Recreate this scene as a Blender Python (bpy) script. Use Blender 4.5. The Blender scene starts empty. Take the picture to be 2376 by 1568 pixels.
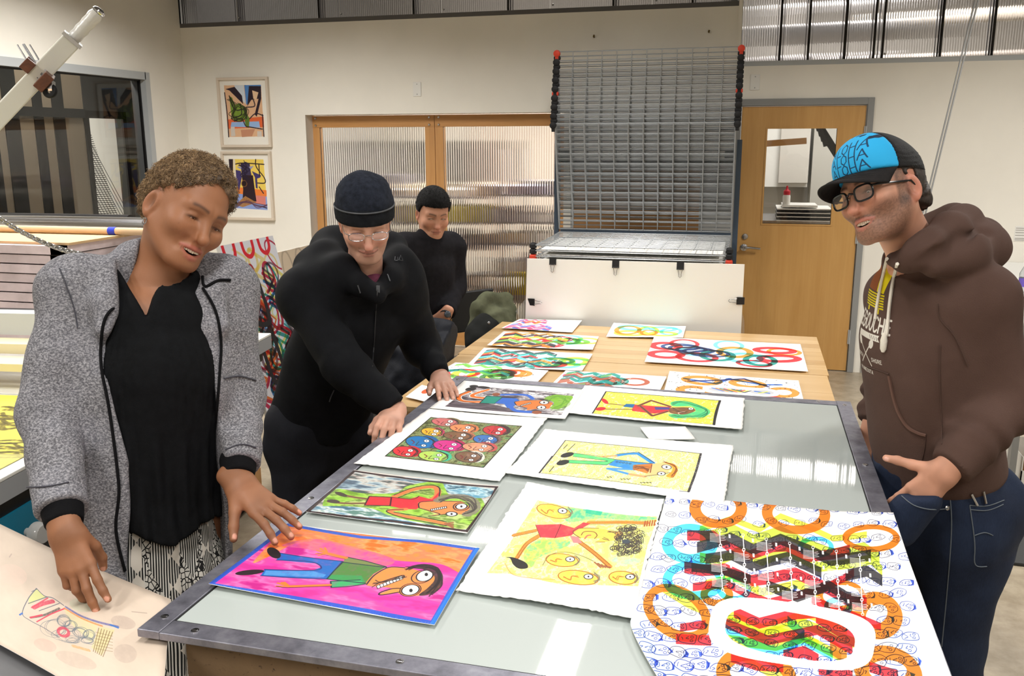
import bpy, bmesh, math, random
import numpy as np
from mathutils import Vector, Matrix

random.seed(7)
rng = np.random.default_rng(7)
S = bpy.context.scene
COL = S.collection

# ------------------------------------------------------------------ camera
F_PX, CX, CY = 2075.4, 1188.0, 784.0
CAM = np.array([0.0, 0.0, 1.775])
_yaw, _pit, _rol = np.radians([-14.81, 12.41, 0.184])
_f = np.array([math.sin(_yaw) * math.cos(_pit), math.cos(_yaw) * math.cos(_pit), -math.sin(_pit)])
_r = np.array([math.cos(_yaw), -math.sin(_yaw), 0.0])
_d = np.cross(_f, _r)
CR = math.cos(_rol) * _r + math.sin(_rol) * _d
CD = -math.sin(_rol) * _r + math.cos(_rol) * _d
CF = _f
cam = bpy.data.cameras.new('camera')
cam.sensor_fit = 'HORIZONTAL'; cam.sensor_width = 36.0
cam.lens = F_PX * 36.0 / 2376.0
cam.clip_start = 0.05; cam.clip_end = 60
camo = bpy.data.objects.new('camera', cam); COL.objects.link(camo)
mw = Matrix.Identity(4)
for i in range(3):
    mw[i][0] = CR[i]; mw[i][1] = -CD[i]; mw[i][2] = -CF[i]; mw[i][3] = CAM[i]
camo.matrix_world = mw
S.camera = camo

# ------------------------------------------------------------------ world, exposure
S.view_settings.view_transform = 'Standard'
S.view_settings.look = 'None'
S.view_settings.gamma = 1.0
S.view_settings.use_curve_mapping = False
S.view_settings.exposure = 0.0
S.cycles.use_denoising = True
S.cycles.max_bounces = 8
S.cycles.transmission_bounces = 8
S.cycles.transparent_max_bounces = 12
S.cycles.caustics_reflective = False
S.cycles.caustics_refractive = False
world = bpy.data.worlds.new('world'); S.world = world
world.use_nodes = True
world.node_tree.nodes['Background'].inputs[0].default_value = (1.0, 0.96, 0.9, 1)
world.node_tree.nodes['Background'].inputs[1].default_value = 0.02

def ceiling_lamp(name, x, y, z, sx, sy, watts, colour=(1.0, 0.97, 0.925), rz=0, spread=180):
    l = bpy.data.lights.new(name, 'AREA'); l.shape = 'RECTANGLE'
    l.size = sx; l.size_y = sy; l.energy = watts; l.color = colour; l.spread = math.radians(spread)
    o = bpy.data.objects.new(name, l); COL.objects.link(o)
    o.location = (x, y, z); o.rotation_euler = (0, 0, rz)
    return o
LAMPS = [(-2.9, 1.3, 34), (-0.5, 0.9, 34), (-0.45, 3.1, 9), (-3.3, 3.4, 46), (1.9, 1.6, 36), (2.0, 4.8, 92), (-1.0, 5.0, 42), (-3.5, 5.0, 84), (-1.7, -1.2, 60), (1.0, -1.2, 60)]
for lx, ly, lw in LAMPS:
    ceiling_lamp('lamp_light', lx, ly, 3.2, 0.22, 1.2, lw, spread=150)
ceiling_lamp('backroom_light', -3.0, 8.6, 2.5, 1.6, 0.3, 95, (1, .95, .9))
ceiling_lamp('backroom_light', -1.3, 8.5, 2.5, 1.2, 0.3, 95, (1, .94, .86))
ceiling_lamp('workroom_light', 0.9, 9.6, 3.5, 1.2, 0.5, 72, (1, .95, .9))
ceiling_lamp('workroom_light', 2.4, 8.8, 3.5, 1.2, 0.5, 60, (1, .93, .86))
ceiling_lamp('plenum_fill', -2.3, 8.6, 4.2, 2.4, 0.2, 40, (1, .95, .9))  # added lamp, lifts the dark space behind the left strip window
ceiling_lamp('corridor_fill', -5.5, 6.2, 3.2, 0.3, 1.5, 14, (1, .93, .85))  # added lamp, makes the pale corridor panels look backlit
ceiling_lamp('corridor_room_light', -7.4, 8.4, 3.2, 1.0, 1.0, 220, (1, .96, .9))

# ------------------------------------------------------------------ helpers
def ray(px, py):
    return CR * ((px - CX) / F_PX) + CD * ((py - CY) / F_PX) + CF
def on_z(px, py, z):
    d = ray(px, py); return CAM + d * ((z - CAM[2]) / d[2])
def on_y(px, py, y):
    d = ray(px, py); return CAM + d * ((y - CAM[1]) / d[1])
def on_x(px, py, x):
    d = ray(px, py); return CAM + d * ((x - CAM[0]) / d[0])
def at(px, py, depth):
    return CAM + ray(px, py) * depth

def lin(c):
    c = np.asarray(c, float) / 255.0
    return np.where(c <= 0.04045, c / 12.92, ((c + 0.055) / 1.055) ** 2.4)
def rgba(c):
    l = lin(c); return (float(l[0]), float(l[1]), float(l[2]), 1.0)

MATS = {}
class NT:
    """small helper around a node tree"""
    def __init__(s, name):
        s.m = bpy.data.materials.new(name); s.m.use_nodes = True
        s.t = s.m.node_tree; s.n = s.t.nodes; s.b = s.n['Principled BSDF']; s.out = s.n['Material Output']
    def new(s, kind, **kw):
        n = s.n.new(kind)
        for k, v in kw.items(): setattr(n, k, v)
        return n
    def link(s, a, b): s.t.links.new(a, b)
    def coords(s, kind='Object'):
        return s.new('ShaderNodeTexCoord').outputs[kind]
    def mapping(s, vec, scale=(1, 1, 1), rot=(0, 0, 0), loc=(0, 0, 0)):
        m = s.new('ShaderNodeMapping'); m.inputs['Scale'].default_value = scale
        m.inputs['Rotation'].default_value = rot; m.inputs['Location'].default_value = loc
        s.link(vec, m.inputs['Vector']); return m.outputs[0]
    def noise(s, vec, scale, detail=3, rough=.55, dist=0):
        n = s.new('ShaderNodeTexNoise'); n.inputs['Scale'].default_value = scale
        n.inputs['Detail'].default_value = detail; n.inputs['Roughness'].default_value = rough
        n.inputs['Distortion'].default_value = dist
        if vec is not None: s.link(vec, n.inputs['Vector'])
        return n.outputs['Fac']
    def ramp(s, fac, stops, interp='LINEAR'):
        r = s.new('ShaderNodeValToRGB'); cr = r.color_ramp; cr.interpolation = interp
        while len(cr.elements) > 1: cr.elements.remove(cr.elements[-1])
        cr.elements[0].position = stops[0][0]; cr.elements[0].color = rgba(stops[0][1])
        for p, c in stops[1:]:
            e = cr.elements.new(p); e.color = rgba(c)
        s.link(fac, r.inputs[0]); return r.outputs[0]
    def bump(s, h, strength=.3, dist=.01):
        b = s.new('ShaderNodeBump'); b.inputs['Strength'].default_value = strength
        b.inputs['Distance'].default_value = dist; s.link(h, b.inputs['Height'])
        s.link(b.outputs[0], s.b.inputs['Normal']); return b
    def math(s, op, a, b=None):
        n = s.new('ShaderNodeMath', operation=op)
        for i, v in enumerate((a, b)):
            if v is None: continue
            if isinstance(v, (int, float)): n.inputs[i].default_value = v
            else: s.link(v, n.inputs[i])
        return n.outputs[0]
    def mix(s, fac, a, b, mode='MIX'):
        n = s.new('ShaderNodeMix', data_type='RGBA', blend_type=mode)
        if isinstance(fac, (int, float)): n.inputs[0].default_value = fac
        else: s.link(fac, n.inputs[0])
        for i, v in ((6, a), (7, b)):
            if isinstance(v, (tuple, list)): n.inputs[i].default_value = rgba(v)
            else: s.link(v, n.inputs[i])
        return n.outputs[2]

def mat(name, col=(128, 128, 128), rough=.5, metal=0, var=0, vscale=6, bump=0, bscale=80, spec=.5, coat=0,
        trans=0, ior=1.45, stretch=(1, 1, 1), emit=0, sheen=0, coords='Object'):
    if name in MATS: return MATS[name]
    t = NT(name); b = t.b
    b.inputs['Base Color'].default_value = rgba(col)
    b.inputs['Roughness'].default_value = rough
    b.inputs['Metallic'].default_value = metal
    b.inputs['Specular IOR Level'].default_value = spec
    b.inputs['Coat Weight'].default_value = coat
    b.inputs['Transmission Weight'].default_value = trans
    b.inputs['IOR'].default_value = ior
    if sheen: b.inputs['Sheen Weight'].default_value = sheen
    if emit:
        b.inputs['Emission Color'].default_value = rgba(col); b.inputs['Emission Strength'].default_value = emit
    if var or bump:
        v = t.mapping(t.coords(coords), stretch)
    if var:
        c = np.array(col, float)
        f = t.noise(v, vscale, 4)
        t.link(t.ramp(f, [(.3, np.clip(c * (1 - var), 0, 255)), (.7, np.clip(c * (1 + var), 0, 255))]), b.inputs['Base Color'])
    if bump:
        t.bump(t.noise(v, bscale, 3), bump, .004)
    MATS[name] = t.m
    return t.m

class MB:
    """collects shapes into one mesh"""
    def __init__(s): s.v = []; s.f = []; s.mi = []; s.cur = 0
    def add(s, vs, fs):
        o = len(s.v); s.v.extend([tuple(map(float, p)) for p in vs])
        s.f.extend([tuple(i + o for i in f) for f in fs]); s.mi.extend([s.cur] * len(fs)); return s
    def box(s, x0, x1, y0, y1, z0, z1, M=None):
        vs = [(x, y, z) for z in (z0, z1) for y in (y0, y1) for x in (x0, x1)]
        if M is not None: vs = [tuple(M @ Vector(p)) for p in vs]
        return s.add(vs, [(0, 2, 3, 1), (4, 5, 7, 6), (0, 1, 5, 4), (2, 6, 7, 3), (0, 4, 6, 2), (1, 3, 7, 5)])
    def obox(s, c, ax, ay, az, hx, hy, hz):
        """oriented box: centre, three unit axes, half sizes"""
        c, ax, ay, az = (np.asarray(q, float) for q in (c, ax, ay, az))
        vs = [c + ax * i * hx + ay * j * hy + az * k * hz for k in (-1, 1) for j in (-1, 1) for i in (-1, 1)]
        return s.add(vs, [(0, 2, 3, 1), (4, 5, 7, 6), (0, 1, 5, 4), (2, 6, 7, 3), (0, 4, 6, 2), (1, 3, 7, 5)])
    def tube(s, pts, r, n=8, cap=True, closed=False):
        pts = [np.asarray(p, float) for p in pts]; m = len(pts)
        rr = r if hasattr(r, '__len__') else [r] * m
        rings = []; prev = None
        for i, p in enumerate(pts):
            if closed: t = pts[(i + 1) % m] - pts[i - 1]
            else: t = pts[min(i + 1, m - 1)] - pts[max(i - 1, 0)]
            t = t / (np.linalg.norm(t) + 1e-12)
            if prev is None:
                a = np.array([0, 0, 1.]) if abs(t[2]) < .9 else np.array([1., 0, 0])
                u = np.cross(t, a)
            else: u = prev - t * np.dot(prev, t)
            u /= np.linalg.norm(u) + 1e-12; prev = u; w = np.cross(t, u)
            rings.append([p + rr[i] * (u * math.cos(2 * math.pi * k / n) + w * math.sin(2 * math.pi * k / n)) for k in range(n)])
        vs = [q for g in rings for q in g]; fs = []
        for i in range(m if closed else m - 1):
            j = (i + 1) % m
            for k in range(n):
                l = (k + 1) % n
                fs.append((i * n + k, i * n + l, j * n + l, j * n + k))
        if cap and not closed:
            fs.append(tuple(range(n - 1, -1, -1))); fs.append(tuple((m - 1) * n + k for k in range(n)))
        return s.add(vs, fs)
    def cyl(s, a, b, r, n=16): return s.tube([a, b], r, n)
    def lathe(s, c, prof, n=20, axis=(0, 0, 1)):
        """prof: (radius, height) pairs along axis from c"""
        z = np.asarray(axis, float); z /= np.linalg.norm(z)
        a = np.array([1., 0, 0]) if abs(z[0]) < .9 else np.array([0, 1., 0])
        u = np.cross(z, a); u /= np.linalg.norm(u); w = np.cross(z, u); c = np.asarray(c, float)
        vs = [c + z * h + r * (u * math.cos(2 * math.pi * k / n) + w * math.sin(2 * math.pi * k / n)) for r, h in prof for k in range(n)]
        fs = []
        for i in range(len(prof) - 1):
            for k in range(n):
                l = (k + 1) % n; fs.append((i * n + k, i * n + l, (i + 1) * n + l, (i + 1) * n + k))
        fs.append(tuple(range(n - 1, -1, -1))); fs.append(tuple((len(prof) - 1) * n + k for k in range(n)))
        return s.add(vs, fs)
    def prism(s, poly, d):
        """poly: 3-D points of one face; d: extrusion vector"""
        p = [np.asarray(q, float) for q in poly]; d = np.asarray(d, float); n = len(p)
        fs = [tuple(range(n))[::-1], tuple(range(n, 2 * n))] + [(i, (i + 1) % n, n + (i + 1) % n, n + i) for i in range(n)]
        return s.add(p + [q + d for q in p], fs)
    def mesh(s, name, mats, smooth=False):
        me = bpy.data.meshes.new(name); me.from_pydata(s.v, [], s.f)
        for m in (mats if isinstance(mats, (list, tuple)) else [mats]): me.materials.append(m)
        if s.cur: me.polygons.foreach_set('material_index', s.mi)
        if smooth: me.polygons.foreach_set('use_smooth', [True] * len(me.polygons))
        bm = bmesh.new(); bm.from_mesh(me); bmesh.ops.recalc_face_normals(bm, faces=bm.faces); bm.to_mesh(me); bm.free()
        if smooth: me.set_sharp_from_angle(angle=math.radians(40))
        return me
    def build(s, name, mats, parent=None, smooth=False, bevel=0, **tags):
        return link(name, s.mesh(name, mats, smooth), parent, bevel, **tags)

def link(name, me, parent=None, bevel=0, **tags):
    o = bpy.data.objects.new(name, me); COL.objects.link(o)
    if parent is not None:
        o.parent = parent; o.matrix_parent_inverse = parent['_inv'] if False else INV.get(parent.name, Matrix.Identity(4))
    if bevel:
        md = o.modifiers.new('bevel', 'BEVEL'); md.width = bevel; md.segments = 2; md.limit_method = 'ANGLE'
    tag(o, **tags); return o
INV = {}
def tag(o, label=None, cat=None, group=None, kind=None):
    if label: o['label'] = label
    if cat: o['category'] = cat
    if group: o['group'] = group
    if kind: o['kind'] = kind
    return o
def thing(name, loc, label, cat, group=None, kind=None):
    """an Empty at the thing's base; parts are built in world coordinates"""
    o = bpy.data.objects.new(name, None); COL.objects.link(o); o.location = tuple(map(float, loc)); o.empty_display_size = .05
    INV[o.name] = Matrix.Translation(tuple(-float(q) for q in loc))
    return tag(o, label, cat, group, kind)
def struct(mb, name, mats, **k): return mb.build(name, mats, kind='structure', **k)
def copy_tree(o, parent=None):
    c = o.copy(); COL.objects.link(c); c.parent = parent
    for ch in list(o.children): copy_tree(ch, c)
    return c
# ================================================================== the room
D = 7.21            # back wall
XL = -4.9           # left wall
M_wall = mat('wall_paint', (236, 232, 222), .85, var=.015, vscale=2, bump=.05, bscale=180)
M_wall2 = mat('wall_paint_grey', (190, 188, 184), .85)
M_ceil = mat('ceiling_deck', (120, 118, 115), .9)
M_steel = mat('frame_grey_paint', (141, 142, 141), .45)
M_steel_l = mat('frame_light_grey', (176, 180, 182), .4)
M_alu = mat('brushed_aluminium', (168, 168, 172), .32, metal=1, var=.06, vscale=40, stretch=(1, 12, 1))
M_chrome = mat('satin_chrome', (196, 196, 198), .22, metal=1)
M_black = mat('black_plastic', (22, 22, 23), .45)
M_rubber = mat('black_rubber', (24, 24, 25), .8)
M_white = mat('white_enamel', (232, 231, 226), .4)

def concrete():
    t = NT('polished_concrete'); v = t.coords()
    a = t.noise(v, .9, 6, .6, .6); b = t.noise(v, 9, 5, .65)
    c1 = t.ramp(a, [(.32, (146, 136, 120)), (.5, (170, 158, 138)), (.7, (188, 174, 152))])
    c2 = t.ramp(b, [(.3, (200, 196, 188)), (.7, (255, 255, 255))])
    t.link(t.mix(1.0, c1, c2, 'MULTIPLY'), t.b.inputs['Base Color'])
    t.b.inputs['Roughness'].default_value = .33
    t.bump(b, .04, .004)
    return t.m
M_floor = concrete()

def wood(name, c0, c1, axis=0, scale=1.0, rough=.4, coat=0.15):
    t = NT(name)
    st = [14, 14, 14]; st[axis] = .9
    v = t.mapping(t.coords(), tuple(q * scale for q in st))
    a = t.noise(v, 1.6, 5, .6, .8)
    st2 = [60, 60, 60]; st2[axis] = 2.
    b = t.noise(t.mapping(t.coords(), tuple(q * scale for q in st2)), 2.0, 3)
    base = t.ramp(a, [(.28, c0), (.72, c1)])
    t.link(t.mix(.22, base, t.ramp(b, [(.3, c0), (.7, c1)])), t.b.inputs['Base Color'])
    t.b.inputs['Roughness'].default_value = rough; t.b.inputs['Coat Weight'].default_value = coat
    t.b.inputs['Coat Roughness'].default_value = .2
    return t.m
M_birch = wood('birch_veneer', (190, 142, 78), (206, 160, 96), 2, .7, .38)
M_fir = wood('oiled_fir', (180, 128, 72), (204, 152, 92), 2, 1, .45)
M_fir_h = wood('oiled_fir_rail', (174, 122, 66), (198, 146, 86), 0, 1, .45)

def polycarb(name, tint, rough):
    t = NT(name)
    t.b.inputs['Base Color'].default_value = rgba(tint); t.b.inputs['Roughness'].default_value = rough
    t.b.inputs['Transmission Weight'].default_value = 1.0; t.b.inputs['IOR'].default_value = 1.32
    return t.m
M_poly = polycarb('fluted_polycarbonate', (236, 236, 234), .10)
M_poly_c = polycarb('fluted_polycarbonate_high', (206, 204, 204), .06)
M_glass = polycarb('clear_glass', (248, 250, 250), .0)

def fluted(name, x0, x1, z0, z1, y, pitch, parent, m, amp=.006):
    n = max(8, int(round((x1 - x0) / pitch))); k = 6
    xs = np.linspace(x0, x1, n * k + 1); ph = np.abs(np.sin(np.pi * (xs - x0) / (x1 - x0) * n))
    vs = []; fs = []
    for x, h in zip(xs, ph):
        yf = y - amp * h; yb = y + .010
        vs += [(x, yf, z0), (x, yf, z1), (x, yb, z1), (x, yb, z0)]
    for i in range(n * k):
        a = 4 * i; b = a + 4
        fs += [(a, b, b + 1, a + 1), (a + 1, b + 1, b + 2, a + 2), (a + 2, b + 2, b + 3, a + 3), (a + 3, b + 3, b, a)]
    e = 4 * n * k; fs += [(0, 1, 2, 3), (e + 3, e + 2, e + 1, e)]
    mb = MB(); mb.add(vs, fs)
    return mb.build(name, m, parent, smooth=True)

struct(MB().box(-8.7, 4.5, -3.0, 11.5, -.06, 0), 'floor', M_floor)
struct(MB().box(-8.7, 4.5, -3.0, 11.5, 4.6, 4.7), 'ceiling', M_ceil)
# back wall with the sliding-door opening, the door opening and the two high windows
SX0, SX1, SZ = -3.74, -1.47, 2.0
DX0, DX1, DZ = -.10, .80, 2.03
w = MB()
w.box(XL - .12, SX0, D, D + .20, 0, 2.75); w.box(SX1, -.145, D, D + .20, 0, 2.75); w.box(SX0, SX1, D, D + .20, SZ, 2.75)
w.box(-.145, DX0 - .03, D + .03, D + .20, 0, 2.32); w.box(DX1 + .03, 4.5, D + .03, D + .20, 0, 2.32); w.box(DX0 - .03, DX1 + .03, D + .03, D + .20, DZ + .03, 2.32)
struct(w, 'wall_back', M_wall)
# left wall with window opening
WY0, WY1, WZ0, WZ1 = 3.9, 6.66, 1.13, 2.29
w = MB()
w.box(XL - .12, XL, -3, WY0, 0, 4.6); w.box(XL - .12, XL, WY1, D, 0, 4.6)
w.box(XL - .12, XL, WY0, WY1, 0, WZ0); w.box(XL - .12, XL, WY0, WY1, WZ1, 4.6)
struct(w, 'wall_left', M_wall)
struct(MB().box(4.4, 4.52, -3, 11.5, 0, 4.6), 'wall_right', M_wall)
struct(MB().box(-7.5, 4.5, -3.1, -3.0, 0, 4.6), 'wall_front', M_wall)
struct(MB().box(-7.5, 4.5, 11.4, 11.5, 0, 4.6), 'wall_far', mat('far_wall', (214, 212, 206), .85))
struct(MB().box(-.25, -.145, D + .2, 11.4, 0, 4.6), 'wall_partition', M_wall2)
struct(MB().box(XL - .12, -.25, D + .2, 10.2, 2.62, 2.7), 'ceiling_backroom_added', M_wall2)  # unseen ceiling, added so the left strip window looks into darkness
struct(MB().box(XL - .12, -.25, 10.2, 10.3, 0, 4.6), 'wall_backroom', mat('backroom_wall', (206, 200, 190), .8))
struct(MB().box(XL - .12, XL, D + .2, 10.3, 0, 4.6), 'wall_backroom_side', M_wall2)
struct(MB().box(.90, 4.4, D + .018, D + .03, 0, .10), 'baseboard_back', mat('baseboard_grey', (150, 148, 142), .6))
struct(MB().box(-1.47, -.145, D - .012, D, 0, .10), 'baseboard_back_middle', MATS['baseboard_grey'])
struct(MB().box(XL, SX0, D - .012, D, 0, .10), 'baseboard_back_left', MATS['baseboard_grey'])

# high polycarbonate windows: frame > panes, mullions
def clerestory(n, x0, x1, z0, y, cuts, label, mull):
    t = tag(bpy.data.objects.new('window_%d' % n, None), label, 'window', kind='structure'); COL.objects.link(t)
    f = MB(); f.box(x0, x1, y - .02, y + .05, z0 - .035, z0); f.box(x0, x1, y - .02, y + .05, 4.56, 4.6)
    f.build('frame', M_steel_l if n == 2 else mat('window_channel', (92, 90, 90), .5), t)
    es = [x0] + list(cuts) + [x1]
    for a, b in zip(es[:-1], es[1:]):
        fluted('pane', a + .004, b - .004, z0 + .002, 4.555, y + .015, .017, t, M_poly_c, .004)
    for c in mull:
        MB().box(c - .010, c + .010, y + .045, y + .12, z0, 4.56).build('mullion', mat('window_stud', (88, 84, 84), .5), t)
    for c in list(cuts):
        MB().lathe((c + .03, y - .004, z0 + .03), [(.004, 0), (.009, .006), (.006, .012)], 8, (0, -1, 0)).build('screw', M_chrome, t)
    return t
clerestory(1, XL, -.145, 2.785, D + .02, (-4.35, -3.4, -2.5, -1.6, -.8), 'dark fluted polycarbonate strip window above the wall with framed prints', (-4.37, -3.6, -2.75, -1.95, -1.1, -.5))
clerestory(2, -.145, 4.4, 2.355, D + .05, (.86, 1.85, 2.9), 'bright fluted polycarbonate strip window above the wooden door', (.16, .36, .62, .82, .88, 1.26, 1.6, 2.2, 2.6))
struct(MB().box(-.155, -.128, D - .006, D + .21, 2.30, 4.6), 'trim_1', M_wall)

# ---- left window: frame, pane, and the corridor behind it
t = tag(bpy.data.objects.new('window_3', None), 'wide dark interior window with grey steel frame in the left wall', 'window', kind='structure'); COL.objects.link(t)
f = MB(); e = .05
f.box(XL - .13, XL + .015, WY0, WY1, WZ1 - .01, WZ1 + e); f.box(XL - .13, XL + .015, WY0, WY1, WZ0 - e, WZ0 + .01)
f.box(XL - .13, XL + .015, WY1 - .01, WY1 + e, WZ0 - e, WZ1 + e); f.box(XL - .13, XL + .015, WY0 - e, WY0 + .01, WZ0 - e, WZ1 + e)
f.build('frame', M_steel_l, t)
g = MB(); e = .022
g.box(XL - .06, XL - .035, WY0, WY1, WZ1 - e, WZ1); g.box(XL - .06, XL - .035, WY1 - e, WY1, WZ0, WZ1); g.box(XL - .06, XL - .035, WY0, WY1, WZ0, WZ0 + e)
g.build('gasket', M_black, t)
MB().box(XL - .052, XL - .046, WY0, WY1, WZ0, WZ1).build('pane', M_glass, t)
# corridor wall seen through it: pale panels painted to look backlit between dark studs, then a lit doorway
XC = -6.1
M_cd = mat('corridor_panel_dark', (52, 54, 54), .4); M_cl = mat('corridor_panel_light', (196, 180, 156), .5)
c = MB(); c.box(XC - .1, XC, -1, 9.2, 2.62, 4.6); c.box(XC - .1, XC, -1, 7.36, 0, 1.02); c.box(XC - .1, XC, 7.90, 9.2, 0, 2.62); c.box(XC - .1, XC, 7.36, 7.90, 2.02, 2.62)
c.box(XC - .1, XC, -1, 5.2, 1.02, 2.62)
struct(c, 'wall_corridor', mat('corridor_upper', (74, 76, 76), .5))
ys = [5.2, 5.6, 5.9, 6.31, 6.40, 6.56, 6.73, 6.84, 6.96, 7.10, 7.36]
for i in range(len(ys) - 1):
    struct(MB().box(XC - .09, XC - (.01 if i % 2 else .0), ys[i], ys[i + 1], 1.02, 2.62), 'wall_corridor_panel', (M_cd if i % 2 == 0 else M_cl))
struct(MB().box(XC - .0, XC + .02, 5.2, 7.36, 2.0, 2.08), 'trim_2', M_cd)
struct(MB().box(XC, XC + .02, 7.34, 7.39, 0, 2.07).box(XC, XC + .02, 7.87, 7.92, 0, 2.07).box(XC, XC + .02, 7.34, 7.92, 2.0, 2.07), 'trim_3', M_black)
struct(MB().box(-8.7, -8.6, 6.0, 11.4, 0, 4.6).box(-8.7, XC, 6.0, 6.1, 0, 4.6), 'wall_corridor_end', mat('corridor_room', (222, 220, 212), .8))
struct(MB().box(XC, XL - .12, 9.2, 9.3, 0, 4.6), 'wall_corridor_far', mat('corridor_grey', (120, 120, 118), .8))
# dark flat box on the corridor shelf below the window
b = thing('archive_box', (-5.3, 5.6, 1.06), 'dark flat archive boxes on the shelf behind the left window', 'box')
MB().box(-5.45, -5.15, 5.2, 5.75, 1.06, 1.20).build('carton', mat('carton_black', (40, 40, 40), .7), b)
MB().box(-5.45, -5.15, 5.76, 6.2, 1.06, 1.20).build('side_carton', mat('carton_olive', (84, 80, 66), .7), b)
MB().box(-5.6, -5.02, 4.2, 6.6, 1.02, 1.06).build('shelf', mat('shelf_grey', (110, 112, 112), .5), b)

ws = thing('wire_screen', (-6.6, 7.7, 0), 'slanted wire mesh screen in the lit doorway behind the left window', 'screen')
g = MB()
for k in range(46): g.cyl((-6.55 - .006 * k, 7.2, .9 + .022 * k), (-6.55 - .006 * k, 8.3, .86 + .022 * k), .004, 4)
for k in range(34): g.cyl((-6.54, 7.0 + .045 * k, .9), (-6.82, 6.72 + .045 * k, 1.88), .004, 4)
g.build('wires', M_black, ws); MB().box(-6.7, -6.5, 7.2, 7.24, 0, .9).build('stand', M_black, ws); MB().box(-6.7, -6.5, 8.26, 8.3, 0, .9).build('stand', M_black, ws)
# ================================================================== door, sliding doors, wall fittings
# ---- wooden door with a vision panel
t = tag(bpy.data.objects.new('door_1', None), 'birch veneer door with clear vision panel and chrome lever in grey steel frame', 'door', kind='structure'); COL.objects.link(t)
f = MB(); y0 = D + .0
f.box(DX0 - .045, DX0, y0 + .012, y0 + .2, 0, DZ + .05); f.box(DX1, DX1 + .045, y0 + .012, y0 + .2, 0, DZ + .05); f.box(DX0, DX1, y0 + .012, y0 + .2, DZ, DZ + .05)
f.build('door_frame', M_steel, t, bevel=.003)
PX0, PX1, PZ0, PZ1 = .10, .60, 1.145, 1.86
l = MB(); y0, y1 = D + .035, D + .08; a, b = DX0 + .006, DX1 - .006
l.box(a, PX0, y0, y1, .008, DZ - .006); l.box(PX1, b, y0, y1, .008, DZ - .006)
l.box(PX0, PX1, y0, y1, .008, PZ0); l.box(PX0, PX1, y0, y1, PZ1, DZ - .006)
lf = l.build('leaf', M_birch, t)
s = MB(); e = .012
s.box(PX0 - e, PX0, y0 - .004, y1, PZ0 - e, PZ1 + e); s.box(PX1, PX1 + e, y0 - .004, y1, PZ0 - e, PZ1 + e)
s.box(PX0, PX1, y0 - .004, y1, PZ1, PZ1 + e); s.box(PX0, PX1, y0 - .004, y1, PZ0 - e, PZ0)
s.build('glazing_bead', M_birch, lf)
MB().box(PX0, PX1, y0 + .02, y0 + .026, PZ0, PZ1).build('pane', M_glass, lf)
q = MB(); hx, hz = -.03, .955
q.lathe((hx, y0, hz), [(.027, 0), (.027, .008), (.012, .012), (.011, .05)], 20, (0, -1, 0))
q.tube([(hx, y0 - .045, hz), (hx + .05, y0 - .05, hz + .004), (hx + .125, y0 - .045, hz - .004)], [.011, .010, .008], 10)
q.build('lever_handle', M_chrome, lf, smooth=True)
MB().lathe((hx + .005, y0, hz + .085), [(.024, 0), (.022, .01), (.008, .011), (.008, .014)], 20, (0, -1, 0)).build('lock_cylinder', M_chrome, lf, smooth=True)
for hz in (.28, 1.06, 1.82):
    MB().box(DX1 - .012, DX1 + .016, D + .022, D + .04, hz - .055, hz + .055).cyl((DX1 + .002, D + .018, hz - .055), (DX1 + .002, D + .018, hz + .055), .007, 8).build('hinge', M_steel_l, t)

# ---- sliding polycarbonate doors in the recess
DY = D + .13
for i, (x0, x1, lab) in enumerate(((SX0 + .012, -2.605, 'left fluted polycarbonate sliding door in fir frame behind the beanie man'), (-2.600, SX1 - .01, 'right fluted polycarbonate sliding door in fir frame beside the drying rack'))):
    t = tag(bpy.data.objects.new('door_%d' % (i + 2), None), lab, 'sliding door', kind='structure'); COL.objects.link(t)
    sl, sr = (.062, .085) if i == 0 else (.072, .05)
    MB().box(x0, x0 + sl, DY - .022, DY + .022, .02, SZ - .105).build('stile', M_fir, t)
    MB().box(x1 - sr, x1, DY - .022, DY + .022, .02, SZ - .105).build('stile', M_fir, t)
    MB().box(x0, x1, DY - .026, DY + .026, SZ - .105, SZ - .008).build('top_rail', M_fir_h, t)
    MB().box(x0 + sl, x1 - sr, DY - .022, DY + .022, .02, .14).build('bottom_rail', M_fir_h, t)
    fluted('pane', x0 + sl - .004, x1 - sr + .004, .14, SZ - .10, DY, .0205, t, M_poly, .0065)
    bx = ((x0 + .03, x1 - .045) if i == 0 else (x0 + .035,))
    for b in bx:
        for z in (SZ - .028, SZ - .088):
            MB().lathe((b, DY - .026, z), [(.011, 0), (.011, .003), (.007, .009)], 12, (0, -1, 0)).build('bolt', M_chrome, t)
# things in the lit room behind the sliding doors (they smear into bands through the flutes)
def shelf_unit(x0, x1, y, rows, label):
    t = thing('storage_shelf', ((x0 + x1) / 2, y, 0), label, 'shelf')
    f = MB()
    for x in (x0, x1): f.box(x - .015, x + .015, y, y + .03, 0, 1.7).box(x - .015, x + .015, y + .4, y + .43, 0, 1.7)
    for z in rows: f.box(x0, x1, y, y + .43, z - .02, z)
    f.build('frame', mat('shelf_dark', (150, 146, 152), .6), t)
    cols = [(240, 240, 238), (110, 106, 116), (226, 224, 230), (216, 204, 90), (170, 162, 178), (240, 238, 234), (140, 134, 148), (206, 186, 160)]
    for z in rows:
        x = x0 + .04
        while x < x1 - .15:
            wd = random.uniform(.12, .5); h = random.uniform(.05, .2)
            cc = random.choice(cols)
            MB().box(x, min(x + wd, x1 - .03), y + .03, y + .36, z, z + h).build('bin', mat('bin_%d_%d_%d' % cc, cc, .7), t)
            x += wd + random.uniform(.01, .08)
shelf_unit(-3.9, -2.5, 8.3, (.35, .75, 1.0, 1.25), 'blurred storage shelf with bins behind the left sliding door')
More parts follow.
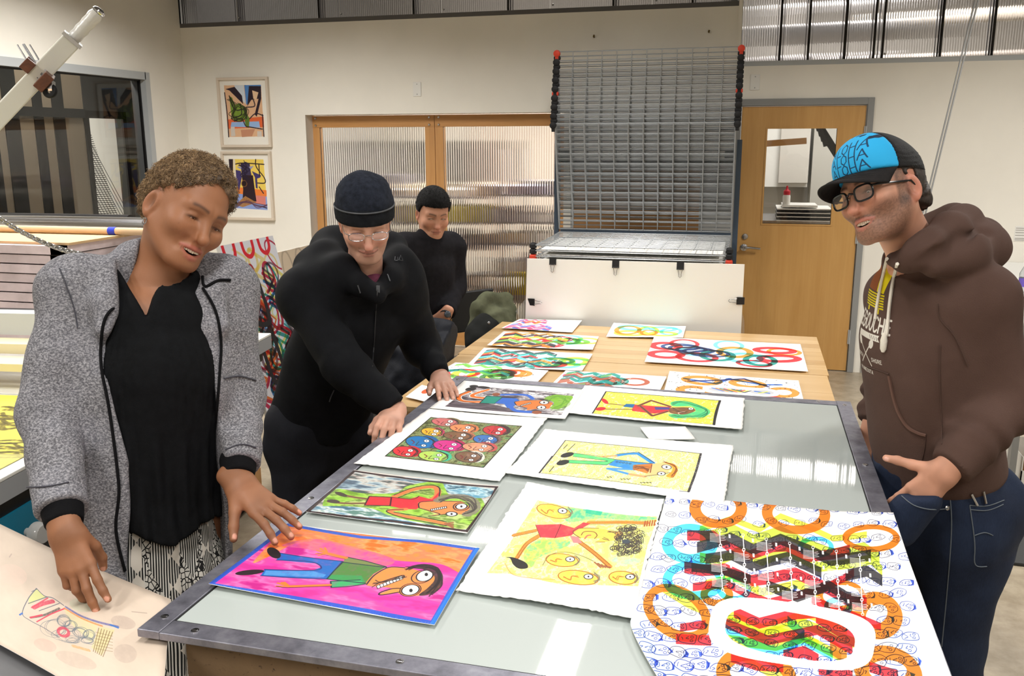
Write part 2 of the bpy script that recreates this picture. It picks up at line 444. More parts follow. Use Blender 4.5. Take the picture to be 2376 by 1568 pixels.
shelf_unit(-2.4, -.9, 8.0, (.3, .55, .85, 1.05, 1.3), 'blurred storage shelf with bins behind the right sliding door')
yc = thing('yellow_drawer_unit', (-1.75, 7.77, 0), 'yellow drawer unit showing through the flutes behind the white board', 'drawer unit'); MB().box(-2.0, -1.5, 7.72, 7.82, .42, .62).build('drawer', mat('crate_yellow', (214, 196, 40), .6), yc); MB().box(-2.0, -1.5, 7.72, 7.82, 0, .419).build('base', M_wall2, yc)
tag(MB().box(-4.7, -3.3, 10.13, 10.198, 1.3, 1.78).build('dark_pinboard', mat('pinboard', (96, 92, 88), .8)), 'dark pinboard blurred behind the left sliding door', 'pinboard')
tag(MB().box(-2.3, -1.9, 9.9, 10.0, 0, 2.0).build('brown_locker', mat('locker_brown', (150, 120, 104), .7)), 'brown locker blurred behind the right sliding door', 'locker')

# ---- the workroom seen through the vision panel and the bright strip window
t = thing('worktable', (.6, 9.3, 0), 'steel worktable with white papers seen through the door pane', 'table')
MB().box(-.05, 1.6, 9.0, 9.9, .98, 1.02).build('tabletop', M_alu, t)
MB().box(0, .04, 9.05, 9.1, 0, .98).build('leg', M_alu, t); MB().box(1.5, 1.54, 9.05, 9.1, 0, .98).build('leg', M_alu, t)
for k in range(7):
    tag(MB().box(.25, .25 + .5, 8.98, 9.5, 1.02 + k * .018, 1.03 + k * .018).build('wire_tray', (M_black if k % 2 else M_white)), 'screen tray number %s from the bottom of the stack behind the door pane' % ('one', 'two', 'three', 'four', 'five', 'six', 'seven')[k], 'tray', 'screen trays behind the door pane')
tag(MB().box(.3, .62, 9.0, 9.4, 1.15, 1.17).build('paper_stack', M_white), 'white paper stack lying on the trays behind the door', 'paper')
bt = thing('squeeze_bottle', (.335, 9.02, 1.17), 'red capped spray bottle standing behind the door pane', 'bottle')
MB().lathe((.335, 9.05, 1.17), [(.035, 0), (.036, .08), (.02, .12)], 12).build('body', M_white, bt, smooth=True)
MB().lathe((.335, 9.05, 1.25), [(.03, 0), (.032, .05), (.012, .07), (.008, .1)], 12).build('cap', mat('red_plastic', (200, 30, 50), .4), bt, smooth=True)
tag(MB().box(-.1, .62, 9.3, 9.34, 1.70, 1.76, Matrix.Rotation(-.07, 4, 'Y')).build('timber_rail', M_fir_h), 'fir rail crossing behind the door pane', 'rail')
rk = thing('screen_rack', (.8, 8.6, 0), 'folded screen rack with black end caps behind the door pane', 'rack')
for k in range(7):
    a = np.array([.50 + k * .022, 8.6, 2.02 - k * .045]); b = a + np.array([.42, 0, -.62])
    MB().tube([a, b], .014, 6).lathe(a - np.array([.015, 0, -.02]), [(.026, 0), (.026, .05)], 8, (.3, 0, -1)).build('rail', M_rubber, rk)
MB().box(.92, 1.0, 8.55, 8.65, 0, 2.3).build('post', M_steel, rk)
cb = thing('wall_cabinet', (.3, 10.5, 0), 'pale wall cabinets blurred in the workroom', 'cabinet')
MB().box(-.12, .62, 10.9, 11.35, 1.25, 2.2).build('carcass', M_white, cb); MB().box(.66, 1.3, 10.9, 11.35, .9, 2.0).build('carcass', mat('cabinet_grey', (190, 188, 180), .6), cb)
MB().box(.3, .62, 10.85, 10.9, 1.3, 1.95).build('door', mat('cabinet_grey2', (208, 204, 196), .6), cb)
for k, (x0, x1, z0, z1, c) in enumerate(((-.1, 1.5, 2.62, 2.80, (238, 240, 244)), (-.1, .9, 2.45, 2.54, (240, 240, 244)), (.3, 1.3, 2.95, 3.05, (236, 236, 236)), (1.4, 3.4, 2.85, 2.98, (244, 238, 226)), (.9, 3.3, 2.55, 2.6, (236, 230, 224)))):
    dct = MB().cyl((x0, 9.0 + k * .25, (z0 + z1) / 2), (x1, 9.0 + k * .25, (z0 + z1) / 2 + .04), (z1 - z0) / 2, 16).build('air_duct', mat('duct_%d' % k, c, .4), smooth=True)
    tag(dct, ('thick white duct low behind the bright strip window', 'thin white pipe just above the door wall', 'upper white pipe behind the bright strip window', 'warm white duct at the right end of the strip window', 'thin warm pipe at the right end of the strip window')[k], 'duct')

# ---- wall fittings
for (px, py, lab) in ((968, 207, 'blank white wall plate above the sliding doors'), (1752, 191, 'blank white wall plate above the wooden door')):
    p = on_y(px, py, D if px < 1700 else D + .03); t = thing('wall_plate', p, lab, 'wall plate')
    MB().box(p[0] - .035, p[0] + .035, p[1] - .006, p[1], p[2] - .057, p[2] + .057).build('plate', M_white, t, bevel=.002)
    for dz in (-.04, .04): MB().lathe((p[0], p[1] - .006, p[2] + dz), [(.004, 0), (.003, .002)], 8, (0, -1, 0)).build('screw', M_steel, t)
for (px, py, lab) in ((1379, 86, 'small bare hook on the wall above the drying rack, left one'), (1645, 75, 'small bare hook on the wall above the drying rack, right one')):
    p = on_y(px, py, D)
    tag(MB().tube([p, p + (0, -.03, 0), p + (.004, -.035, .012)], .007, 6).build('wall_hook', mat('brass_dull', (120, 100, 60), .4, metal=1)), lab, 'hook')
p = on_y(2366, 542, D + .03)
tag(MB().box(p[0] - .035, p[0] + .12, p[1] - .004, p[1], p[2] - .055, p[2] + .055).build('wall_card', M_white), 'small printed white wall card behind the man in the cap', 'card')
for k, z in enumerate((.04, .026, .008, -.012, -.034, -.045)):
    MB().box(p[0] - .03, p[0] + (.1 if k % 2 else .07), p[1] - .0052, p[1] - .004, p[2] + z - .002, p[2] + z + .002).build('text_line', mat('print_grey', (150, 146, 140), .8), bpy.data.objects['wall_card'])
# ================================================================== tables
TZ = .90
LX0, LX1, LY0, LY1 = -1.047, .366, 1.262, 3.13
def pitted():
    t = NT('pitted_brown_board'); v = t.coords()
    a = t.noise(v, 60, 4, .7); b = t.noise(v, 6, 3)
    base = t.ramp(b, [(.3, (96, 76, 54)), (.7, (122, 98, 70))])
    t.link(t.mix(t.ramp(a, [(.60, (0, 0, 0)), (.68, (255, 255, 255))]), base, (58, 42, 28)), t.b.inputs['Base Color'])
    t.b.inputs['Roughness'].default_value = .7; t.bump(a, .4, .004); return t.m
M_pit = pitted()
def worn_steel():
    t = NT('worn_flat_steel'); v = t.mapping(t.coords(), (3, 3, 3))
    a = t.noise(v, 7, 6, .65)
    t.link(t.ramp(a, [(.3, (112, 112, 122)), (.5, (138, 138, 150)), (.72, (164, 164, 174))]), t.b.inputs['Base Color'])
    t.b.inputs['Metallic'].default_value = .75; t.b.inputs['Roughness'].default_value = .42; t.bump(a, .05, .003); return t.m
M_bar = worn_steel()
t = thing('light_table', (-.34, 2.2, 0), 'large light table with grey glass top, riveted steel rim and brown cabinet', 'table')
MB().box(LX0 + .06, LX1 - .04, LY0 + .055, LY1 - .04, .0, TZ - .012).build('cabinet', M_pit, t)
bars = {'left': (LX0, LX0 + .046, LY0, LY1), 'right': (LX1 - .046, LX1, LY0 + .012, LY1), 'front': (LX0 + .046, LX1 - .046, LY0 + .0, LY0 + .046), 'back': (LX0 + .046, LX1 - .046, LY1 - .046, LY1)}
for k, (a, b, c, d) in bars.items():
    o = MB().box(a, b, c, d, TZ - .012, TZ + (.004 if k in ('left', 'right') else .0025)).build('rim_bar', M_bar, t, bevel=.0015)
    n = 4
    for i in range(n):
        if k in ('left', 'right'): sx, sy = (a + b) / 2, c + .05 + (d - c - .1) * i / (n - 1)
        else: sx, sy = a + .06 + (b - a - .12) * i / (n - 1), (c + d) / 2
        z = TZ + (.004 if k in ('left', 'right') else .0025)
        MB().lathe((sx, sy, z - .001), [(.008, 0), (.0075, .0025), (.003, .003)], 12).box(sx - .005, sx + .005, sy - .001, sy + .001, z + .0015, z + .0026).build('screw', M_chrome, o, smooth=True)
gm = NT('table_glass'); gm.b.inputs['Base Color'].default_value = rgba((176, 184, 181)); gm.b.inputs['Roughness'].default_value = .5
gm.b.inputs['Coat Weight'].default_value = 1.0; gm.b.inputs['Coat Roughness'].default_value = .03
MB().box(LX0 + .048, LX1 - .048, LY0 + .048, LY1 - .048, TZ - .010, TZ).build('glass_top', gm.m, t)
MB().box(LX0 + .046, LX0 + .0485, LY0 + .046, LY1 - .046, TZ - .008, TZ + .0012).box(LX0 + .046, LX1 - .046, LY0 + .046, LY0 + .0485, TZ - .008, TZ + .0012).box(LX1 - .0485, LX1 - .046, LY0 + .046, LY1 - .046, TZ - .008, TZ + .0012).build('glass_seal', M_rubber, t)

# ---- two butcher-block tables pushed together behind it
WZ = .76
M_maple = [wood('maple_%d' % i, c0, c1, 0, .8, .28, .35) for i, (c0, c1) in enumerate((((188, 152, 102), (204, 170, 122)), ((194, 158, 108), (210, 178, 132)), ((176, 138, 88), (196, 160, 112)), ((194, 158, 108), (210, 178, 132))))]
M_ply = wood('plywood_edge', (150, 112, 66), (190, 150, 98), 0, 2, .5, 0)
def wood_table(name, x0, x1, y0, y1, n, label, legs):
    t = thing(name, ((x0 + x1) / 2, (y0 + y1) / 2, 0), label, 'table', 'butcher block tables')
    ys = np.linspace(y0, y1, n + 1)
    for i in range(n):
        o = MB().box(x0, x1, ys[i] + .0006, ys[i + 1] - .0006, WZ - .02, WZ).build('plank', M_maple[(i * 7 + int(y0 * 3)) % 4 if n > 3 else 3], t)
    MB().box(x0, x1, y0, y1, WZ - .045, WZ - .021).build('underlayer', M_ply, t)
    ap = MB(); ap.box(x0 + .08, x1 - .08, y0 + .05, y0 + .08, WZ - .14, WZ - .045); ap.box(x0 + .08, x1 - .08, y1 - .08, y1 - .05, WZ - .14, WZ - .045)
    ap.build('apron', M_ply, t)
    for lx in (x0 + .08, x1 - .15):
        for ly in (y0 + .04, y1 - .11):
            MB().box(lx, lx + .07, ly, ly + .07, 0, WZ - .045).build('leg', M_ply, t)
wood_table('work_table', -1.335, .368, 3.15, 4.045, 3, 'maple topped work table directly behind the light table', 1)
wood_table('work_table', -1.345, .376, 4.05, 4.87, 9, 'maple plank work table in front of the white board', 1)
# ================================================================== drawing engine for flat prints
def homography(src, dst):
    A = []
    for (x, y), (u, v) in zip(src, dst):
        A.append([x, y, 1, 0, 0, 0, -u * x, -u * y, -u]); A.append([0, 0, 0, x, y, 1, -v * x, -v * y, -v])
    return np.linalg.svd(np.array(A, float))[2][-1].reshape(3, 3)

def vnoise(h, w, cell, seed=0, octaves=3):
    r = np.random.default_rng(seed); out = np.zeros((h, w), np.float32); amp = 1.; tot = 0
    for _ in range(octaves):
        gh, gw = int(h / cell) + 3, int(w / cell) + 3
        g = r.random((gh, gw)).astype(np.float32)
        ys = np.arange(h) / cell; xs = np.arange(w) / cell
        y0 = ys.astype(int); x0 = xs.astype(int); fy = (ys - y0)[:, None]; fx = (xs - x0)[None]
        fy = fy * fy * (3 - 2 * fy); fx = fx * fx * (3 - 2 * fx)
        a = g[y0][:, x0]; b = g[y0][:, x0 + 1]; c = g[y0 + 1][:, x0]; d = g[y0 + 1][:, x0 + 1]
        out += amp * ((a * (1 - fx) + b * fx) * (1 - fy) + (c * (1 - fx) + d * fx) * fy); tot += amp
        amp *= .55; cell = max(cell / 2.1, 1.5)
    return out / tot

class Art:
    """numpy canvas; coordinates come in a 'frame' (any quadrilateral mapped on the sheet)"""
    def __init__(s, w, h, quad=None, bg=(252, 251, 247)):
        s.w, s.h = w, h; s.im = np.empty((h, w, 3), np.float32); s.im[:] = np.array(bg) / 255.
        s.quad = quad; s.H = None; s.z = (0, 0, 1.); s.seed = 1
        if quad is not None:
            s.H = homography(quad, [(0, 0), (w, 0), (w, h), (0, h)])
            q = np.array(quad, float); x_, y_ = q.T; s.k = math.sqrt(w * h / (.5 * abs(np.dot(x_, np.roll(y_, -1)) - np.dot(y_, np.roll(x_, -1)))))
        else: s.k = 1.
    def frame(s, x0, y0, sc): s.z = (x0, y0, sc); return s
    def pt(s, P):
        P = np.atleast_2d(np.asarray(P, float))
        if s.H is None: return P * np.array([s.z[2], s.z[2]]) + np.array(s.z[:2])
        Q = P * s.z[2] + np.array(s.z[:2])
        R = np.c_[Q, np.ones(len(Q))] @ s.H.T
        return R[:, :2] / R[:, 2:]
    def wpx(s, wd): return wd * s.z[2] * s.k
    @staticmethod
    def curve(P, closed=False, n=8):
        P = np.asarray(P, float); m = len(P)
        if m < 3: return P
        out = []
        rngi = range(m) if closed else range(m - 1)
        for i in rngi:
            p0 = P[(i - 1) % m] if closed or i > 0 else P[i]; p1 = P[i]; p2 = P[(i + 1) % m]
            p3 = P[(i + 2) % m] if closed or i + 2 < m else p2
            for t in np.linspace(0, 1, n, endpoint=False):
                out.append(.5 * ((2 * p1) + (-p0 + p2) * t + (2 * p0 - 5 * p1 + 4 * p2 - p3) * t * t + (-p0 + 3 * p1 - 3 * p2 + p3) * t ** 3))
        if not closed: out.append(P[-1])
        return np.array(out)
    def _comp(s, y0, y1, x0, x1, a, col, mode):
        c = np.array(col, np.float32) / 255.; reg = s.im[y0:y1, x0:x1]; a = a[..., None]
        if mode == 'mul': reg *= (1 - a) + a * c
        else: reg *= (1 - a); reg += a * c
    def _win(s, P, pad):
        x0 = max(0, int(P[:, 0].min() - pad)); x1 = min(s.w, int(P[:, 0].max() + pad) + 2)
        y0 = max(0, int(P[:, 1].min() - pad)); y1 = min(s.h, int(P[:, 1].max() + pad) + 2)
        return x0, x1, y0, y1
    def _segd(s, P, closed, x0, x1, y0, y1):
        X, Y = np.meshgrid(np.arange(x0, x1) + .5, np.arange(y0, y1) + .5)
        d2 = np.full(X.shape, 1e12)
        n = len(P)
        for i in range(n if closed else n - 1):
            a = P[i]; b = P[(i + 1) % n]; e = b - a; L = e @ e + 1e-9
            t = np.clip(((X - a[0]) * e[0] + (Y - a[1]) * e[1]) / L, 0, 1)
            np.minimum(d2, (X - a[0] - t * e[0]) ** 2 + (Y - a[1] - t * e[1]) ** 2, out=d2)
        return np.sqrt(d2)
    def fill(s, P, col, alpha=1., mode='n', smooth=False, tex=0, soft=.7, raw=False):
        """filled polygon; tex: how much a brush noise thins the paint"""
        if smooth: P = s.curve(P, True)
        P = P if raw else s.pt(P)
        x0, x1, y0, y1 = s._win(P, soft + 1)
        if x1 <= x0 or y1 <= y0: return s
        X = np.arange(x0, x1) + .5; Y = np.arange(y0, y1) + .5
        ins = np.zeros((len(Y), len(X)), bool); n = len(P)
        for i in range(n):
            a = P[i]; b = P[(i + 1) % n]
            if a[1] == b[1]: continue
            m = (Y >= min(a[1], b[1])) & (Y < max(a[1], b[1]))
            if not m.any(): continue
            xc = a[0] + (Y[m] - a[1]) * (b[0] - a[0]) / (b[1] - a[1])
            ins[m] ^= X[None] < xc[:, None]
        al = ins.astype(np.float32)
        k = int(max(1, soft))
        for _ in range(k):
            pd = np.pad(al, 1, mode='edge')
            al = (pd[:-2, 1:-1] + pd[2:, 1:-1] + pd[1:-1, :-2] + pd[1:-1, 2:] + 2 * al) / 6
        if tex:
            s.seed += 1; nz = vnoise(al.shape[0], al.shape[1], max(4, 9 * s.k), s.seed, 3)
            al = al * np.clip(1 - tex * 2.2 * np.clip(nz - .42, 0, 1), 0, 1)
        s._comp(y0, y1, x0, x1, al * alpha, col, mode); return s
    def line(s, P, wd, col, alpha=1., mode='n', smooth=True, closed=False, tex=0, raw=False):
        P = np.asarray(P, float)
        if smooth and len(P) > 2: P = s.curve(P, closed, 6)
        P = P if raw else s.pt(P)
        r = (wd if raw else s.wpx(wd)) / 2; r = max(r, .55)
        # in short chunks to keep the windows small
        n = len(P); step = 10; idx = list(range(n)) + ([0] if closed else [])
        if n > 14:
            x0, x1, y0, y1 = s._win(P, r + 2)
            if x1 <= x0 or y1 <= y0: return s
            cov = np.zeros((y1 - y0, x1 - x0), np.float32)
            for i in range(0, len(idx) - 1, step):
                Q = P[idx[i:i + step + 1]]
                a0, a1, b0, b1 = s._win(Q, r + 2)
                if a1 <= a0 or b1 <= b0: continue
                c = np.clip(r + .5 - s._segd(Q, False, a0, a1, b0, b1), 0, 1)
                v = cov[b0 - y0:b1 - y0, a0 - x0:a1 - x0]; np.maximum(v, c, out=v)
        else:
            x0, x1, y0, y1 = s._win(P, r + 2)
            if x1 <= x0 or y1 <= y0: return s
            cov = np.clip(r + .5 - s._segd(P, closed, x0, x1, y0, y1), 0, 1).astype(np.float32)
        if tex:
            s.seed += 1; cov = cov * np.clip(1 - tex * 2.5 * np.clip(vnoise(cov.shape[0], cov.shape[1], 4, s.seed, 2) - .45, 0, 1), 0, 1)
        s._comp(y0, y1, x0, x1, cov * alpha, col, mode); return s
    def ell(s, c, rx, ry, col, ang=0, wd=0, fillcol=None, alpha=1., mode='n', n=22, tex=0):
        th = np.linspace(0, 2 * np.pi, n, endpoint=False); ca, sa = math.cos(ang), math.sin(ang)
        P = np.c_[c[0] + rx * np.cos(th) * ca - ry * np.sin(th) * sa, c[1] + rx * np.cos(th) * sa + ry * np.sin(th) * ca]
        if fillcol is not None: s.fill(P, fillcol, alpha, mode, tex=tex)
        if wd: s.line(P, wd, col, alpha, mode, smooth=False, closed=True)
        elif fillcol is None: s.fill(P, col, alpha, mode, tex=tex)
        return s
    def wash(s, P, cols, cell=20, smooth=True, alpha=1., seed=0, stretch=1., contrast=1.6, soft=3):
        """painterly area: colours mixed by noise"""
        if smooth: P = s.curve(P, True)
        P = s.pt(P); x0, x1, y0, y1 = s._win(P, 2)
        if x1 <= x0 or y1 <= y0: return s
        back = s.im.copy() if alpha < 1 else None
        h, w = y1 - y0, x1 - x0; c = cell * s.z[2] * s.k
        nz = vnoise(h, max(4, int(w / stretch)), c, seed, 4)
        if stretch != 1: nz = nz[:, np.minimum((np.arange(w) / stretch).astype(int), nz.shape[1] - 1)]
        nz = np.clip((nz - .5) * contrast * 1.6 + .5, 0, .9999) * (len(cols) - 1)
        i = nz.astype(int); f = (nz - i)[..., None]; C = np.array(cols, np.float32) / 255.
        tex = C[i] * (1 - f) + C[np.minimum(i + 1, len(cols) - 1)] * f
        m = Art(s.w, s.h, None, (0, 0, 0)); m.fill(P, (255, 255, 255), 1., raw=True, soft=soft)
        a = m.im[y0:y1, x0:x1, :1] * alpha
        s.im[y0:y1, x0:x1] = s.im[y0:y1, x0:x1] * (1 - a) + tex * a
        return s
    def image(s, name):
        img = bpy.data.images.new(name, s.w, s.h, alpha=False)
        px = np.ones((s.h, s.w, 4), np.float32); px[..., :3] = np.clip(s.im[::-1], 0, 1)
        img.pixels.foreach_set(px.ravel()); img.update(); img.pack()
        return img

def art_material(name, art, rough=.55):
    t = NT(name); n = t.new('ShaderNodeTexImage'); n.image = art.image(name); n.extension = 'EXTEND'
    t.link(t.coords('UV'), n.inputs[0]); t.link(n.outputs[0], t.b.inputs['Base Color'])
    t.b.inputs['Roughness'].default_value = rough; t.b.inputs['Specular IOR Level'].default_value = .3
    return t.m
M_paper = mat('paper_white', (248, 247, 243), .7)

def sheet(name, quad, z, art, label, cat='print', lift=0.006, wav=.004, deckle=0, n=(26, 18), group='prints laid out on the tables', seed=0, tilt=None, thick=.0012, raise_corner=None, edge=None):
    """paper lying on a table: quad = its corners as seen (TL, TR, BR, BL), z = table height"""
    c = [on_z(px, py, z + lift) for px, py in quad]
    # world corners -> bilinear grid with projective spacing from the homography
    H = homography([(0, 0), (1, 0), (1, 1), (0, 1)], [(p[0], p[1]) for p in c])
    r = np.random.default_rng(seed); ph = r.random(4) * 6
    nu, nv = n; vs = []; uv = []
    for j in range(nv + 1):
        for i in range(nu + 1):
            u, v = i / nu, j / nv
            if edge: u = edge(v) + (1 - edge(v)) * u
            q = H @ np.array([u, v, 1.]); x, y = q[0] / q[2], q[1] / q[2]
            if deckle and (i in (0, nu) or j in (0, nv)):
                x += r.normal(0, deckle); y += r.normal(0, deckle)
            h = wav * (.5 + .5 * math.sin(4.2 * u + ph[0]) * math.cos(3.1 * v + ph[1])) + wav * .6 * abs(2 * u - 1) ** 3 * (.5 + .5 * math.sin(ph[2] + 2 * v))
            if raise_corner: h += raise_corner(u, v)
            vs.append((x, y, z + lift * .35 + .005 + h)); uv.append((u, 1 - v))
    fs = [(j * (nu + 1) + i, (j + 1) * (nu + 1) + i, (j + 1) * (nu + 1) + i + 1, j * (nu + 1) + i + 1) for j in range(nv) for i in range(nu)]
    me = bpy.data.meshes.new(name); me.from_pydata(vs, [], fs)
    ul = me.uv_layers.new(name='UVMap')
    for p in me.polygons:
        p.use_smooth = True
        for li in p.loop_indices: ul.data[li].uv = uv[me.loops[li].vertex_index]
    me.materials.append(art_material(name + '_ink', art) if isinstance(art, Art) else art)
    me.materials.append(M_paper)
    o = link(name, me, None, label=label, cat=cat, group=group)
    md = o.modifiers.new('thickness', 'SOLIDIFY'); md.thickness = thick; md.offset = -1; md.material_offset_rim = 1; md.material_offset = 1
    return o
# ================================================================== print drying rack
M_wire = mat('zinc_wire', (158, 161, 163), .35, metal=.35)
M_cap = mat('rubber_cap', (20, 20, 22), .7); M_capr = mat('rubber_cap_red', (205, 62, 40), .6)
M_blue_steel = mat('blue_grey_steel', (66, 78, 92), .4, metal=.3)
RX0, RX1, HY = -1.40, -.125, 6.72
rack = thing('print_drying_rack', ((RX0 + RX1) / 2, HY, 0), 'tall wire print drying rack with raised shelves and black rubber caps', 'drying rack')
W_, L_ = RX1 - RX0, .80
def shelf_mesh():
    mb = MB(); r = .0032
    for i in range(13):
        x = W_ * i / 12; mb.tube([(x, 0, 0), (x, -L_ * .33, -.006), (x, -L_ * .66, -.004), (x, -L_, 0)], r if 0 < i < 12 else .005, 5)
    for j in range(12):
        y = -L_ * j / 11; mb.tube([(0, y, r * 1.5), (W_, y, r * 1.5)], r if 0 < j < 11 else .0045, 5)
    return mb.mesh('wire_grid', M_wire, True)
SH = shelf_mesh()
def cap_mesh(m):
    mb = MB(); mb.lathe((0, 0, -.019), [(.014, 0), (.025, .006), (.025, .028), (.017, .036), (.013, .040)], 10); mb.box(-.012, .012, 0, .045, -.012, .012)
    return mb.mesh('end_cap', m, True)
CAPM = {False: cap_mesh(M_cap), True: cap_mesh(M_capr)}
def rack_shelf(hy, hz, ang, red):
    o = bpy.data.objects.new('shelf', SH); COL.objects.link(o); o.parent = rack; o.matrix_parent_inverse = INV[rack.name]
    o.location = (RX0, hy, hz); o.rotation_euler = (ang, 0, 0)
    for x in (0, W_):
        c = bpy.data.objects.new('end_cap', CAPM[red]); COL.objects.link(c); c.parent = o; c.location = (x + (-.012 if x == 0 else .012), -L_ + .01, 0)
NR = 17
for i in range(NR):
    rack_shelf(HY + .02 * (i % 2), 1.12 + .0305 * i, math.radians(-(76 + 9 * i / NR)), i in (NR - 1, 7))
for k in range(8):
    rack_shelf(HY - .02, 1.092 - .038 * k, math.radians(.8), k == 2)
f = MB()
for x in (RX0 - .03, RX1 + .03): f.box(x - .018, x + .018, HY + .03, HY + .07, .05, 1.78).box(x - .018, x + .018, HY - .75, HY + .08, .05, .09)
f.build('frame', M_blue_steel, rack)
MB().box(RX0, RX1, HY + .03, HY + .06, 1.095, 1.125).build('cross_bar', M_blue_steel, rack)
MB().box(RX0, RX1, HY + .07, HY + .09, 1.60, 1.625).build('cross_bar', M_black, rack)
MB().box(RX0, RX1, HY + .03, HY + .06, .30, .34).build('cross_bar', M_blue_steel, rack)
for x in (RX0 + .03, RX1 - .04): MB().box(x - .03, x + .03, HY + .02, HY + .09, 1.62, 1.72).build('spring_box', M_black, rack)
for x in (RX0 - .03, RX1 + .03):
    for yy in (HY - .68, HY + .03): MB().lathe((x, yy, .0), [(.03, 0), (.03, .05)], 12, (0, 0, 1)).build('caster', M_rubber, rack)
    sp = [(x + .012 * math.cos(k * .9), HY + .05 + .012 * math.sin(k * .9), 1.1 + k * .0045) for k in range(110)]
    MB().tube(sp, .0022, 5).build('spring', M_wire, rack)
for k in range(3):
    tag(MB().box(RX0 + .03, RX1 - .03, -.76, -.07, 0, .0015, Matrix.Translation((0, HY - .02, 1.092 + .0085 - .038 * (k + 1))) @ Matrix.Rotation(math.radians(.8), 4, 'X')).build('blank_paper', M_paper), ('blank white paper under the top flat shelf of the drying rack', 'blank white paper on the second flat shelf of the drying rack', 'blank white paper on the third flat shelf of the drying rack')[k], 'paper')
M_card = mat('cardboard', (158, 120, 80), .85, var=.06, vscale=3)
tag(MB().box(RX0 + .03, RX0 + 1.02, D - .10, D - .09, 0, 1.56).build('cardboard_sheet', M_card), 'brown cardboard sheet standing behind the drying rack', 'cardboard')
tag(MB().box(RX0 + .0, RX1, D - .05, D - .035, 0, 1.63).build('grey_backboard', mat('grey_board', (172, 174, 174), .6)), 'grey backing board against the wall behind the drying rack', 'board')

# ---- white board with binder clips
BX0, BX1, BZ = -1.245, -.012, 1.112
def board_y(z): return 4.925 + .075 * z / BZ
tag(MB().add([(BX0, board_y(0), .001), (BX1, board_y(0), .001), (BX1, board_y(BZ), BZ + .004), (BX0 + .015, board_y(BZ), BZ), (BX0, board_y(0) + .006, .001), (BX1, board_y(0) + .006, .001), (BX1, board_y(BZ) + .006, BZ + .004), (BX0 + .015, board_y(BZ) + .006, BZ)],
    [(0, 1, 2, 3), (7, 6, 5, 4), (0, 4, 5, 1), (1, 5, 6, 2), (2, 6, 7, 3), (3, 7, 4, 0)]).build('foam_board', mat('foam_board_white', (243, 242, 236), .75)), 'large blank white foam board standing behind the far work table', 'board')
def clip_meshes():
    w, d, h = .020, .009, .020
    b = MB(); b.prism([(-w, -d, -h), (-w, d, -h), (-w, .002, h), (-w, -.002, h)], (2 * w, 0, 0))
    b.cyl((-w, -d, -h), (w, -d, -h), .0028, 8); b.cyl((-w, d, -h), (w, d, -h), .0028, 8)
    hd = MB()
    for s in (-1, 1):
        y = s * (d + .002)
        p = [(-.012, y, -h), (-.006, y * 1.1, -h - .03), (-.008, y * 1.1, -h - .038), (0, y * 1.1, -h - .047), (.008, y * 1.1, -h - .038), (.006, y * 1.1, -h - .03), (.012, y, -h)]
        hd.tube(p, .0016, 6)
    return b.mesh('clip_body', M_black), hd.mesh('clip_handle', M_chrome, True)
CB, CH = clip_meshes()
for px, py, rot, lab in ((1283, 600, 0, 'black binder clip on the top edge of the white board, left one'), (1429, 607, 0, 'black binder clip in the middle of the white board top edge'), (1579, 611, 0, 'black binder clip on the top edge of the white board, right one'),
                         (1228, 700, 1, 'black binder clip on the left edge of the white board'), (1724, 698, -1, 'black binder clip on the right edge of the white board')):
    p = on_y(px, py, board_y(1.1 if not rot else .86) + .003)
    t = thing('binder_clip', (0, 0, 0), lab, 'clip', 'binder clips on the white board')
    t.location = tuple(p + np.array([.012 * rot, 0, -.012 if not rot else 0])); t.rotation_euler = (0, rot * -math.pi / 2, 0)
    for nm, me in (('body', CB), ('handle', CH)):
        o = bpy.data.objects.new(nm, me); COL.objects.link(o); o.parent = t
pl = NT('clear_film'); pl.b.inputs['Base Color'].default_value = rgba((235, 235, 232)); pl.b.inputs['Alpha'].default_value = .16; pl.b.inputs['Roughness'].default_value = .25
a, b, c = on_y(1196, 722, 5.06), on_y(1222, 690, 5.06), on_y(1222, 760, 5.06)
film = MB(); film.prism([a, c, (BX1 + .03, 5.05, .5), on_y(1727, 745, 5.05), on_y(1722, 725, 5.05), (BX1 - .1, 5.05, .95), b], (0, .002, 0))
tag(film.build('plastic_sleeve', pl.m), 'clear plastic sleeve sticking out behind the white board', 'sleeve')

# ================================================================== press and stacked screens on the left
M_bed = mat('press_white', (222, 221, 214), .35); M_bedgrey = mat('press_grey', (146, 148, 150), .45)
ang = math.atan2(.24, 1.82)     # the bed is turned a little
BM = Matrix.Translation((-2.07, 2.15, 0)) @ Matrix.Rotation(ang, 4, 'Z')
press = thing('screen_press', (-2.7, 2.9, 0), 'screen printing press with white vacuum bed, teal panel and timber base rail', 'press')
BZt = .83
MB().box(-1.15, 0, -.75, 1.835, BZt - .012, BZt, BM).build('vacuum_bed', M_bed, press, bevel=.003)
MB().box(-1.15, -.001, -.75, 1.835, BZt - .075, BZt - .013, BM).build('bed_frame', M_bedgrey, press)
MB().box(-1.1, -.03, -.70, 1.78, BZt - .13, BZt - .076, BM).build('bed_skirt', M_black, press)  # black skirt under the bed frame
MB().box(-1.1, -.02, -.70, 1.5, BZt - .24, BZt - .131, BM).build('teal_panel', mat('teal_enamel', (14, 110, 138), .4), press)
MB().box(-1.1, -.06, -.70, 1.5, .22, BZt - .241, BM).build('cabinet', mat('press_dark', (38, 38, 38), .6), press)
MB().box(-1.1, .0, -.72, 1.6, .10, .2, BM).build('base_rail', M_fir_h, press)
for x in (-1.05, -.1):
    for y in (-.65, 1.5): MB().box(x - .04, x + .04, y - .04, y + .04, 0, .22, BM).build('leg', M_black, press)
p = np.array(BM @ Vector((0, -.1, BZt - .2)))
